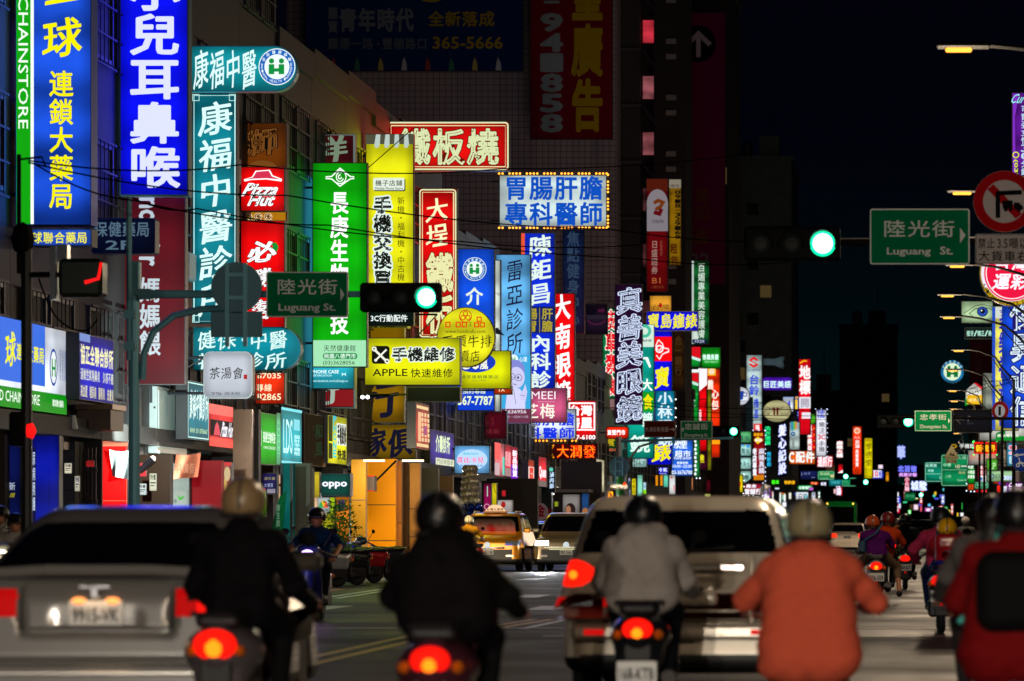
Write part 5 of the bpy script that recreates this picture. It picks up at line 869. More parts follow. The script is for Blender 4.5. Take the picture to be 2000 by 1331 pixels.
# ---------------------------------------------------------------- far end: tiny lit boxes
FAR = [(1676, 942, 9, 10, 'd84050'), (1683, 948, 10, 16, 'e02840'), (1694, 948, 4, 20, 'f0a8b0'), (1701, 957, 24, 17, 'd8a8b8'), (1724, 955, 13, 10, 'c8e0f8'), (1686, 975, 44, 4, '4060d0'), (1708, 981, 9, 11, 'd0f0c8'), (1708, 993, 9, 7, 'e02020'), (1701, 984, 5, 8, '40d060'), (1722, 980, 4, 14, 'e0a020'),
       (1744, 970, 15, 14, '4848e8'), (1744, 985, 14, 18, 'e82048'), (1741, 972, 3, 12, '60e0c0'), (1765, 958, 5, 18, 'd05060'), (1773, 996, 7, 9, '20f040'), (1784, 985, 10, 12, 'e8b8d0'), (1796, 966, 6, 20, 'd83030'), (1786, 968, 8, 8, 'c8d820'), (1797, 988, 4, 12, 'e85070'), (1806, 992, 14, 8, 'c858b8'), (1822, 966, 5, 6, '40e8d0'),
       (1833, 988, 9, 7, 'f03058'), (1830, 997, 9, 8, '8090f8'), (1843, 990, 8, 14, '30e858'), (1838, 966, 7, 20, '8090e0'), (1857, 984, 5, 22, 'e06058'), (1878, 982, 2, 14, '30c850'), (1905, 976, 8, 30, '2850e0'), (1812, 984, 6, 6, '60c0f0'), (1850, 996, 6, 8, 'f0e040'),
       (1530, 965, 5, 16, 'e8ecf0'), (1522, 962, 4, 22, 'e0f0e8'), (1540, 962, 6, 14, 'c8c8b0'), (1508, 960, 3, 24, 'c0e8e0'), (1597, 958, 6, 18, '206048'), (1444, 968, 10, 14, 'd8b0c8'), (1418, 966, 8, 12, '40a890'), (1628, 955, 5, 10, 'f0c0c8')]
rr_ = random.Random(5)
PAL = ['e83040', 'f0a8b0', 'd8e0f8', '40d090', '4858e8', 'e8c030', 'c860d0', '60d8e8', 'f0f0f0', 'f06828']
for k in range(70):
    x = rr_.uniform(1676, 1905) if k < 48 else rr_.uniform(1420, 1600); w_ = rr_.choice((3, 4, 5, 7, 9)); h_ = rr_.choice((4, 6, 8, 11)); y_ = rr_.uniform(944, 1004) if k < 48 else rr_.uniform(952, 982)
    FAR.append((x, y_, w_, h_, rr_.choice(PAL)))
nm = {'e': 'reddish', 'd': 'pinkish', 'c': 'pale', 'f': 'bright', '4': 'bluish', '2': 'vivid', '3': 'green', '6': 'aqua', '8': 'lilac'}
for k, (x, y, w, h, c) in enumerate(FAR):
    S('tiny %s lit sign at the far end of the street among the crowded lights' % nm.get(c[0], 'lit'), x, y, x + w, y + h, 9.5 - (k % 60) * .05 if x > 1640 else 17 + (k % 40) * .1, c, [BX(x + w * .25, y + h * .2, x + w * .75, y + h * .45, 'f4f4f4'), BX(x + w * .25, y + h * .55, x + w * .75, y + h * .8, 'f4f4f4')] if w * h > 60 else [], br=0, group='tiny far lit signs', fr=.3, uneven=.05)
# ================================================================ organic shapes: distance fields turned into smooth skins
class Field:
    def __init__(s, lo, hi, h):
        s.lo = np.array(lo, float); s.h = h; s.n = np.ceil((np.array(hi) - s.lo) / h).astype(int) + 1
        s.ax = [s.lo[i] + h * np.arange(s.n[i]) for i in range(3)]; s.d = np.full(s.n, 1.0)
    def _win(s, lo, hi):
        a = np.clip(np.floor((np.array(lo) - s.lo) / s.h).astype(int), 0, s.n); b = np.clip(np.ceil((np.array(hi) - s.lo) / s.h).astype(int) + 1, 0, s.n)
        sl = tuple(slice(a[i], b[i]) for i in range(3)); X = s.ax[0][sl[0]][:, None, None]; Y = s.ax[1][sl[1]][None, :, None]; Z = s.ax[2][sl[2]][None, None, :]
        return sl, X, Y, Z
    def _mix(s, sl, q, k, op):
        c = s.d[sl]
        if c.size == 0: return
        if op < 0: q = -q; s.d[sl] = np.maximum(c, q); return
        if k <= 0: s.d[sl] = np.minimum(c, q); return
        h = np.maximum(k - np.abs(c - q), 0) / k; s.d[sl] = np.minimum(c, q) - h * h * k * .25
    def cap(s, a, b, ra, rb=None, k=.03, op=1):
        rb = ra if rb is None else rb; a, b = np.array(a, float), np.array(b, float); m = max(ra, rb) + k + 2 * s.h
        sl, X, Y, Z = s._win(np.minimum(a, b) - m, np.maximum(a, b) + m)
        ba = b - a; l2 = max(ba @ ba, 1e-9)
        t = np.clip(((X - a[0]) * ba[0] + (Y - a[1]) * ba[1] + (Z - a[2]) * ba[2]) / l2, 0, 1)
        q = np.sqrt((X - a[0] - t * ba[0]) ** 2 + (Y - a[1] - t * ba[1]) ** 2 + (Z - a[2] - t * ba[2]) ** 2) - (ra + (rb - ra) * t)
        s._mix(sl, q, k, op); return s
    def ell(s, c, r, k=.03, op=1):
        c, r = np.array(c, float), np.array(r, float); m = k + 2 * s.h
        sl, X, Y, Z = s._win(c - r - m, c + r + m); X, Y, Z = X - c[0], Y - c[1], Z - c[2]
        k0 = np.sqrt((X / r[0]) ** 2 + (Y / r[1]) ** 2 + (Z / r[2]) ** 2); k1 = np.sqrt((X / r[0] ** 2) ** 2 + (Y / r[1] ** 2) ** 2 + (Z / r[2] ** 2) ** 2) + 1e-9
        s._mix(sl, k0 * (k0 - 1) / k1, k, op); return s
    def box(s, c, hf, r=.02, k=.03, op=1, rx=0.):
        c, hf = np.array(c, float), np.array(hf, float); m = (np.linalg.norm(hf) if rx else 0) + k + 2 * s.h
        sl, X, Y, Z = s._win(c - (0 if rx else hf) - m, c + (0 if rx else hf) + m); X, Y, Z = X - c[0], Y - c[1], Z - c[2]
        if rx: ca, sa = math.cos(rx), math.sin(rx); Y, Z = Y * ca + Z * sa, -Y * sa + Z * ca
        qx, qy, qz = np.abs(X) - hf[0] + r, np.abs(Y) - hf[1] + r, np.abs(Z) - hf[2] + r
        q = np.sqrt(np.maximum(qx, 0) ** 2 + np.maximum(qy, 0) ** 2 + np.maximum(qz, 0) ** 2) + np.minimum(np.maximum(np.maximum(qx, qy), qz), 0) - r
        s._mix(sl, q, k, op); return s
    def hull(s, planes, lo, hi, r=.1, k=.05, op=1):
        sl, X, Y, Z = s._win(np.array(lo) - .1, np.array(hi) + .1); q = None
        for n, c in planes:
            n = np.array(n, float); l = np.linalg.norm(n); p = (n[0] * X + n[1] * Y + n[2] * Z - c) / l
            if q is None: q = p + 0 * X + 0 * Y + 0 * Z
            else: h = np.maximum(r - np.abs(q - p), 0) / r; q = np.maximum(q, p) + h * h * r * .25
        s._mix(sl, q, k, op); return s
    def mesh(s):
        v = s.d; i = v < 0; n = s.n - 1
        cr = lambda a, o: a[o[0]:o[0] + n[0], o[1]:o[1] + n[1], o[2]:o[2] + n[2]]
        cnt = np.zeros(n, np.int8)
        for o in np.ndindex(2, 2, 2): cnt += cr(i, o)
        mk = (cnt > 0) & (cnt < 8); idx = np.full(n, -1, np.int64); N = int(mk.sum()); idx[mk] = np.arange(N)
        cell = np.argwhere(mk); pos = np.zeros((N, 3)); c = np.zeros(N)
        for a in range(3):
            for u in (0, 1):
                for w in (0, 1):
                    o = [0, 0, 0]; o[(a + 1) % 3] = u; o[(a + 2) % 3] = w; e = list(o); e[a] = 1
                    v0, v1 = cr(v, o)[mk], cr(v, e)[mk]; x = (v0 < 0) != (v1 < 0); t = np.where(x, v0 / np.where(x, v0 - v1, 1), 0)
                    p = np.tile(np.array(o, float), (N, 1)); p[:, a] += t; pos += p * x[:, None]; c += x
        vs = (cell + pos / c[:, None]) * s.h + s.lo; F_ = []
        for a in range(3):
            u, w = (a + 1) % 3, (a + 2) % 3
            s0 = [slice(1, n[q]) for q in range(3)]; s0[a] = slice(0, n[a]); s1 = list(s0); s1[a] = slice(1, n[a] + 1)
            A, B = i[tuple(s0)], i[tuple(s1)]; e = np.argwhere(A != B)
            if not len(e): continue
            inn = A[A != B]; off = np.ones(3, int); off[a] = 0; e = e + off
            def at(du, dw):
                q = e.copy(); q[:, u] -= du; q[:, w] -= dw; return idx[q[:, 0], q[:, 1], q[:, 2]]
            qd = np.stack([at(1, 1), at(0, 1), at(0, 0), at(1, 0)], 1); qd[~inn] = qd[~inn][:, ::-1]; F_.append(qd)
        return vs, np.concatenate(F_) if F_ else np.zeros((0, 4), int)
def skin(name, vs, qs, m, parent):
    u, inv = np.unique(qs, return_inverse=True); vs = vs[u]; qs = inv.reshape(qs.shape)
    me = bpy.data.meshes.new(name); me.vertices.add(len(vs)); me.vertices.foreach_set('co', vs.astype(np.float32).ravel())
    me.loops.add(qs.size); me.loops.foreach_set('vertex_index', qs.astype(np.int32).ravel())
    me.polygons.add(len(qs)); me.polygons.foreach_set('loop_start', np.arange(0, qs.size, 4, dtype=np.int32)); me.polygons.foreach_set('use_smooth', np.ones(len(qs), bool))
    me.materials.append(m); me.update(); me.validate()
    o = bpy.data.objects.new(name, me); COL.objects.link(o); o.parent = parent; return o
def parts(fd, parent, main, rules):
    """main=(name, material); rules=[(name, material, test(c, n))] cut the skin into separate parts"""
    vs, qs = fd.mesh(); a, b, c_, d = (vs[qs[:, k]] for k in range(4)); ctr = (a + b + c_ + d) / 4; nr = np.cross(c_ - a, d - b); nr /= np.linalg.norm(nr, axis=1)[:, None] + 1e-12
    left = np.ones(len(qs), bool); made = []
    for name, m, test in rules:
        t = test(ctr[:, 0], ctr[:, 1], ctr[:, 2], nr) & left
        if t.sum() > 2: made.append(skin(name, vs, qs[t], m, parent)); left &= ~t
    skin(main[0], vs, qs[left], main[1], parent); return made

# ================================================================ people
RUB = mat('0c0c0d', .75); CHROME = mat('b8b8bc', .18, 1.)
SKINC = mat('a8704e', .55, 0, 'skin'); HAIR = mat('0a0806', .45)
def person(label, x, y, z=0., rz=0., h=.012, top=1.58, lean=.1, elbow=.34, el_z=1.06, hand=(.31, .52, .96), jacket='202028', trousers='14161c', helmet=None, hel_open=True, hood=False, hem=.80, skirt=.0, sleeve=1., legs='sit', hair=0, head_dx=0., broad=1., bare_leg=False, visor=None, skin_=None, shoe='16161a', group='people riding in the traffic', face=False, drop=0.):
    r = empty('person', (x, y, z), label, 'person', group, rz); SKM = skin_ or SKINC
    f = (top - .97) / .67                                     # upper body stretch
    Z = lambda q: .80 + (q - .80) * f
    sh = .19 * broad; hx = head_dx
    neck = (hx * .6, lean, Z(1.36)); head = (hx, lean + .04, Z(1.47))
    L = {}
    for sgn in (-1, 1):
        L[sgn] = dict(sh=(sgn * sh + hx * .4, lean - .01, Z(1.235) - drop), el=(sgn * elbow * broad, lean + .12, Z(el_z)), ha=(sgn * hand[0], hand[1], hand[2]),
                      hip=(sgn * .1, .0, .84), kn=(sgn * .18, .42, .74) if legs == 'sit' else (sgn * .34, .3, .62) if legs == 'wide' else (sgn * .1, .03, .46), an=(sgn * .15, .46, .36) if legs == 'sit' else (sgn * .38, .1, .22) if legs == 'wide' else (sgn * .1, 0, .08))
    def torso(fd, g):
        fd.box((0, .0, .86), (.165 * broad + g, .12 + g, .12), .1, .05); fd.box((hx * .2, lean * .5, Z(1.06)), (.155 * broad + g, .105 + g, .17), .09, .06); fd.box((hx * .4, lean * .85, Z(1.2)), (.172 * broad + g, .105 + g, .12), .09, .06); fd.cap((hx * .5, lean * .95, Z(1.27)), (hx * .6, lean, Z(1.34)), .085 + g, .06 + g, .08)
        fd.cap(L[-1]['sh'], L[1]['sh'], .055 + g, None, .06)
    def arms(fd, g, upto=1.):
        for q in L.values():
            fd.cap(q['sh'], q['el'], .054 + g, .042 + g, .04); e = [q['el'][i] + (q['ha'][i] - q['el'][i]) * upto for i in range(3)]
            if upto > 0: fd.cap(q['el'], e, .041 + g, .03 + g * .8, .03)
    def legs_(fd, g, upto=1.):
        for q in L.values():
            fd.cap(q['hip'], q['kn'], .082 + g, .058 + g, .05); e = [q['kn'][i] + (q['an'][i] - q['kn'][i]) * upto for i in range(3)]; fd.cap(q['kn'], e, .055 + g, .038 + g, .03)
    lo, hi = (-.6, -.35, -.02), (.6, .85, top + .12)
    b = Field(lo, hi, h); torso(b, 0); arms(b, 0); legs_(b, 0)
    b.cap(neck, head, .055, .055, .03); b.ell(head, (.075, .095, .115), .03); b.ell((head[0], head[1] + .04, head[2] - .06), (.05, .055, .05), .03)
    b.cap((head[0], head[1] + .09, head[2] + .0), (head[0], head[1] + .108, head[2] - .03), .011, .014, .012)
    for sgn in (-1, 1): b.ell((head[0] + sgn * .078, head[1], head[2] - .01), (.012, .022, .03), .01)
    b.cap((head[0] - .02, head[1] + .088, head[2] - .062), (head[0] + .02, head[1] + .088, head[2] - .062), .008, None, .008)
    for sgn, q in L.items():
        hx_, hy, hz = q['ha']; b.box((hx_, hy + .02, hz), (.042, .035, .016), .014, .015)
        for i in range(4):
            fx = hx_ + sgn * (-.033 + .022 * i); ln = (.034, .042, .04, .03)[i]; rr = max(.0095, h * .75)
            b.cap((fx, hy + .05, hz + .004), (fx, hy + .05 + ln, hz - .008), rr, rr * .95, .008); b.cap((fx, hy + .05 + ln, hz - .008), (fx, hy + .05 + ln * .8, hz - .042), rr * .95, rr * .85, .006)
        rr = max(.0105, h * .75); b.cap((hx_ - sgn * .04, hy + .01, hz - .004), (hx_ - sgn * .062, hy + .04, hz - .022), rr, rr * .95, .01); b.cap((hx_ - sgn * .062, hy + .04, hz - .022), (hx_ - sgn * .056, hy + .068, hz - .036), rr * .95, rr * .85, .006)
        a = q['an']; b.cap((a[0], a[1], a[2] - .03), (a[0], a[1] + .16, a[2] - .06), .04, .035, .02)
    vs, qs = b.mesh(); skin('body', vs, qs, SKM, r)
    if legs != 'none':
        t = Field(lo, hi, h); t.box((0, .0, .85), (.178 * broad, .135, .11), .1, .05); legs_(t, .016, .45 if bare_leg else .96); vs, qs = t.mesh(); skin('trousers', vs, qs, mat(trousers, .85, 0, 'cloth'), r)
    j = Field(lo, hi, h); torso(j, .022)
    if hem < .8:
        for q in (-1, 0, 1): j.cap((q * .1 * broad, lean * .6, Z(1.1)), (q * (.12 * broad + skirt), -.05, hem + .1), .115, .125 + skirt, .1)
    arms(j, .02 if sleeve > .6 else .016, .93 if sleeve >= 1 else 0. if sleeve <= .5 else .5)
    if sleeve >= 1:
        for q in L.values():                                  # soft folds at the elbow
            for k in range(3): p = [q['el'][i] * (1 - .25 * k) + q['sh'][i] * .25 * k for i in range(3)]; j.ell(p, (.066, .066, .04), .03)
    if hood: j.ell((hx * .5, lean - .1, Z(1.32)), (.15, .085, .085), .05); j.cap((-.1, lean - .04, Z(1.37)), (.1, lean - .04, Z(1.37)), .06, None, .05)
    else: j.cap((neck[0] - .035, neck[1] - .005, neck[2] - .075), (neck[0] + .035, neck[1] - .005, neck[2] - .075), .045, None, .04)
    if h < .024:                                              # creases of the cloth
        X, Y, Z_ = j.ax[0][:, None, None], j.ax[1][None, :, None], j.ax[2][None, None, :]
        j.d += .009 * np.sin(16 * Z_ + 10 * X + 2.5 * np.sin(7 * X + 4 * Z_)) * np.sin(11 * X - 6 * Z_ + 1.3)
        j.d += .0042 * (np.sin(31 * Z_ + 17 * X + 5 * np.sin(9 * X)) * np.sin(13 * X + 8 * Y + 3) + .8 * np.sin(47 * Z_ - 21 * X + 11 * Y) * np.sin(19 * X - 9 * Z_))
    vs, qs = j.mesh(); skin('jacket' if sleeve >= 1 else 'shirt', vs, qs, mat(jacket, .85, 0, 'cloth'), r)
    s = Field(lo, hi, max(h, .016))
    for q in L.values(): a = q['an']; s.cap((a[0], a[1] - .03, a[2] - .04), (a[0], a[1] + .17, a[2] - .06), .052, .045, .02)
    vs, qs = s.mesh(); skin('shoes', vs, qs, mat(shoe, .6), r)
    if helmet:
        e = Field(lo, (hi[0], hi[1], top + .2), h); c = (head[0], head[1] - .005, head[2] + .035)
        e.ell(c, (.128, .15, .135), .02); e.box((c[0], c[1] + .16, c[2] - .1), (.12, .11, .075), .03, op=-1); e.box((c[0], c[1], c[2] - .17), (.2, .2, .07), .02, op=-1); e.ell((c[0], c[1], c[2] - .06), (.1, .12, .1), op=-1)
        e.box((c[0], c[1] + .15, c[2] + .0), (.1, .05, .012), .01, .03)
        vs, qs = e.mesh(); ho = skin('helmet', vs, qs, mat(helmet, .35, 0, 'paint', coat=.3), r)
        b2 = MB(); b2.tube([(c[0] + .127 * math.cos(a), c[1] + .149 * math.sin(a), c[2] - .085) for a in (R(40 - 26 * k) for k in range(11))], .012, RUB, 6); b2.tube([(c[0] + .0, c[1] - .152 * math.cos(a), c[2] + .137 * math.sin(a)) for a in (R(-20 + 14 * k) for k in range(8))], .008, mat('2a2a2c', .5), 5); b2.build('edge_band', ho)
        if visor:
            g = Field(lo, (hi[0], hi[1], top + .2), h); g.ell((c[0], c[1] + .03, c[2] - .04), (.13, .155, .12), .01); g.ell((c[0], c[1] + .02, c[2] - .04), (.118, .145, .115), op=-1); g.box((c[0], c[1] - .08, c[2]), (.2, .14, .25), .01, op=-1); g.box((c[0], c[1], c[2] + .06), (.2, .3, .06), .01, op=-1)
            vs, qs = g.mesh(); skin('visor', vs, qs, mat(visor, .08, 0, spec=.9), ho)
        st = MB(); st.tube([(c[0] - .1, c[1] + .03, c[2] - .09), (c[0] - .07, c[1] + .06, c[2] - .19), (c[0], c[1] + .08, c[2] - .22), (c[0] + .07, c[1] + .06, c[2] - .19), (c[0] + .1, c[1] + .03, c[2] - .09)], .008, RUB, 5); st.build('chin_strap', ho)
    if hair:
        e = Field(lo, (hi[0], hi[1], top + .2), h); e.ell((head[0], head[1] - .02, head[2] + .02), (.095, .1, .11), .02); e.cap((head[0], head[1] - .06, head[2]), (head[0], head[1] - .09, head[2] - hair), .085, .06, .03); e.box((head[0], head[1] + .12, head[2] - .06), (.07, .06, .1), .02, op=-1)
        vs, qs = e.mesh(); skin('hair', vs, qs, HAIR, r)
    if face:
        e = MB(); 
        for sgn in (-1, 1): e.ball((head[0] + sgn * .032, head[1] + .085, head[2] + .008), .012, mat('0c0a0a', .3), 8, sz=.7)
        e.build('eyes', r)
    return r

# ================================================================ scooters
def plate(parent, name, txt, w, h, loc, y, col='d8d8d4', tc='18181a', sub=None, back=False, lit=0.):
    b = MB(); sg = 1 if back else -1; m = mat(col, .4)
    b.box((loc[0] - w / 2, y, loc[1] - h / 2), (loc[0] + w / 2, y + sg * .008, loc[1] + h / 2), m, .003); o = b.build(name, parent)
    B = Board((loc[0] + sg * w / 2 if False else loc[0] - (-sg) * -w / 2 if back else loc[0] - w / 2, y + sg * .009, loc[1] + h / 2), (w / 100 * (-1 if back else 1), 0, 0), (0, 0, -h / 100), (0, sg, 0)); B.lit = 0
    if back: B.o = Vector((loc[0] + w / 2, y + sg * .009, loc[1] + h / 2))
    draw(B, [T(txt, 7, 30, 93, 88, tc, .02)] + ([T(sub, 30, 8, 70, 22, tc, .0)] if sub else [])); B.mb.build('digits', o); return o
TAIL = emi('ff1408', 1.4, True); TAILHOT = emi('ff7a10', 2.4); AMB = mat('c86010', .3); DIMRED = mat('7a0606', .2, 0, spec=.8)
def scooter(label, x, y, rz=0., h=.016, col='909094', trim='18181a', seat='121214', tail_on=True, txt=None, lamp_on=False, lamp_col='e8ecff', tail_r=.1, group='scooters in the traffic', mirrors=True, hot=True, rll=0., bulk=0., pz=.46):
    r = empty('scooter', (x, y, 0), label, 'scooter', group, rz); r.rotation_euler.y = rll
    f = Field((-.45, -.15, .05), (.45, 1.75, 1.15), h)
    f.cap((0, .06, .66), (0, .62, .66), .1, .15, .05).box((0, .42, .53), (.15, .36, .16), .09, .06).cap((0, .02, .6), (0, .3, .56), .075, .1, .05)
    f.ell((0, .3, .6), (.15 + bulk, .33, .13 + bulk * .3), .05) if bulk else None; f.box((0, .98, .3), (.17, .34, .055), .04, .06).box((0, 1.36, .62), (.19, .07, .33), .06, .08, rx=-.3).ell((0, 1.28, .98), (.17, .12, .1), .05).cap((0, 1.5, .46), (0, 1.62, .4), .09, .06, .06).cap((0, 1.44, .8), (0, 1.47, .5), .13, .1, .06)
    f.box((0, .95, .62), (.3, .26, .22), .1, op=-1)
    parts(f, r, ('fairing', mat(col, .28, .35, 'paint', coat=.5)), [('floor_mat', RUB, lambda X, Y, Z_, N: (N[:, 2] > .7) & (Z_ < .42) & (Y > .6) & (Y < 1.3)), ('belly_pan', mat(trim, .5), lambda X, Y, Z_, N: Z_ < .3)])
    f = Field((-.3, -.1, .6), (.3, 1.1, 1.0), h); f.box((0, .3, .78), (.13, .26, .045), .045, .03).box((0, .68, .76), (.12, .22, .045), .045, .05); vs, qs = f.mesh(); skin('seat', vs, qs, mat(seat, .55), r)
    for yy, nm in ((.27, 'wheel'), (1.52, 'wheel')):
        b = MB(); b.lathe((-.055, yy, .24), (1, 0, 0), [(0, .15), (0, .2), (.02, .235), (.055, .245), (.09, .235), (.11, .2), (.11, .15)], RUB, 20); w = b.build(nm, r, smooth=True)
        b = MB(); b.lathe((-.045, yy, .24), (1, 0, 0), [(0, .03), (0, .15), (.09, .15), (.09, .03)], mat('50545a', .35, .8, 'metal'), 14); b.build('rim', w)
    b = MB(); b.box((-.16, .2, .2), (.12, .6, .42), mat('2a2a2c', .5, .4, 'metal'), .03); b.build('engine', r)
    b = MB(); b.tube([(.16, .55, .24), (.19, .35, .25), (.2, .05, .33)], [.03, .055, .05], mat('3a3a3c', .4, .6, 'metal'), 10); b.build('exhaust', r)
    b = MB(); b.box((-.09, .0, .28), (.09, .03, .55), mat(trim, .6), .01); b.box((-.08, -.09, .22), (.08, .02, .3), mat(trim, .6), .01); b.build('rear_mudguard', r)
    b = MB(); b.tube([(-.15, .45, .78), (-.15, .1, .82), (-.1, -.02, .82), (.1, -.02, .82), (.15, .1, .82), (.15, .45, .78)], .014, CHROME if not trim == '18181a' else mat('2c2c30', .35, .6, 'metal'), 6); b.build('grab_rail', r)
    f = Field((-.2, -.12, .5), (.2, .1, .8), min(h, .012)); f.ell((0, -.02, .645), (tail_r, .05, tail_r * .72), .01); vs, qs = f.mesh(); tl = skin('tail_light', vs, qs, TAIL if tail_on else DIMRED, r)
    if tail_on and hot: b = MB(); b.ball((0, -.052, .63), tail_r * .45, TAILHOT, 10, sy=.5); b.build('bulb', tl)
    for sgn in (-1, 1): b = MB(); b.ball((sgn * .135, .02, .61), .035, AMB, 8, sy=1.3); b.build('turn_signal', r)
    b = MB(); b.ball((0, -.045, .36), .022, emi('d01008', .8) if tail_on else DIMRED, 8); b.build('reflector', r)
    if txt: plate(r, 'number_plate', txt, .26, .14, (0, pz), -.07)
    b = MB(); b.tube([(-.34, 1.12, 0.89), (-.15, 1.25, .98), (.15, 1.25, .98), (.34, 1.12, 0.89)], .016, CHROME, 6); b.build('handlebar', r)
    for sgn in (-1, 1):
        b = MB(); b.tube([(sgn * .25, 1.17, .915), (sgn * .36, 1.1, .885)], .02, RUB, 8); b.tube([(sgn * .24, 1.24, .91), (sgn * .37, 1.18, .88)], .008, CHROME, 5); b.build('grip', r)
        if mirrors: b = MB(); b.tube([(sgn * .2, 1.24, 1.03), (sgn * .3, 1.22, 1.2)], .008, RUB, 5); b.ball((sgn * .33, 1.22, 1.24), .06, mat('060607', .8, spec=.1), 10, sy=.3, sz=.8); b.build('mirror', r)
    b = MB(); b.tube([(0, 1.44, .8), (0, 1.52, .24)], .035, mat('3a3a3e', .4, .6, 'metal'), 8); b.build('fork', r)
    f = Field((-.2, 1.3, .7), (.2, 1.6, 1.1), min(h, .014)); f.ell((0, 1.4, .93), (.1, .07, .06), .01); vs, qs = f.mesh(); hl = skin('headlight', vs, qs, emi(lamp_col, 9., True) if lamp_on else mat('a0a4a8', .1, .3), r)
    if lamp_on:
        b = MB(); b.ball((0, 1.6, .45), .035, emi('5070ff' if lamp_col[0] == 'e' else 'fff0d0', 5.), 8); b.build('marker_lamp', r)
        l = bpy.data.lights.new('lamp_spill', 'POINT'); l.energy = 14; l.color = lin(lamp_col); l.shadow_soft_size = .06; lo = bpy.data.objects.new('lamp_spill', l); COL.objects.link(lo); lo.parent = r; lo.location = (0, 1.72, .9)
    return r

# ================================================================ cars
GLASS = mat('06080a', .06, 0, spec=.9)
def car(label, x, y, rz, h, L=4.5, Wd=1.74, H=1.46, belt=.93, hood=.92, trunk=1.0, rear=(.55, 1.25), front=(3.3, 2.35), col='8c8a86', rough=.3, metal=.5, cat='car', name='car', tail=None, tail_m=None, heads=None, head_m=None, txt='', ptz=.81, pt_front=False, black_low=.34, wheel_y=(.85, 3.55), wr=.32, groove=(), recess=None, extra=None, group='cars in the traffic', mirrors=True, roof_m=None, plate_w=.36, tum=.28):
    """built with its tail at y = 0 and its nose at y = L"""
    r = empty(name, (x, y, 0), label, cat, group, rz); w = Wd / 2
    f = Field((-w - .08, -.12, .1), (w + .08, L + .12, H + .08), h)
    f.hull([((1, 0, .06), w + .035), ((-1, 0, .06), w + .035), ((0, -1, .1), .06), ((0, 1, .16), L + .1), ((0, 0, -1), -.2), ((0, -.03, 1), trunk - .012), ((0, .06, 1), hood + .06 * L * .86)], (-w, 0, .15), (w, L, max(trunk, hood) + .15), .16, .0)
    cab = [((1, 0, tum), w - .02 + tum * belt), ((-1, 0, tum), w - .02 + tum * belt), ((0, 0, 1), H)]
    rb, rt = rear; fb, ft = front; dz = H - .04 - belt
    cab += [((0, -dz, (rt - rb)), -dz * rb + (rt - rb) * belt), ((0, dz, (fb - ft)), dz * fb + (fb - ft) * belt)]
    f.hull(cab, (-w, rb - .3, belt - .3), (w, fb + .3, H), .17, .05)
    for yy in wheel_y:
        for sgn in (-1, 1): f.cap((sgn * w * .76, yy, wr), (sgn * (w + .2), yy, wr), wr + .06, op=-1, k=.0)
    for c, hf in groove: f.box(c, hf, .004, op=-1)
    if recess: f.box(recess[0], recess[1], .03, op=-1)
    g = mat(col, rough, metal, 'paint', coat=.7); rules = []
    for nm, m, t in (tail or []): rules.append((nm, m, t))
    for nm, m, t in (heads or []): rules.append((nm, m, t))
    zg0, zg1 = belt + .07, H - .11
    hw = lambda Z_: w - .02 - (Z_ - belt) * tum - .09
    rules += [('rear_window', GLASS, lambda X, Y, Z_, N: (N[:, 1] < -.3) & (Z_ > zg0) & (Z_ < zg1) & (np.abs(X) < hw(Z_) + .02) & (Y < L * .45)),
              ('windscreen', GLASS, lambda X, Y, Z_, N: (N[:, 1] > .3) & (Z_ > zg0) & (Z_ < zg1) & (np.abs(X) < hw(Z_) + .02) & (Y > L * .45)),
              ('side_window', GLASS, lambda X, Y, Z_, N: (np.abs(N[:, 0]) > .75) & (X < 0) & (Z_ > zg0 - .02) & (Z_ < zg1 + .02) & (np.abs(Y - (rt + fb) / 2) > .05) & (Y > rb + .12 + (Z_ - belt) * (rt - rb) / dz) & (Y < fb - .12 - (Z_ - belt) * (fb - ft) / dz)),
              ('side_window', GLASS, lambda X, Y, Z_, N: (np.abs(N[:, 0]) > .75) & (X > 0) & (Z_ > zg0 - .02) & (Z_ < zg1 + .02) & (np.abs(Y - (rt + fb) / 2) > .05) & (Y > rb + .12 + (Z_ - belt) * (rt - rb) / dz) & (Y < fb - .12 - (Z_ - belt) * (fb - ft) / dz)),
              ('sill_trim', mat('101114', .5), lambda X, Y, Z_, N: Z_ < black_low)]
    if roof_m: rules.append(('roof', roof_m, lambda X, Y, Z_, N: Z_ > H - .06))
    parts(f, r, ('body', g), rules)
    for yy in wheel_y:
        for sgn in (-1, 1):
            b = MB(); xo = sgn * (w - .2); b.lathe((xo, yy, wr), (sgn, 0, 0), [(0, wr * .6), (0, wr * .9), (.03, wr), (.17, wr), (.19, wr * .93), (.19, wr * .66)], RUB, 22); wo = b.build('wheel', r, smooth=True)
            b = MB(); b.lathe((xo + sgn * .02, yy, wr), (sgn, 0, 0), [(.1, .04), (.12, wr * .3), (.13, wr * .62), (.16, wr * .66)], mat('8c8e92', .3, .9, 'metal'), 12); b.build('rim', wo)
    if mirrors:
        for sgn in (-1, 1): b = MB(); b.box((sgn * (w - .02), fb - .5, belt + .03), (sgn * (w + .19), fb - .36, belt + .17), g, .04); b.build('wing_mirror', r)
    if txt: plate(r, 'number_plate', txt, plate_w, plate_w * .46, (0, ptz), (L + .02) if pt_front else (recess[0][1] + recess[1][1] - .02 if recess else -.035), back=pt_front)
    if extra: extra(r, f, g)
    return r
BACK_W = 9500
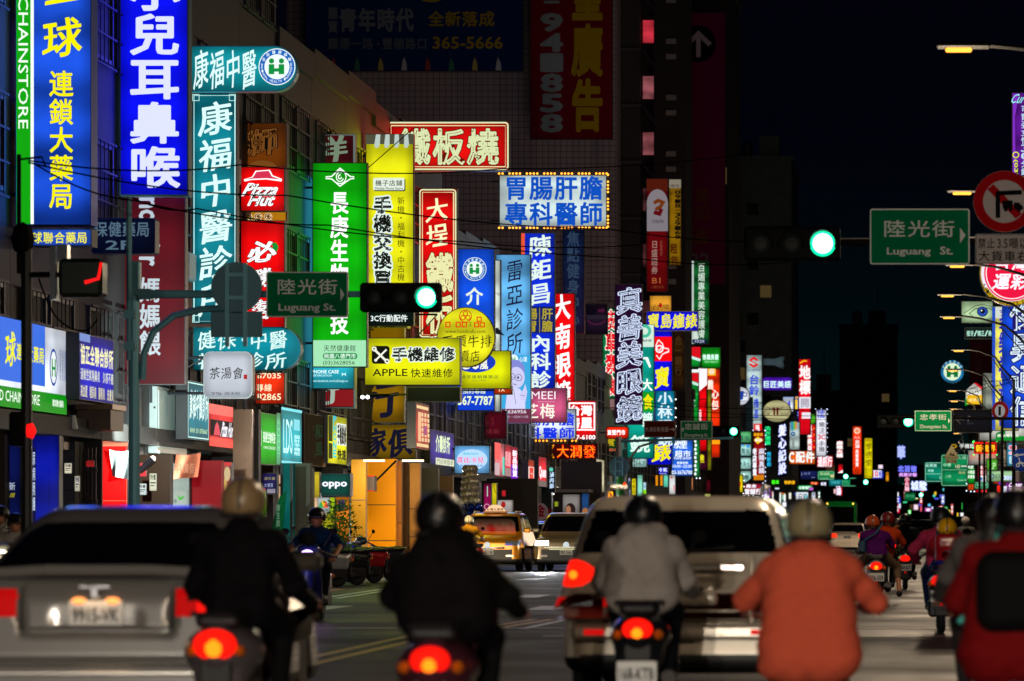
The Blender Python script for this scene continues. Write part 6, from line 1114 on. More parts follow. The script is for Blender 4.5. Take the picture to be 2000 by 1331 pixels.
# ================================================================ the traffic
def at(x, s): return (x - VX) / s, F / s
box_ = lambda x0, x1, z0, z1, ny=-.3: (lambda X, Y, Z_, N: (X > x0) & (X < x1) & (Z_ > z0) & (Z_ < z1) & (N[:, 1] * (1 if ny > 0 else -1) > abs(ny)))
both = lambda x0, x1, z0, z1, y1: [(lambda X, Y, Z_, N: (X < -x0) & (X > -x1) & (Z_ > z0) & (Z_ < z1) & (Y < y1)), (lambda X, Y, Z_, N: (X > x0) & (X < x1) & (Z_ > z0) & (Z_ < z1) & (Y < y1))]
fboth = lambda x0, x1, z0, z1, y0: [(lambda X, Y, Z_, N: (X < -x0) & (X > -x1) & (Z_ > z0) & (Z_ < z1) & (Y > y0)), (lambda X, Y, Z_, N: (X > x0) & (X < x1) & (Z_ > z0) & (Z_ < z1) & (Y > y0))]
def beam(r, L, z, w, power, tilt=-2.5, col=(.93, .96, 1), spread=70):
    for sgn in (-1, 1):
        l = bpy.data.lights.new('headlight_beam', 'SPOT'); l.energy = power; l.color = col; l.spot_size = R(spread); l.spot_blend = .8; l.shadow_soft_size = .08
        o = bpy.data.objects.new('headlight_beam', l); COL.objects.link(o); o.parent = r; o.location = (sgn * w, L + .15, z); o.rotation_euler = (R(90 + tilt), 0, 0)
        if power == BACK_W: l.spot_blend = .25
# near silver saloon
def sedan_extra(r, f, g):
    b = MB(); b.tube([(-.64, .12, 1.035), (-.3, .05, 1.055), (.3, .05, 1.055), (.64, .12, 1.035)], .032, g, 8); b.build('spoiler', r)
    b = MB(); b.box((-.09, -.055, .945), (.09, -.03, .96), CHROME); b.box((-.018, -.055, .89), (.018, -.03, .96), CHROME); b.build('badge', r)
    b = MB()
    for sx in (-.1, .1): b.ball((sx, .0, .868), .045, emi('ff9850', 2., True), 10, sy=.5, sz=.5)
    b.build('plate_lamp', r)
    l = bpy.data.lights.new('plate_glow', 'AREA'); l.energy = .35; l.size = .3; l.size_y = .03; l.shape = 'RECTANGLE'; l.color = (1, .62, .34); o = bpy.data.objects.new('plate_glow', l); COL.objects.link(o); o.parent = r; o.location = (0, -.03, .89); o.rotation_euler = (R(-20), 0, 0)
    b = MB(); b.box((-.78, -.075, .42), (.78, -.03, .45), mat('c8c4bc', .25, .6, 'metal'), .01); b.build('bumper_moulding', r)
lt, rt_ = both(.47, .9, .77, .94, .35)
lo_, ro_ = both(.6, .9, .79, .9, .2)
x, y = at(187, 325)
sed = car('silver saloon seen from behind with plate lamps glowing, cut by the left edge', x, y, R(3), .022, L=4.5, Wd=1.74, H=1.45, belt=.98, hood=.93, trunk=1.02, rear=(.5, 1.45), front=(3.35, 2.35), col='94928e', rough=.2, metal=.5,
    tail=[('tail_light', emi('ff1008', .9, True), lo_), ('tail_light', emi('ff1008', 1.3, True), ro_), ('tail_lens', emi('d00808', .7), lt), ('tail_lens', emi('d00808', .7), rt_)],
    groove=[((-.45, 0, .85), (.012, .1, .17)), ((.45, 0, .85), (.012, .1, .17)), ((0, -.02, .685), (.45, .06, .014)), ((0, .0, .995), (.62, .04, .012)), ((0, -.02, .5), (.85, .06, .01))], recess=((0, -.03, .8), (.28, .055, .095)), txt='9915-VK', ptz=.795, tum=.52, extra=sedan_extra, plate_w=.32)
beam(sed, 4.5, .65, .6, 330, -3.5, spread=42)
# near silver estate / suv
def suv_extra(r, f, g):
    b = MB(); b.box((-.5, -.09, .98), (.5, -.04, 1.03), mat('c8c4bc', .2, .8, 'metal'), .012); b.build('tailgate_handle', r)
    b = MB(); b.tube([(0, -.0, 1.1), (.1, .03, 1.13), (.42, .05, 1.16)], .012, RUB, 5); b.ball((0, .0, 1.08), .035, RUB, 8); b.build('rear_wiper', r)
    for sgn in (-1, 1): b = MB(); b.tube([(sgn * .6, .75, 1.57), (sgn * .6, 1.0, 1.62), (sgn * .58, 2.4, 1.63), (sgn * .58, 2.7, 1.58)], .018, mat('9a9a98', .3, .8, 'metal'), 6); b.build('roof_rail', r)
    b = MB(); b.box((-.35, -.14, .5), (.35, -.05, .505), mat('60605c', .3, .5)); b.box((-.8, -.14, .46), (.8, -.03, .58), g, .03); b.build('bumper', r)
    for sgn in (-1, 1): b = MB(); b.ball((sgn * .79, -.045, .95), .032, emi('ff7010', 2.6), 8, sy=.5); b.build('tail_bulb', r)
    for sgn in (-1, 1): b = MB(); b.box((sgn * .55, -.15, .5), (sgn * .7, -.13, .54), emi('e01010', .8)); b.build('reflector', r)
lt, rt_ = [(lambda X, Y, Z_, N, g=g: (((X * g - .8) / .17) ** 2 + ((Z_ - .96) / .1) ** 2 < 1) & (Y < .32)) for g in (-1, 1)]; l2, r2 = both(.5, .95, .71, .78, .3)
x, y = at(1325, 259)
suv = car('silver estate car seen from behind with bright red lamps, between the riders', x, y, 0, .024, L=4.5, Wd=1.72, H=1.55, belt=1.04, hood=.98, trunk=1.1, rear=(.06, .42), front=(3.5, 2.6), col='d0c6b4', rough=.3, metal=.25,
    tail=[('tail_light', emi('ff1808', 1.5, True), lt), ('tail_light', emi('ff1808', 1.5, True), rt_), ('tail_strip', emi('d00808', .7), l2), ('tail_strip', emi('d00808', .7), r2)],
    groove=[((-.55, 0, .85), (.012, .1, .3)), ((.55, 0, .85), (.012, .1, .3)), ((0, -.02, .68), (.55, .07, .012)), ((0, -.02, .585), (.85, .07, .014)), ((0, .0, 1.07), (.7, .05, .012))], recess=((0, -.03, .82), (.3, .05, .1)), txt='8L-4052', ptz=.82, extra=suv_extra, group=None, plate_w=.32)
beam(suv, 4.5, .7, .6, 260, -3.5, spread=42)
# oncoming gold suv
def onc_extra(r, f, g):
    b = MB(); b.box((-.5, 4.62, .62), (.5, 4.68, .66), mat('c8b890', .2, .8, 'metal')); b.lathe((0, 4.63, .76), (0, 1, 0), [(0, .09), (.02, .09)], CHROME, 14); b.box((-.62, 4.6, .68), (.62, 4.655, .71), mat('d0c8a8', .2, .8, 'metal')); b.build('grille_bar', r)
HL = emi('f4f6ff', 9., True)
lf, rf = fboth(.5, .95, .74, .88, 4.1); fl, fr_ = fboth(.55, .8, .4, .48, 4.3)
def suv_front(label, x, s, col, txt, hl=True, **k):
    X, Y = at(x, s)
    return car(label, X, Y, math.pi, .03, L=4.65, Wd=1.85, H=1.7, belt=1.08, hood=1.0, trunk=1.1, rear=(.1, .6), front=(3.65, 2.75), col=col, rough=.28, metal=.5, heads=[('headlight', HL if hl else mat('90989c', .1, .4), lf), ('headlight', HL if hl else mat('90989c', .1, .4), rf), ('fog_lamp', mat('b0a890', .2, .5), fl), ('fog_lamp', mat('b0a890', .2, .5), fr_), ('grille', mat('0a0b0c', .4, .2), lambda X_, Y_, Z_, N: (Y_ > 4.2) & (np.abs(X_) < .72) & (Z_ > .34) & (Z_ < .64) & (N[:, 1] > .3))], txt=txt, ptz=.56, pt_front=True, black_low=.36, wr=.36, wheel_y=(.9, 3.6), **k)
onc = suv_front('gold coloured oncoming suv with one headlight blazing, beside the yellow taxi', 1133, 65, '8a7a5a', 'BBZ-5666', extra=onc_extra)
beam(onc, 4.65, .8, .65, 450, -6)
def taxi_extra(r, f, g):
    b = MB(); b.prism([Vector((-.3, 2.55, 1.74)), Vector((-.2, 2.55, 1.86)), Vector((-.1, 2.55, 1.93)), Vector((.1, 2.55, 1.93)), Vector((.2, 2.55, 1.86)), Vector((.3, 2.55, 1.74))][::-1], (0, -.16, 0), emi('ffd0a0', 1.)); b.box((-.34, 2.36, 1.7), (.34, 2.58, 1.745), mat('d88010', .4)); b.build('roof_sign', r)
    B = Board((.3, 2.556, 1.93), (-.006, 0, 0), (0, 0, -.0019), (0, 1, 0)); B.lit = .5; draw(B, [H('台灣大車隊', 8, 50, 92, 92, '802008', .02)]); o = B.mb.build('roof_lettering', r)
    b = MB(); b.box((-.5, 4.64, .66), (.5, 4.69, .7), CHROME); b.lathe((0, 4.64, .76), (0, 1, 0), [(0, .09), (.02, .09)], CHROME, 12); b.build('grille_bar', r)
    for sgn in (-1, 1): b = MB(); b.tube([(sgn * .62, 1.0, 1.66), (sgn * .62, 1.2, 1.73), (sgn * .6, 2.5, 1.73), (sgn * .6, 2.8, 1.67)], .025, mat('c0a8a0', .3, .8), 6); b.build('roof_rail', r)
taxi = suv_front('yellow taxi with a lit roof sign facing the camera by the left kerb', 985, 65, 'd88c08', 'TDE-1188', hl=False, extra=taxi_extra)
x, y = at(1050, 55)
car('dark blue patrol saloon with blue lettering half hidden behind the taxi', x, y, math.pi, .04, col='101a50', H=1.48, txt='', rough=.2, extra=lambda r, f, g: [plate(r, 'door_stripe', 'POLICE', 1.1, .12, (0, .8), 4.52, '2850c0', 'c8d8ff', back=True)])
# going away, further on
def far_car(label, x, s, col, txt, on=True, h=.04, **k):
    X, Y = at(x, s); lt, rt_ = both(.5, .9, .74, .95, .3)
    m = emi('ff3010', 1.6, True) if on else DIMRED
    return car(label, X, Y, 0, h, col=col, tail=[('tail_light', m, lt), ('tail_light', m, rt_)], txt=txt, mirrors=True, **k)
far_car('white saloon braking further up the road, left of the purple shirt', 1655, 42, 'c8b8a0', 'HB-1702', trunk=1.02, belt=.97, rear=(.45, 1.3))
far_car('dark estate car further up the road with a lit plate, behind the child', 1802, 40, '1c1e22', 'AJH-9951', on=False, H=1.62, belt=1.02, trunk=1.08, rear=(.06, .45))
far_car('small dark car just right of the dark bus, with red lamps', 1672, 30, '202226', '', H=1.5, h=.05)
X, Y = at(1641, 24)
r = empty('city_bus', (X, Y, 0), 'dark bus with a green lower panel seen far ahead from behind', 'bus')
b = MB(); b.box((-1.25, 0, .35), (1.25, 11, 3.3), mat('14b048', .7, 0, 'paint', spec=.1), .15); b.build('body', r)
b = MB(); b.box((-1.12, -.02, 1.25), (1.12, .0, 2.85), mat('050607', .5, 0, spec=.05)); b.build('rear_window', r)
for sgn in (-1, 1): b = MB(); b.ball((sgn * 1.05, -.03, 3.1), .07, emi('ffb040', 4.), 8); b.build('marker_lamp', r); b = MB(); b.box((sgn * .95, -.03, .7), (sgn * 1.15, -.01, .95), DIMRED); b.build('tail_light', r)
for sgn in (-1, 1):
    for yy in (2.4, 8.6): b = MB(); b.lathe((sgn * 1.0, yy, .48), (sgn, 0, 0), [(0, .3), (0, .48), (.24, .48), (.24, .3)], RUB, 16); b.build('wheel', r)
# ---------------------------------------------------------------- near riders on scooters
SKD = mat('8a5c44', .55, 0, 'skin')
def ride(x, s, lab_p, lab_s, pk, sk, dy=0.):
    Y = F / s; X = (x - VX) * (Y + .42) / F
    sc = scooter(lab_s, X + sk.pop('dx', 0), Y + sk.pop('sy', 0), **sk)
    p = person(lab_p, X, Y + .42 + dy, hand=(.31, .68, .87), **pk)
    return p, sc
ride(470, 345, 'rider in a black jacket and tan open face helmet, beside the silver saloon', 'silver grey scooter with a wide glowing tail lamp under the rider in black', dict(top=1.60, jacket='060508', trousers='0a0a0d', helmet='8c7452', elbow=.28, el_z=.98, lean=.06, broad=1.02, skin_=SKD), dict(col='6c6468', tail_r=.125, txt=None, dx=-.07, bulk=.08))
ride(872, 390, 'large rider in a black hooded jacket without a helmet, back to us', 'dark red trimmed scooter with a round tail lamp under the hooded rider', dict(top=1.50, jacket='0a070a', trousers='0b0b0e', hood=True, elbow=.29, head_dx=-.045, lean=.03, broad=1.0, drop=.06, el_z=1.0, helmet='0c0b0c', hem=.76), dict(col='5a2a38', tail_r=.1, dx=-.03, bulk=.06, mirrors=False))
b_ = ride(1254, 300, 'rider in a pale grey hoodie and black helmet in front of the silver estate', 'black scooter with a pale number plate under the grey hoodie rider', dict(top=1.53, jacket='a09892', trousers='0c0d12', helmet='0c0d10', hood=True, elbow=.275, el_z=.98, lean=.08, hem=.78), dict(col='202226', tail_r=.1, txt='168-KTB', bulk=.05, pz=.37))
ride(1580, 362, 'broad rider in an orange red sweater and beige helmet, seen from behind', 'dark scooter hidden below the orange red sweater', dict(top=1.47, jacket='d25a40', trousers='1a1614', helmet='8c8262', elbow=.345, lean=.05, broad=1.06, el_z=.93, drop=.05, hem=.5, skirt=.02), dict(col='18181a', tail_on=False, sy=.42, mirrors=False))
p5, _ = ride(1988, 385, 'rider in a red jacket with a black vest and black helmet at the right edge', 'dark blue scooter under the red jacket rider at the right edge', dict(top=1.52, jacket='74080c', trousers='0a1440', helmet='0a0a0c', elbow=.28, el_z=.95, lean=.05, broad=1.1, hem=.55, skirt=.03), dict(col='181c2c', tail_on=False, sy=.3, mirrors=False))
b = MB(); Xp, Yp = at(1992, 385)
f = Field((-.3, -.35, .7), (.3, .1, 1.5), .015); f.box((-.02, -.16, .98), (.2, .1, .21), .095); vs, qs = f.mesh(); r = empty('backpack', (Xp, Yp + .42, 0), 'rucksack shape for the black vest of the red jacket rider', 'backpack'); skin('bag', vs, qs, mat('08080a', .8, 0, 'cloth'), r)  # rounded bag shape stands in for the rider's black vest
b.tube([(-.14, -.06, .9), (-.18, .02, 1.25), (-.13, .1, 1.36)], .02, mat('101012', .8), 6); b.build('strap', r)
p6, _ = ride(1938, 330, 'long haired rider in a grey top with a turquoise shoulder strap', 'small grey scooter under the long haired rider in grey', dict(top=1.55, jacket='5c5654', trousers='302c2c', hair=.28, elbow=.3, lean=.08, broad=.88, hem=.72, h=.014), dict(col='3c3a40', tail_on=True, tail_r=.07, hot=False, mirrors=False))
Xp, Yp = at(1938, 330); Xp = (1938 - VX) * (Yp + .42) / F; Yp -= .1; b = MB(); b.tube([(.12, .1, 1.3), (.05, -.03, 1.32), (-.03, -.145, 1.1), (-.13, -.17, .86), (-.2, -.15, .74)], .018, mat('4cc4bc', .5), 6); tag(b.build('shoulder_strap', None, (Xp, Yp + .5, 0)), 'turquoise bag strap slanting across the grey top rider', 'strap'); 
so = bpy.data.objects['shoulder_strap']; so.data.transform(Matrix.Translation((Xp, Yp + .5, 0)))
# ---------------------------------------------------------------- middle distance riders
ride(1712, 117, 'pillion passenger in a purple top and orange helmet with bare legs apart', 'silver scooter with a white plate carrying the purple topped pillion', dict(top=1.50, jacket='4c0a5c', trousers='6a5440', bare_leg=True, legs='wide', helmet='a84418', sleeve=.5, elbow=.27, h=.022, el_z=1.05, head_dx=-.07, broad=.95), dict(col='8c8c90', h=.028, txt='F7A-559', hot=True))
X, Y = at(1722, 117); person('driver in an orange shirt and dark red helmet in front of the purple passenger', X + .02, Y + .86, jacket='b0380c', trousers='202020', helmet='6a1410', top=1.56, h=.025, hand=(.31, .4, .985), head_dx=.08, sleeve=.5)
X, Y = at(1700, 117); b = MB(); b.box((-.3, .3, .86), (-.18, .5, 1.06), mat('14405c', .6), .03); b.tube([(-.24, .35, 1.05), (0, .3, 1.2), (.1, .42, 1.36)], .014, mat('1c5a74', .6), 5); o = b.build('shoulder_bag', None, (0, 0, 0)); o.location = (X + .1, Y - .02, 0); tag(o, 'small blue shoulder bag on a strap across the purple top', 'bag')
ride(1768, 95, 'rider in black on the dark scooter beyond the purple topped pillion', 'dark scooter with a red tail lamp and white plate in the far lane', dict(top=1.58, jacket='0c0c10', trousers='101014', helmet='0c0c0e', h=.028), dict(col='505258', h=.03, txt='720-JLT', hot=False))
p7, _ = ride(1838, 160, 'adult in a pink jacket and dark helmet riding behind the child', 'dark scooter with a glowing tail lamp and plate under the pink jacket adult', dict(top=1.56, jacket='b02c50', trousers='182048', helmet='101a18', h=.022, lean=.14), dict(col='202024', h=.024, txt='NWA-8280', tail_r=.12))
X, Y = at(1850, 160)
ch = person('child in a yellow and grey helmet sitting at the back of the dark scooter', X, Y + .1, z=.0, jacket='a01828', trousers='102060', helmet='d8a010', top=1.42, h=.02, elbow=.22, el_z=1.1, hand=(.16, .28, 1.02), broad=.78, bare_leg=True)
f = Field((-.3, -.3, .6), (.3, .1, 1.4), .016); f.box((0, -.17, 1.02), (.15, .09, .2), .07).ell((0, -.25, .96), (.12, .06, .1), .04); vs, qs = f.mesh(); r = empty('school_bag', (X, Y + .1, 0), 'red and blue school bag on the back of the child', 'backpack'); 
vs2, qs2 = vs, qs; c_ = vs[qs].mean(1); low = c_[:, 2] < .9; skin('bag', vs, qs[~low], mat('a00c18', .35, 0, 'paint', coat=.4), r); skin('pocket', vs, qs[low], mat('0c2080', .4, 0, 'paint'), r)
b = MB(); b.tube([(-.11, -.1, 1.2), (-.12, .02, 1.24), (-.12, .08, 1.1)], .02, mat('14304c', .7), 5); b.tube([(.11, -.1, 1.2), (.12, .02, 1.24), (.12, .08, 1.1)], .02, mat('14304c', .7), 5); b.build('strap', r)
ride(1886, 70, 'distant rider in a grey jacket and white helmet at the right of the child', 'distant dark scooter with a red lamp right of the child', dict(top=1.58, jacket='50504c', helmet='b0a89c', h=.04), dict(col='303034', h=.04))
ride(1752, 60, 'distant rider in dark clothes with an orange jacket beyond the others', 'distant scooter among the far traffic', dict(top=1.56, jacket='8a4a10', helmet='201818', h=.045), dict(col='404044', h=.045, hot=False))
ride(1600, 60, 'distant rider partly behind the beige helmet', 'distant scooter with a small red lamp left of the white saloon', dict(top=1.5, jacket='302c2c', helmet='1c1c1e', h=.045), dict(col='303034', h=.045))
# oncoming on the left
X, Y = at(620, 140)
scooter('oncoming blue scooter with a violet white headlight', X, Y + .5, math.pi, h=.02, col='161c4c', lamp_on=True, lamp_col='e0b8ff', tail_on=False)
person('oncoming rider in a dark blue shirt and black helmet with a violet headlight below', X, Y + .1, rz=math.pi, top=1.58, jacket='0c2c5c', trousers='10121c', helmet='0c0a0c', sleeve=.5, h=.018, hand=(.31, .68, .87), face=True, visor=None)
X, Y = at(32, 140)
scooter('oncoming pale scooter with a bright headlight at the left edge', X, Y + .5, math.pi, h=.022, col='8c8c88', lamp_on=True, lamp_col='fff0c8', tail_on=False)
person('oncoming rider in a white printed shirt and black helmet at the left edge', X, Y + .1, rz=math.pi, top=1.5, jacket='a8a098', trousers='202024', helmet='0c0c0e', sleeve=.5, h=.02, hand=(.31, .68, .87), face=True)
X, Y = at(-8, 135)
person('second oncoming rider in a white shirt just inside the left frame edge', X, Y + .4, rz=math.pi, top=1.62, jacket='b4b0a4', trousers='202024', helmet='141416', sleeve=.5, h=.025, hand=(.31, .68, .87), face=True)
X, Y = at(915, 72)
scooter('parked scooter in front of the yellow shirted rider near the taxi', X + .3, Y - .1, .3, h=.03, col='282a2c', tail_on=False)
person('rider in a mustard shirt and cream helmet next to the yellow taxi', X, Y, jacket='b07808', trousers='20201c', helmet='b8ac88', top=1.6, h=.026, sleeve=.5, legs='sit', hand=(.31, .62, .985))
# parked scooters by the arcade
k = 0
for x, s, a, c, lb in ((664, 92, 2.2, '9a9c98', 'white parked scooter nearest of the row under the orange wall, nose to the road'), (700, 89, 2.35, '0e0f12', 'black parked scooter second in the row under the orange wall'), (735, 86, 2.3, 'a81018', 'red and white parked scooter third in the row, mirrors raised'), (768, 84, 2.4, '303438', 'grey parked scooter last in the row by the dark box')):
    X, Y = at(x, s); scooter(lb, X, Y + 1.2, a, h=.024, col=c, tail_on=False, group='scooters parked by the arcade', rll=R(-8))

# unseen car added behind the camera; its headlights brighten the riders' backs
bc = car('saloon added unseen behind the camera to light the backs of the riders', -2.2, -19, 0, .06, col='3a3c40', heads=[('headlight', HL, fboth(.5, .9, .6, .8, 4.1)[0]), ('headlight', HL, fboth(.5, .9, .6, .8, 4.1)[1])])
beam(bc, 4.5, .7, .6, BACK_W, -.5, (1, .89, .76), spread=19)
# ================================================================ the arcade strip at street level; lit posters and panels emit in place of shop light
_S = S
def S(label, x0, y0, x1, y1, s, bg, items=(), **k): return _S(label, x0, y0, x1, y1, max(s, (VX - x1) / 15.8) if x1 < 1190 else s, bg, items, **k)
def wallp(label, x0, ytop, x1, s, col, rough=.5, kind='wall', name='shop_pillar', seams=(), trim=None, d=.35, cat='pillar', base=.15, metal=0., lit=0.):
    s = max(s, (VX - x1) / 15.8); a, c = W(x0, ytop, s), W(x1, ytop, s); b = MB(); b.box((a.x, a.y, base), (c.x, a.y + d, a.z), emi(col, lit, True, .2) if lit else mat(col, rough, metal, kind, spec=.08 if metal == 0 else .5))
    o = tag(b.build(name, None, ((a.x + c.x) / 2, a.y, base)), label, cat, kind='thing')
    if seams or trim:
        b = MB()
        for z in seams: b.box((a.x, a.y - .004, z - .012), (c.x, a.y - .001, z + .012), mat('2a2018', .7))
        if trim: b.box((a.x, a.y - .05, base), (a.x + .06, a.y + d, a.z), mat(trim, .5)); b.box((c.x - .06, a.y - .05, base), (c.x, a.y + d, a.z), mat(trim, .5))
        b.build('seam' if seams else 'edge_trim', o)
    return o
def cloth(label, pts, s, col, items=(), name='hanging_banner', cat='banner', wave=.08, lit=0):
    """fabric hung by its top edge; pts = four image corners"""
    (ax, ay), (bx, by), (cx, cy_), (dx, dy) = pts; b = MB(); n, m = 12, 8; vs = []; fs = []
    for j in range(m + 1):
        for i in range(n + 1):
            u, v = i / n, j / m; x = (ax * (1 - u) + bx * u) * (1 - v) + (dx * (1 - u) + cx * u) * v; y = (ay * (1 - u) + by * u) * (1 - v) + (dy * (1 - u) + cy_ * u) * v
            p = W(x, y, s); p.y += wave * math.sin(u * 9 + v * 2) * (v * .8 + .2); p.z -= wave * .4 * math.sin(u * math.pi) * (1 - v); vs.append(p)
    for j in range(m):
        for i in range(n): k = j * (n + 1) + i; fs.append((k, k + n + 1, k + n + 2, k + 1))
    b.add(vs, fs, mat(col, .8, 0, 'cloth')); o = b.build(name, None, W(ax, ay, s), smooth=True); tag(o, label, cat)
    if items:
        B = Board(W(0, 0, s) + Vector((0, -wave - .03, 0)), (1 / s, 0, 0), (0, 0, -1 / s), (0, -1, 0)); B.lit = 0; draw(B, list(items)); B.mb.build('print', o)
    return o
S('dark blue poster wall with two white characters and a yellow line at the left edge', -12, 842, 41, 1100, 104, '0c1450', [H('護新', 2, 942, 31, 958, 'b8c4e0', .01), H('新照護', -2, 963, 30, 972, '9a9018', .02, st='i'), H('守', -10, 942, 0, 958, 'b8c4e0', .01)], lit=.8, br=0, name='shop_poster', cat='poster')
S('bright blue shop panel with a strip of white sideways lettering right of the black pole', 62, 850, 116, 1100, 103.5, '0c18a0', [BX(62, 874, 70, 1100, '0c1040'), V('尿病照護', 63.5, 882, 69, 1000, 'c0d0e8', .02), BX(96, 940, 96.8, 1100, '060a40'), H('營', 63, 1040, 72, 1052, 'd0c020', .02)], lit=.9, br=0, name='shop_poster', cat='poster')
b = MB(); a = W(118, 845, 101); c = W(190, 845, 101)
b.box((a.x, a.y + .4, .15), (c.x, a.y + .5, a.z), mat('161214', .7)); o = tag(b.build('steel_gate', None, (a.x, a.y, .15)), 'dark barred steel gate under the rusty canopy', 'gate'); b = MB()
for i in range(10): xx = a.x + (c.x - a.x) * (i + .5) / 10; b.box((xx - .012, a.y, .15), (xx + .012, a.y + .03, a.z - .3), mat('3c3234', .5, .5, 'metal'))
for z in (.6, 1.2, 1.8, 2.4): b.box((a.x, a.y - .01, z - .03), (c.x, a.y + .02, z + .03), mat('3c3234', .5, .5, 'metal'))
b.build('bars', o)
b = MB(); a = W(150, 800, 102); c = W(216, 840, 102); b.box((a.x, a.y, c.z), (c.x, a.y + 1.2, a.z), mat('6a5848', .5, .5, 'wall')); b.box((a.x - .05, a.y - .06, a.z), (c.x + .05, a.y + 1.2, a.z + .1), mat('8a6c50', .4, .6)); tag(b.build('metal_canopy', None, a), 'rusty brown metal canopy under the deep blue clinic board', 'canopy')
b = MB(); a = W(66, 812, 103); c = W(124, 878, 103); b.box((a.x, a.y, c.z), (c.x, a.y + .5, a.z), mat('6a5c54', .4, .6, 'metal')); tag(b.build('shutter_box', None, a), 'brushed metal shutter box beneath the pharmacy fascia', 'shutter')
b = MB(); b.lathe(W(140, 812, 104), (0, 0, -1), [(0, .07), (.25, .12)], mat('8a9498', .4, .5, 'metal'), 12); tag(b.build('spot_lamp', None, W(140, 812, 104)), 'grey conical spot lamp pointing down beside the pharmacy fascia', 'lamp')
S('white board with magenta letters left of the steel cabinet', 208, 755, 270, 866, 95, 'b8ccd0', [T('mam', 222, 778, 262, 806, 'e020a0', .05), T('dm', 209, 778, 220, 804, 'e020a0', .05)], lit=.85, uneven=.15)
S('bright red door panel with an orange head strip, left of the blue traffic pole', 192, 862, 250, 1110, 95.5, 'f00606', [BX(192, 862, 250, 872, 'd88060'), BX(194, 978, 249, 979.2, 'f87050'), BX(247, 874, 248, 1100, 'f87050')], lit=.95, br=0, name='shop_poster', cat='door panel', uneven=.05)
wallp('brown shop wall between the red panel and the green pedestrian poster', 262, 888, 332, 95, '2c1c10')
wallp('glowing dark red doorway frame right of the white and green poster', 372, 900, 432, 91, 'a80c18', .4, lit=.55)  # frame emits red in place of light from inside the shop
S('white poster with green leaf and dark characters low between brown and red walls', 330, 905, 370, 1060, 92, '9aa49c', [BX(331, 906, 369, 958, '7c8880'), P([(346, 966), (352, 972), (362, 968), (356, 976), (350, 977)], '3ca030'), H('福樂', 332, 975, 346, 983, '303c30', .0), H('香薰者壽', 332, 987, 366, 995, '303c30', .0)], lit=.8, br=0, name='shop_poster', cat='poster')
S('pale red menu board with yellow food shapes left of the tan helmet', 408, 903, 452, 970, 89, 'b06058', [BX(408, 903, 452, 910, 'd04040')] + [EL(416 + k * 8, 940 + (k % 2) * 6, 3.5, 12, 'd8b060') for k in range(4)] + [EL(444, 926, 6, 14, 'd8c090')], lit=.85, br=0, name='shop_poster', cat='poster', uneven=.3)
S('lower red counter front below the pale red menu board', 398, 972, 462, 1110, 88.5, 'c8101c', [BX(398, 972, 406, 1110, 'd87878')], lit=.7, br=0, name='shop_poster', cat='poster')
b = MB(); a, c = W(272, 755, 93), W(307, 884, 93); b.box((a.x, a.y, c.z), (c.x, a.y + 3.3, a.z), mat('c4d4d2', .3, .5, 'metal')); o = tag(b.build('steel_cabinet', None, (a.x, a.y, c.z)), 'white steel box cabinet jutting from the wall behind the blue traffic pole', 'cabinet')
b = MB(); b.box((c.x + .002, a.y + .1, c.z + .1), (c.x + .02, a.y + 3.2, a.z - .08), mat('c4d8d2', .4, .2, 'metal')); b.build('side_panel', o); b = MB()
for k in range(5): b.box((a.x + .1, a.y - .01, c.z + .2 + k * .04), (a.x + .26, a.y - .002, c.z + .215 + k * .04), mat('6a7a78', .4))
b.build('vent', o)
b = MB(); p0, p1 = W(272, 922, 99), W(296, 898, 99); b.tube([p0, p1 + Vector((0, .1, 0))], [.06, .09], mat('a8acac', .4, .4, 'metal'), 10); r = tag(b.build('flood_lamp', None, p0), 'small white flood lamp aimed up at the steel cabinet', 'lamp'); b = MB(); b.ball(p1 + Vector((0, .12, .02)), .06, emi('fff4e0', 4.), 8); b.build('bulb', r)
l = bpy.data.lights.new('flood_light', 'SPOT'); l.energy = 2600; l.spot_size = R(110); l.spot_blend = .6; l.color = (.85, 1, .96); l.shadow_soft_size = .08; lo = bpy.data.objects.new('flood_light', l); COL.objects.link(lo); lo.parent = r; dv = W(330, 800, 90) - p1; dv.y = 3.5; lo.location = Vector((.75, -.3, .5)) + p1 - p0; lo.rotation_euler = Vector((-.6, 1, .35)).to_track_quat('-Z', 'Y').to_euler()
cloth('brick red cloth flag with white characters hung by the black pole', ((66, 884), (112, 888), (125, 938), (72, 938)), 101, '8a3a26', [H('風味小', 74, 902, 118, 932, 'b8b09c', .04, st='i')])
cloth('white cloth banner drooping over the bright red panel', ((213, 878), (252, 880), (252, 937), (218, 930)), 97, 'a8b4b4', [])
cloth('salmon cloth banner with faded writing right of the steel cabinet', ((344, 888), (392, 884), (388, 932), (337, 936)), 92.5, '8c4a34', [H('特價促', 346, 905, 384, 926, 'a06850', .02)])
wallp('polished metal pillar reflecting streaks of red and brown', 455, 800, 492, 86, '8c6c58', .22, 'metal', metal=.9, name='shop_pillar')
wallp('dark brown pillar left of the bright green fascia', 492, 800, 505, 85.5, '2c2018')
S('dark violet poster with small pale lines under the bright green fascia', 512, 924, 541, 966, 84, '241c58', [H('週年慶', 516, 932, 538, 938, 'a09860', .01), H('大優惠', 516, 944, 534, 952, '9098c0', .02), BX(514, 955, 519, 963, 'b02030'), H('8888', 522, 955, 538, 964, 'b0a8b8', .02)], lit=.8, br=0, name='shop_poster', cat='poster')
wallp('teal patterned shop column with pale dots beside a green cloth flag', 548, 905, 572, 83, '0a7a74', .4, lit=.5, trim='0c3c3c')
cloth('green triangular flag with white characters by the teal column', ((546, 970), (560, 955), (552, 1052), (524, 1052)), 84.5, '0c7a44', [V('康生技', 541, 985, 549, 1030, '90c0a0', .02)])
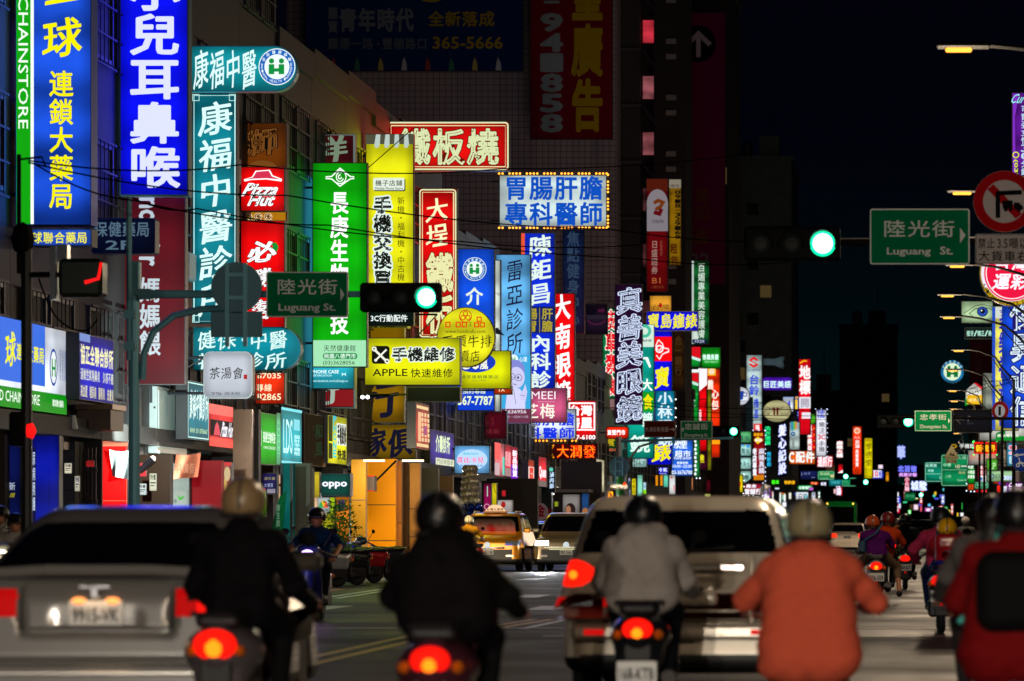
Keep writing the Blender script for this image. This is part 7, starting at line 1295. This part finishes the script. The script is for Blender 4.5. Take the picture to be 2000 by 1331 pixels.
cloth('small yellow green flag left of the green triangular one', ((508, 955), (520, 958), (522, 1010), (510, 1012)), 86, '6a9a18', [])
wallp('grey column of peeling paint left of the green phone sign', 574, 905, 606, 81, '8a8c80', .8)
wallp('pale narrow column edge beside the peeling grey one', 596, 915, 610, 80, 'a8b8a8', .7)
S('dark green glowing phone shop sign with rounded white capital letters', 624, 925, 684, 970, 78, '06443c', [T('oppo', 629, 941, 678, 955, 'f0f4ff', .05)], d=.5, uneven=.08, br=-1)
BXS = [('yellow and white strip poster left of the green phone sign', 614, 922, 624, 972, 'c8b020', 79), ('white poster with a striped rainbow dome under the green phone sign', 620, 972, 644, 1002, 'b8c8c8', 79), ('lime strip poster between rainbow dome and orange poster', 644, 972, 654, 1010, 'b0d010', 79.2), ('orange poster with a purple drawing under the green phone sign', 655, 971, 682, 1060, 'e08018', 79.3), ('lower yellow counter poster behind the potted shrub', 616, 1004, 654, 1090, 'a8a410', 79.5)]
for lb, x0, y0, x1, y1, c, s in BXS:
    its = [P(arc(632, 992, 9, 14, 180, 240, 5) + [(632, 992)], '30a050'), P(arc(632, 992, 9, 14, 240, 300, 5) + [(632, 992)], 'e0b020'), P(arc(632, 992, 9, 14, 300, 360, 5) + [(632, 992)], 'e05030')] if 'dome' in lb else [P([(660, 980), (672, 976), (676, 990), (668, 1000), (662, 996)], '3c2460')] if 'purple' in lb else []
    S(lb, x0, y0, x1, y1, s, c, its, lit=.85, br=0, name='shop_poster', cat='poster', fr=.3)
wallp('mustard tiled pillar left of the glowing orange wall', 686, 898, 714, 73, '7a5a14', .45, seams=(1.0, 2.0))
wallp('orange tiled shop wall brightly lit under the mustard sign', 714, 897, 773, 70, 'ffa000', .45, seams=(.9, 1.9), kind='paint')
wallp('tan narrow pillar at the right edge of the orange wall', 773, 900, 784, 69.5, 'c08038', .45, seams=(1.4,))
wallp('dark brown column between two tan panels', 784, 898, 797, 69, '4a3010', .5)
wallp('tan tiled panel right of the dark brown column', 797, 905, 820, 68.5, 'd08a3c', .45, seams=(1.0, 1.8))
wallp('grey shutter panel right of the tan tiles', 822, 915, 856, 64, '6a6660', .5, 'metal', metal=.4, seams=(.8, 1.4, 2.0))
for xx in (730, 806):
    a = W(xx, 902, 74); b = MB(); b.box((a.x - .28, a.y, a.z), (a.x + .28, a.y + .1, a.z + .05), emi('ffe8c0', 3., True)); r = tag(b.build('tube_lamp', None, a), 'bright tube lamp under the %s of the mustard sign' % {730: 'left part', 806: 'right end'}[xx], 'lamp')
    l = bpy.data.lights.new('tube_light', 'AREA'); l.shape = 'RECTANGLE'; l.size = 1.0; l.size_y = .3; l.energy = 210; l.color = (1, .8, .5); lo = bpy.data.objects.new('tube_light', l); COL.objects.link(lo); lo.parent = r; lo.location = (0, .05, -.05); lo.rotation_euler = (R(38), 0, 0)
a = W(731, 930, 72); b = MB(); b.box((W(704, 0, 72).x, a.y, W(0, 960, 72).z), (a.x, a.y + .5, a.z), mat('2c1410', .5)); o = tag(b.build('hanging_box_sign', None, a), 'small dark brown hanging box with thin red glowing edges', 'sign'); b = MB(); b.box((W(712, 0, 72).x, a.y - .02, a.z - .02), (a.x, a.y - .001, a.z + .01), emi('ff3010', .9)); b.box((W(712, 0, 72).x, a.y - .02, W(0, 960, 72).z), (a.x, a.y - .001, W(0, 959, 72).z + .01), emi('ff3010', .9)); b.build('glow_edge', o)
b = MB(); p0, p1 = W(700, 775, 75), W(760, 772, 75); b.tube([p0, p1], .03, DARK, 6); b.tube([W(731, 943, 71.5), W(774, 900, 71.5)], .03, DARK, 5)
o = tag(b.build('sign_lamp', None, p0), 'pair of small white sign lamps on an arm under the phone case sign', 'lamp'); b = MB()
for xx in (708, 718): b.ball(W(xx, 776, 75.2), .05, emi('f0f4ff', 8.), 8)
b.build('bulb', o); l = bpy.data.lights.new('sign_light', 'SPOT'); l.energy = 900; l.spot_size = R(100); l.spot_blend = .7; l.color = (.93, .97, 1); l.shadow_soft_size = .1; lo = bpy.data.objects.new('sign_light', l); COL.objects.link(lo); lo.parent = o; lo.location = W(713, 778, 76) - p0; lo.rotation_euler = Vector((.25, -.1, -.8)).to_track_quat('-Z', 'Y').to_euler()
for k, yy in enumerate((69.5, 81, 93.5, 109, 126, 146, 172)):       # tube lamps added under the arcade edge to brighten kerb, scooters and taxi
    a = Vector((-16.1, yy, 2.72)); b = MB(); b.box((a.x - .05, a.y - .6, a.z), (a.x + .05, a.y + .6, a.z + .05), emi('f4fff8', 3.)); r = tag(b.build('tube_lamp', None, a), 'white tube lamp added under the left arcade edge to brighten the kerb', 'lamp', 'added arcade tube lamps')
    l = bpy.data.lights.new('tube_light', 'AREA'); l.shape = 'RECTANGLE'; l.size = .4; l.size_y = 1.2; l.energy = 130; l.color = (.95, 1, .92); lo = bpy.data.objects.new('tube_light', l); COL.objects.link(lo); lo.parent = r; lo.location = (.1, 0, -.03); lo.rotation_euler = Vector((1, -.25, -1.1)).to_track_quat('-Z', 'Y').to_euler()
# potted shrub by the green phone sign
random.seed(3); a = W(662, 1105, 88); b = MB(); b.lathe((a.x, a.y, .15), (0, 0, 1), [(0, .2), (.35, .28), (.36, .22)], mat('6a3018', .7), 14); r = tag(b.build('potted_shrub', None, (a.x, a.y, .15)), 'leafy green potted shrub in front of the posters and parked scooters', 'plant')
b = MB()
for k in range(9): b.tube([(a.x, a.y, .45), (a.x + random.uniform(-.25, .25), a.y + random.uniform(-.2, .2), random.uniform(.9, 1.7))], [.015, .006], mat('3a2a18', .8), 4)
b.build('stem', r); b = MB(); LG = [mat(c, .45, 0, 'leaf') for c in ('2c6a1c', '1c4c14', '5a9028', '3c7c20')]
for k in range(900):
    t = random.random(); q = Vector((a.x + random.gauss(0, .17) * (1.25 - .3 * t), a.y + random.gauss(0, .17), .5 + 1.35 * t + random.gauss(0, .05))); d1 = Vector((random.gauss(0, 1), random.gauss(0, 1), random.gauss(0, .5))).normalized() * .05; d2 = d1.orthogonal().normalized() * .022
    b.add([q - d1, q + d2, q + d1, q - d2], [(0, 1, 2, 3)], LG[k % 4])
b.build('foliage', r)
# balloon column
a = W(918, 925, 62); r = empty('balloon_column', (a.x, a.y, .15), 'column of shiny silver, blue and pink balloons by the milk shop sign', 'balloons'); n = 0
for nm, c, z0, z1, w0, x0 in (('silver_cluster', 'b0a8a0', 1.75, 3.0, .42, 0), ('blue_cluster', '0c2c9a', .95, 1.75, .5, .02), ('pink_cluster', 'b0107c', .3, .95, .5, 0), ('left_blue_cluster', '0c2c9a', 1.6, 2.0, .16, -.42), ('left_pink_cluster', 'c01888', 1.35, 1.6, .14, -.45)):
    b = MB(); z = z0
    while z < z1:
        for k in range(8 if w0 > .3 else 4): b.ball((x0 + w0 * .75 * math.cos(k * .8 + z * 5) * (1.2 - (z / 4)), w0 * .6 * math.sin(k * .8 + z * 5), z), .12, mat(c, .12, .6, 'paint'), 8, sz=1.15)
        z += .2
    b.build(nm, r, smooth=True)
for lb, x0, y0, x1, y1, c, s, its in (
    ('narrow magenta banner with a round white mark behind the balloons', 945, 945, 959, 1012, '900c50', 60, [RG(951, 990, 4, 6, 'd890b0', 12), BX(951, 950, 953, 970, 'b8d8c8')]),
    ('narrow bright yellow banner with black strokes right of the magenta one', 961, 944, 970, 995, 'd8c808', 59, [LN([(964, 946), (966, 958), (969, 964)], 1, '201c08')]),
    ('white and red notice board with a red seal above the taxi roof', 968, 977, 1001, 1011, 'b8b0ac', 58, [EL(983, 986, 4.5, 6, 'b02020'), H('新天地房屋', 974, 998, 993, 1002, 'b04038', .02), BX(968, 1004, 1001, 1011, 'b82018')]),
    ('tiny red lit box on the dark arcade ceiling', 980, 958, 988, 970, 'f02838', 57, []),
    ('large grey poster of a dark haired woman beyond the taxi', 1099, 966, 1132, 1008, '8a8480', 50, [EL(1114, 996, 10, 13, '2c1c18', 20), EL(1110, 996, 5, 8, 'b07858', 16), P([(1100, 1008), (1106, 1004), (1122, 1004), (1130, 1008)], '3c2c28')]),
    ('blue and orange poster beside the poster of the woman', 1136, 964, 1150, 1006, '204880', 49.5, [EL(1143, 1000, 6, 8, 'b07040', 14)]),
    ('small yellow green lit mark beyond the red flag', 1083, 980, 1090, 990, 'b0c818', 51, [])):
    S(lb, x0, y0, x1, y1, s, c, its, lit=.75, br=0, name='shop_poster', cat='poster', fr=.3)
cloth('blue and red vertical banner tilted over the taxi', ((1012, 937), (1031, 938), (1022, 1002), (1006, 1001)), 56, '14308c', [H('滿額送', 1013, 940, 1027, 944, 'a8b4d8', .02), BX(1013, 948, 1026, 953, 'b0a880'), H('優惠專案', 1011, 957, 1024, 961, '90a0d0', .0), H('試用體驗', 1010, 966, 1022, 970, '90a0d0', .0), P([(1007, 981), (1023, 981), (1022, 1001), (1006, 1001)], 'b02018')], wave=.03)
cloth('dark red flag with a gold character in a white oval behind the patrol car', ((1042, 976), (1078, 996), (1070, 1020), (1038, 1020)), 54, '8a1020', [EL(1056, 1000, 15, 17, 'b8a8a8', 24), H('金', 1046, 986, 1066, 1010, 'a01420', .05)], wave=.04)
S('blue white neon sideways lettering on a dark box above the dark alley', 1070, 915, 1084, 962, 52, '101820', [BX(1073, 914, 1080, 921, '60c8b0'), V('滷肉飯', 1073, 922, 1082, 955, 'c8e4ff', .04, st='k')], br=0, lit=.95)
for k, (x0, y0, x1, y1, c, s, lb, its) in enumerate((
    (1193, 930, 1199, 956, 'c8f0e4', 36, 'narrow mint lit strip left of the grey mast base', []), (1200, 944, 1208, 966, 'd8e8d8', 35.8, 'small pale green lit board behind the grey mast', [BX(1201, 950, 1207, 960, '50b090')]),
    (1216, 948, 1226, 964, 'c0d8e8', 35.2, 'small white blue lit board right of the green mast bag', [H('沙', 1218, 951, 1225, 958, '304060', .02), H('龍', 1218, 958, 1225, 963, '304060', .02)]), (1227, 934, 1231, 980, 'd0d4f4', 35, 'thin white violet lit strip near the black helmet', [V('寶島鐘', 1227.5, 938, 1230.5, 976, '4048a0', .03)]),
    (1234, 935, 1242, 968, 'e0d010', 34.8, 'thin yellow lit strip with dark scribble near the black helmet', [V('早餐店', 1235, 938, 1241, 964, '908004', .04)]), (1245, 928, 1255, 974, '88dcc0', 34.6, 'pale jade vertical lit board behind the black helmet', []), (1256, 942, 1262, 966, 'b8e0f0', 34.4, 'small cyan over lime pill sign near the amber stripes', [BX(1256, 957, 1262, 966, '80d010'), H('冰', 1257, 946, 1261, 954, '2870a0', .03)]),
    (1296, 928, 1305, 952, '60d0b0', 30.6, 'jade box sign right of the amber stripes', []), (1307, 928, 1319, 966, 'd8dcdc', 30.3, 'white vertical board with red marks under the vape sign', [EL(1312, 933, 2, 2, 'd02040'), BX(1315, 948, 1318, 960, 'e09898')]), (1347, 933, 1353, 958, 'e08858', 27.5, 'slim peach lit strip left of the maroon bank sign', []), (1339, 936, 1343, 952, 'd8e0a8', 27.8, 'slim pale lit strip under the vape sign bulbs', []),
    (1356, 966, 1364, 982, 'a8c8c8', 25.5, 'pale lit doorway under the maroon bank sign', []), (1376, 965, 1388, 978, 'b8b860', 25.2, 'yellowish lit doorway right of the pale one', []), (1330, 950, 1335, 964, 'c8d0c0', 28, 'dim white lit sliver beside a dark wire', []), (1298, 972, 1304, 984, 'f01020', 30.8, 'small red lit block just above the black helmet', []))):
    S(lb, x0, y0, x1, y1, s, c, its, br=0, fr=.3, uneven=.15)
b = MB(); a, c = W(1258, 929, 31.5), W(1294, 949, 31.5); m1, m2 = emi('e89010', .9, True), mat('0c0c0c', .6)
for i in range(8): b.box((a.x + (c.x - a.x) * i / 8, a.y, c.z), (a.x + (c.x - a.x) * (i + 1) / 8, a.y + .2, a.z), m2 if i % 2 == 0 else m1)
tag(b.build('striped_awning', None, a), 'black and amber striped awning under the air conditioner sign', 'awning')
a = W(1212, 950, 43.5); b = MB(); b.ball(a, .22, mat('0c7a24', .5), 10, sz=2.2); o = tag(b.build('signal_bag', None, a), 'green wrapped signal hanging on the grey mast with a small orange lamp', 'traffic light'); b = MB(); b.ball((a.x + .2, a.y - .15, a.z + .05), .08, emi('ff4010', 1.5), 8, sz=1.6); b.build('orange_lamp', o)
b = MB(); a, c = W(1084, 900, 50), W(1164, 1006, 50); b.box((a.x, a.y + 2.6, .15), (c.x, a.y + 3, a.z), mat('2a1c14', .8, 0, 'wall')); b.box((a.x, a.y, W(0, 962, 50).z), (c.x - .3, a.y + 2.6, W(0, 956, 50).z), mat('5c4c40', .7, 0, 'wall')); tag(b.build('alley_arcade', None, a), 'dark brown arcade opening beneath the amber LED board', 'arcade')
wallp('dark wall strip behind the red fascia and posters', 950, 935, 1050, 56.5, '2a2220', base=.15)
for x0, ytop, x1, s, c, lb in ((858, 930, 884, 60.5, '9a7c68', 'pale cloth covered panel left of the balloons'), (1018, 950, 1036, 55, '4a3a34', 'brown pillar behind the tilted blue banner'), (1128, 895, 1164, 49, '3c2c22', 'brown wall right of the woman poster'), (1166, 960, 1182, 37.5, '5c4c3c', 'dim arcade pillar near the grey mast')): wallp(lb, x0, ytop, x1, s, c)
# air conditioners and cables on the near facades
AC = mat('8a8c88', .5, .3, 'metal')
for k, (y, z) in enumerate(((82.4, 6.6), (88, 9.2), (95, 7.0), (104, 8.2), (118, 7.4), (131, 6.2))):
    b = MB(); b.box((-15.99, y, z), (-15.5, y + .85, z + .6), AC, .03); o = tag(b.build('air_conditioner', None, (-16, y, z)), 'grey outdoor air conditioner unit on the dark left facades', 'air conditioner', 'air conditioners on the facades'); b = MB(); b.lathe((-15.75, y - .005, z + .3), (0, -1, 0), [(0, .2), (.01, .2), (.012, .05)], DARK, 14); b.build('fan_grille', o)

pr = random.Random(11)
for x0, y0, w_, h_ in ((126, 905, 14, 20), (146, 930, 10, 30), (168, 900, 16, 12), (268, 905, 18, 26), (292, 925, 14, 34), (312, 900, 16, 14), (270, 945, 16, 22), (316, 930, 12, 40), (376, 920, 20, 14), (380, 945, 14, 34), (402, 930, 8, 24), (460, 945, 12, 30), (476, 925, 12, 18), (494, 900, 9, 40), (578, 935, 12, 18), (592, 960, 10, 24), (500, 960, 9, 30), (690, 935, 12, 16), (700, 965, 9, 24), (800, 960, 12, 20), (826, 950, 14, 16), (842, 975, 10, 20)):
    c = pr.choice(('d8e0e0', 'e8d020', 'd82830', '20a8a0', 'f0a030', '3050c0', 'b8d8b0', 'e0d8c0')); t = pr.choice(('c01020', '102060', '204020', '301808'))
    s_ = max(60, (VX - x0 - w_) / 15.4)
    _S('small self-lit paper poster stuck along the left arcade pillars', x0, y0, x0 + w_, y0 + h_, s_, c, [H('特價', x0 + 1.5, y0 + 2, x0 + w_ - 1.5, y0 + h_ * .4, t, .03), BX(x0 + 2, y0 + h_ * .5, x0 + w_ - 2, y0 + h_ * .58, t), BX(x0 + 2, y0 + h_ * .68, x0 + w_ - 4, y0 + h_ * .74, t)], lit=.8, br=0, d=.04, fr=.2, name='paper_poster', cat='poster', group='paper posters on the arcade')  # paper emits its colours in place of arcade light
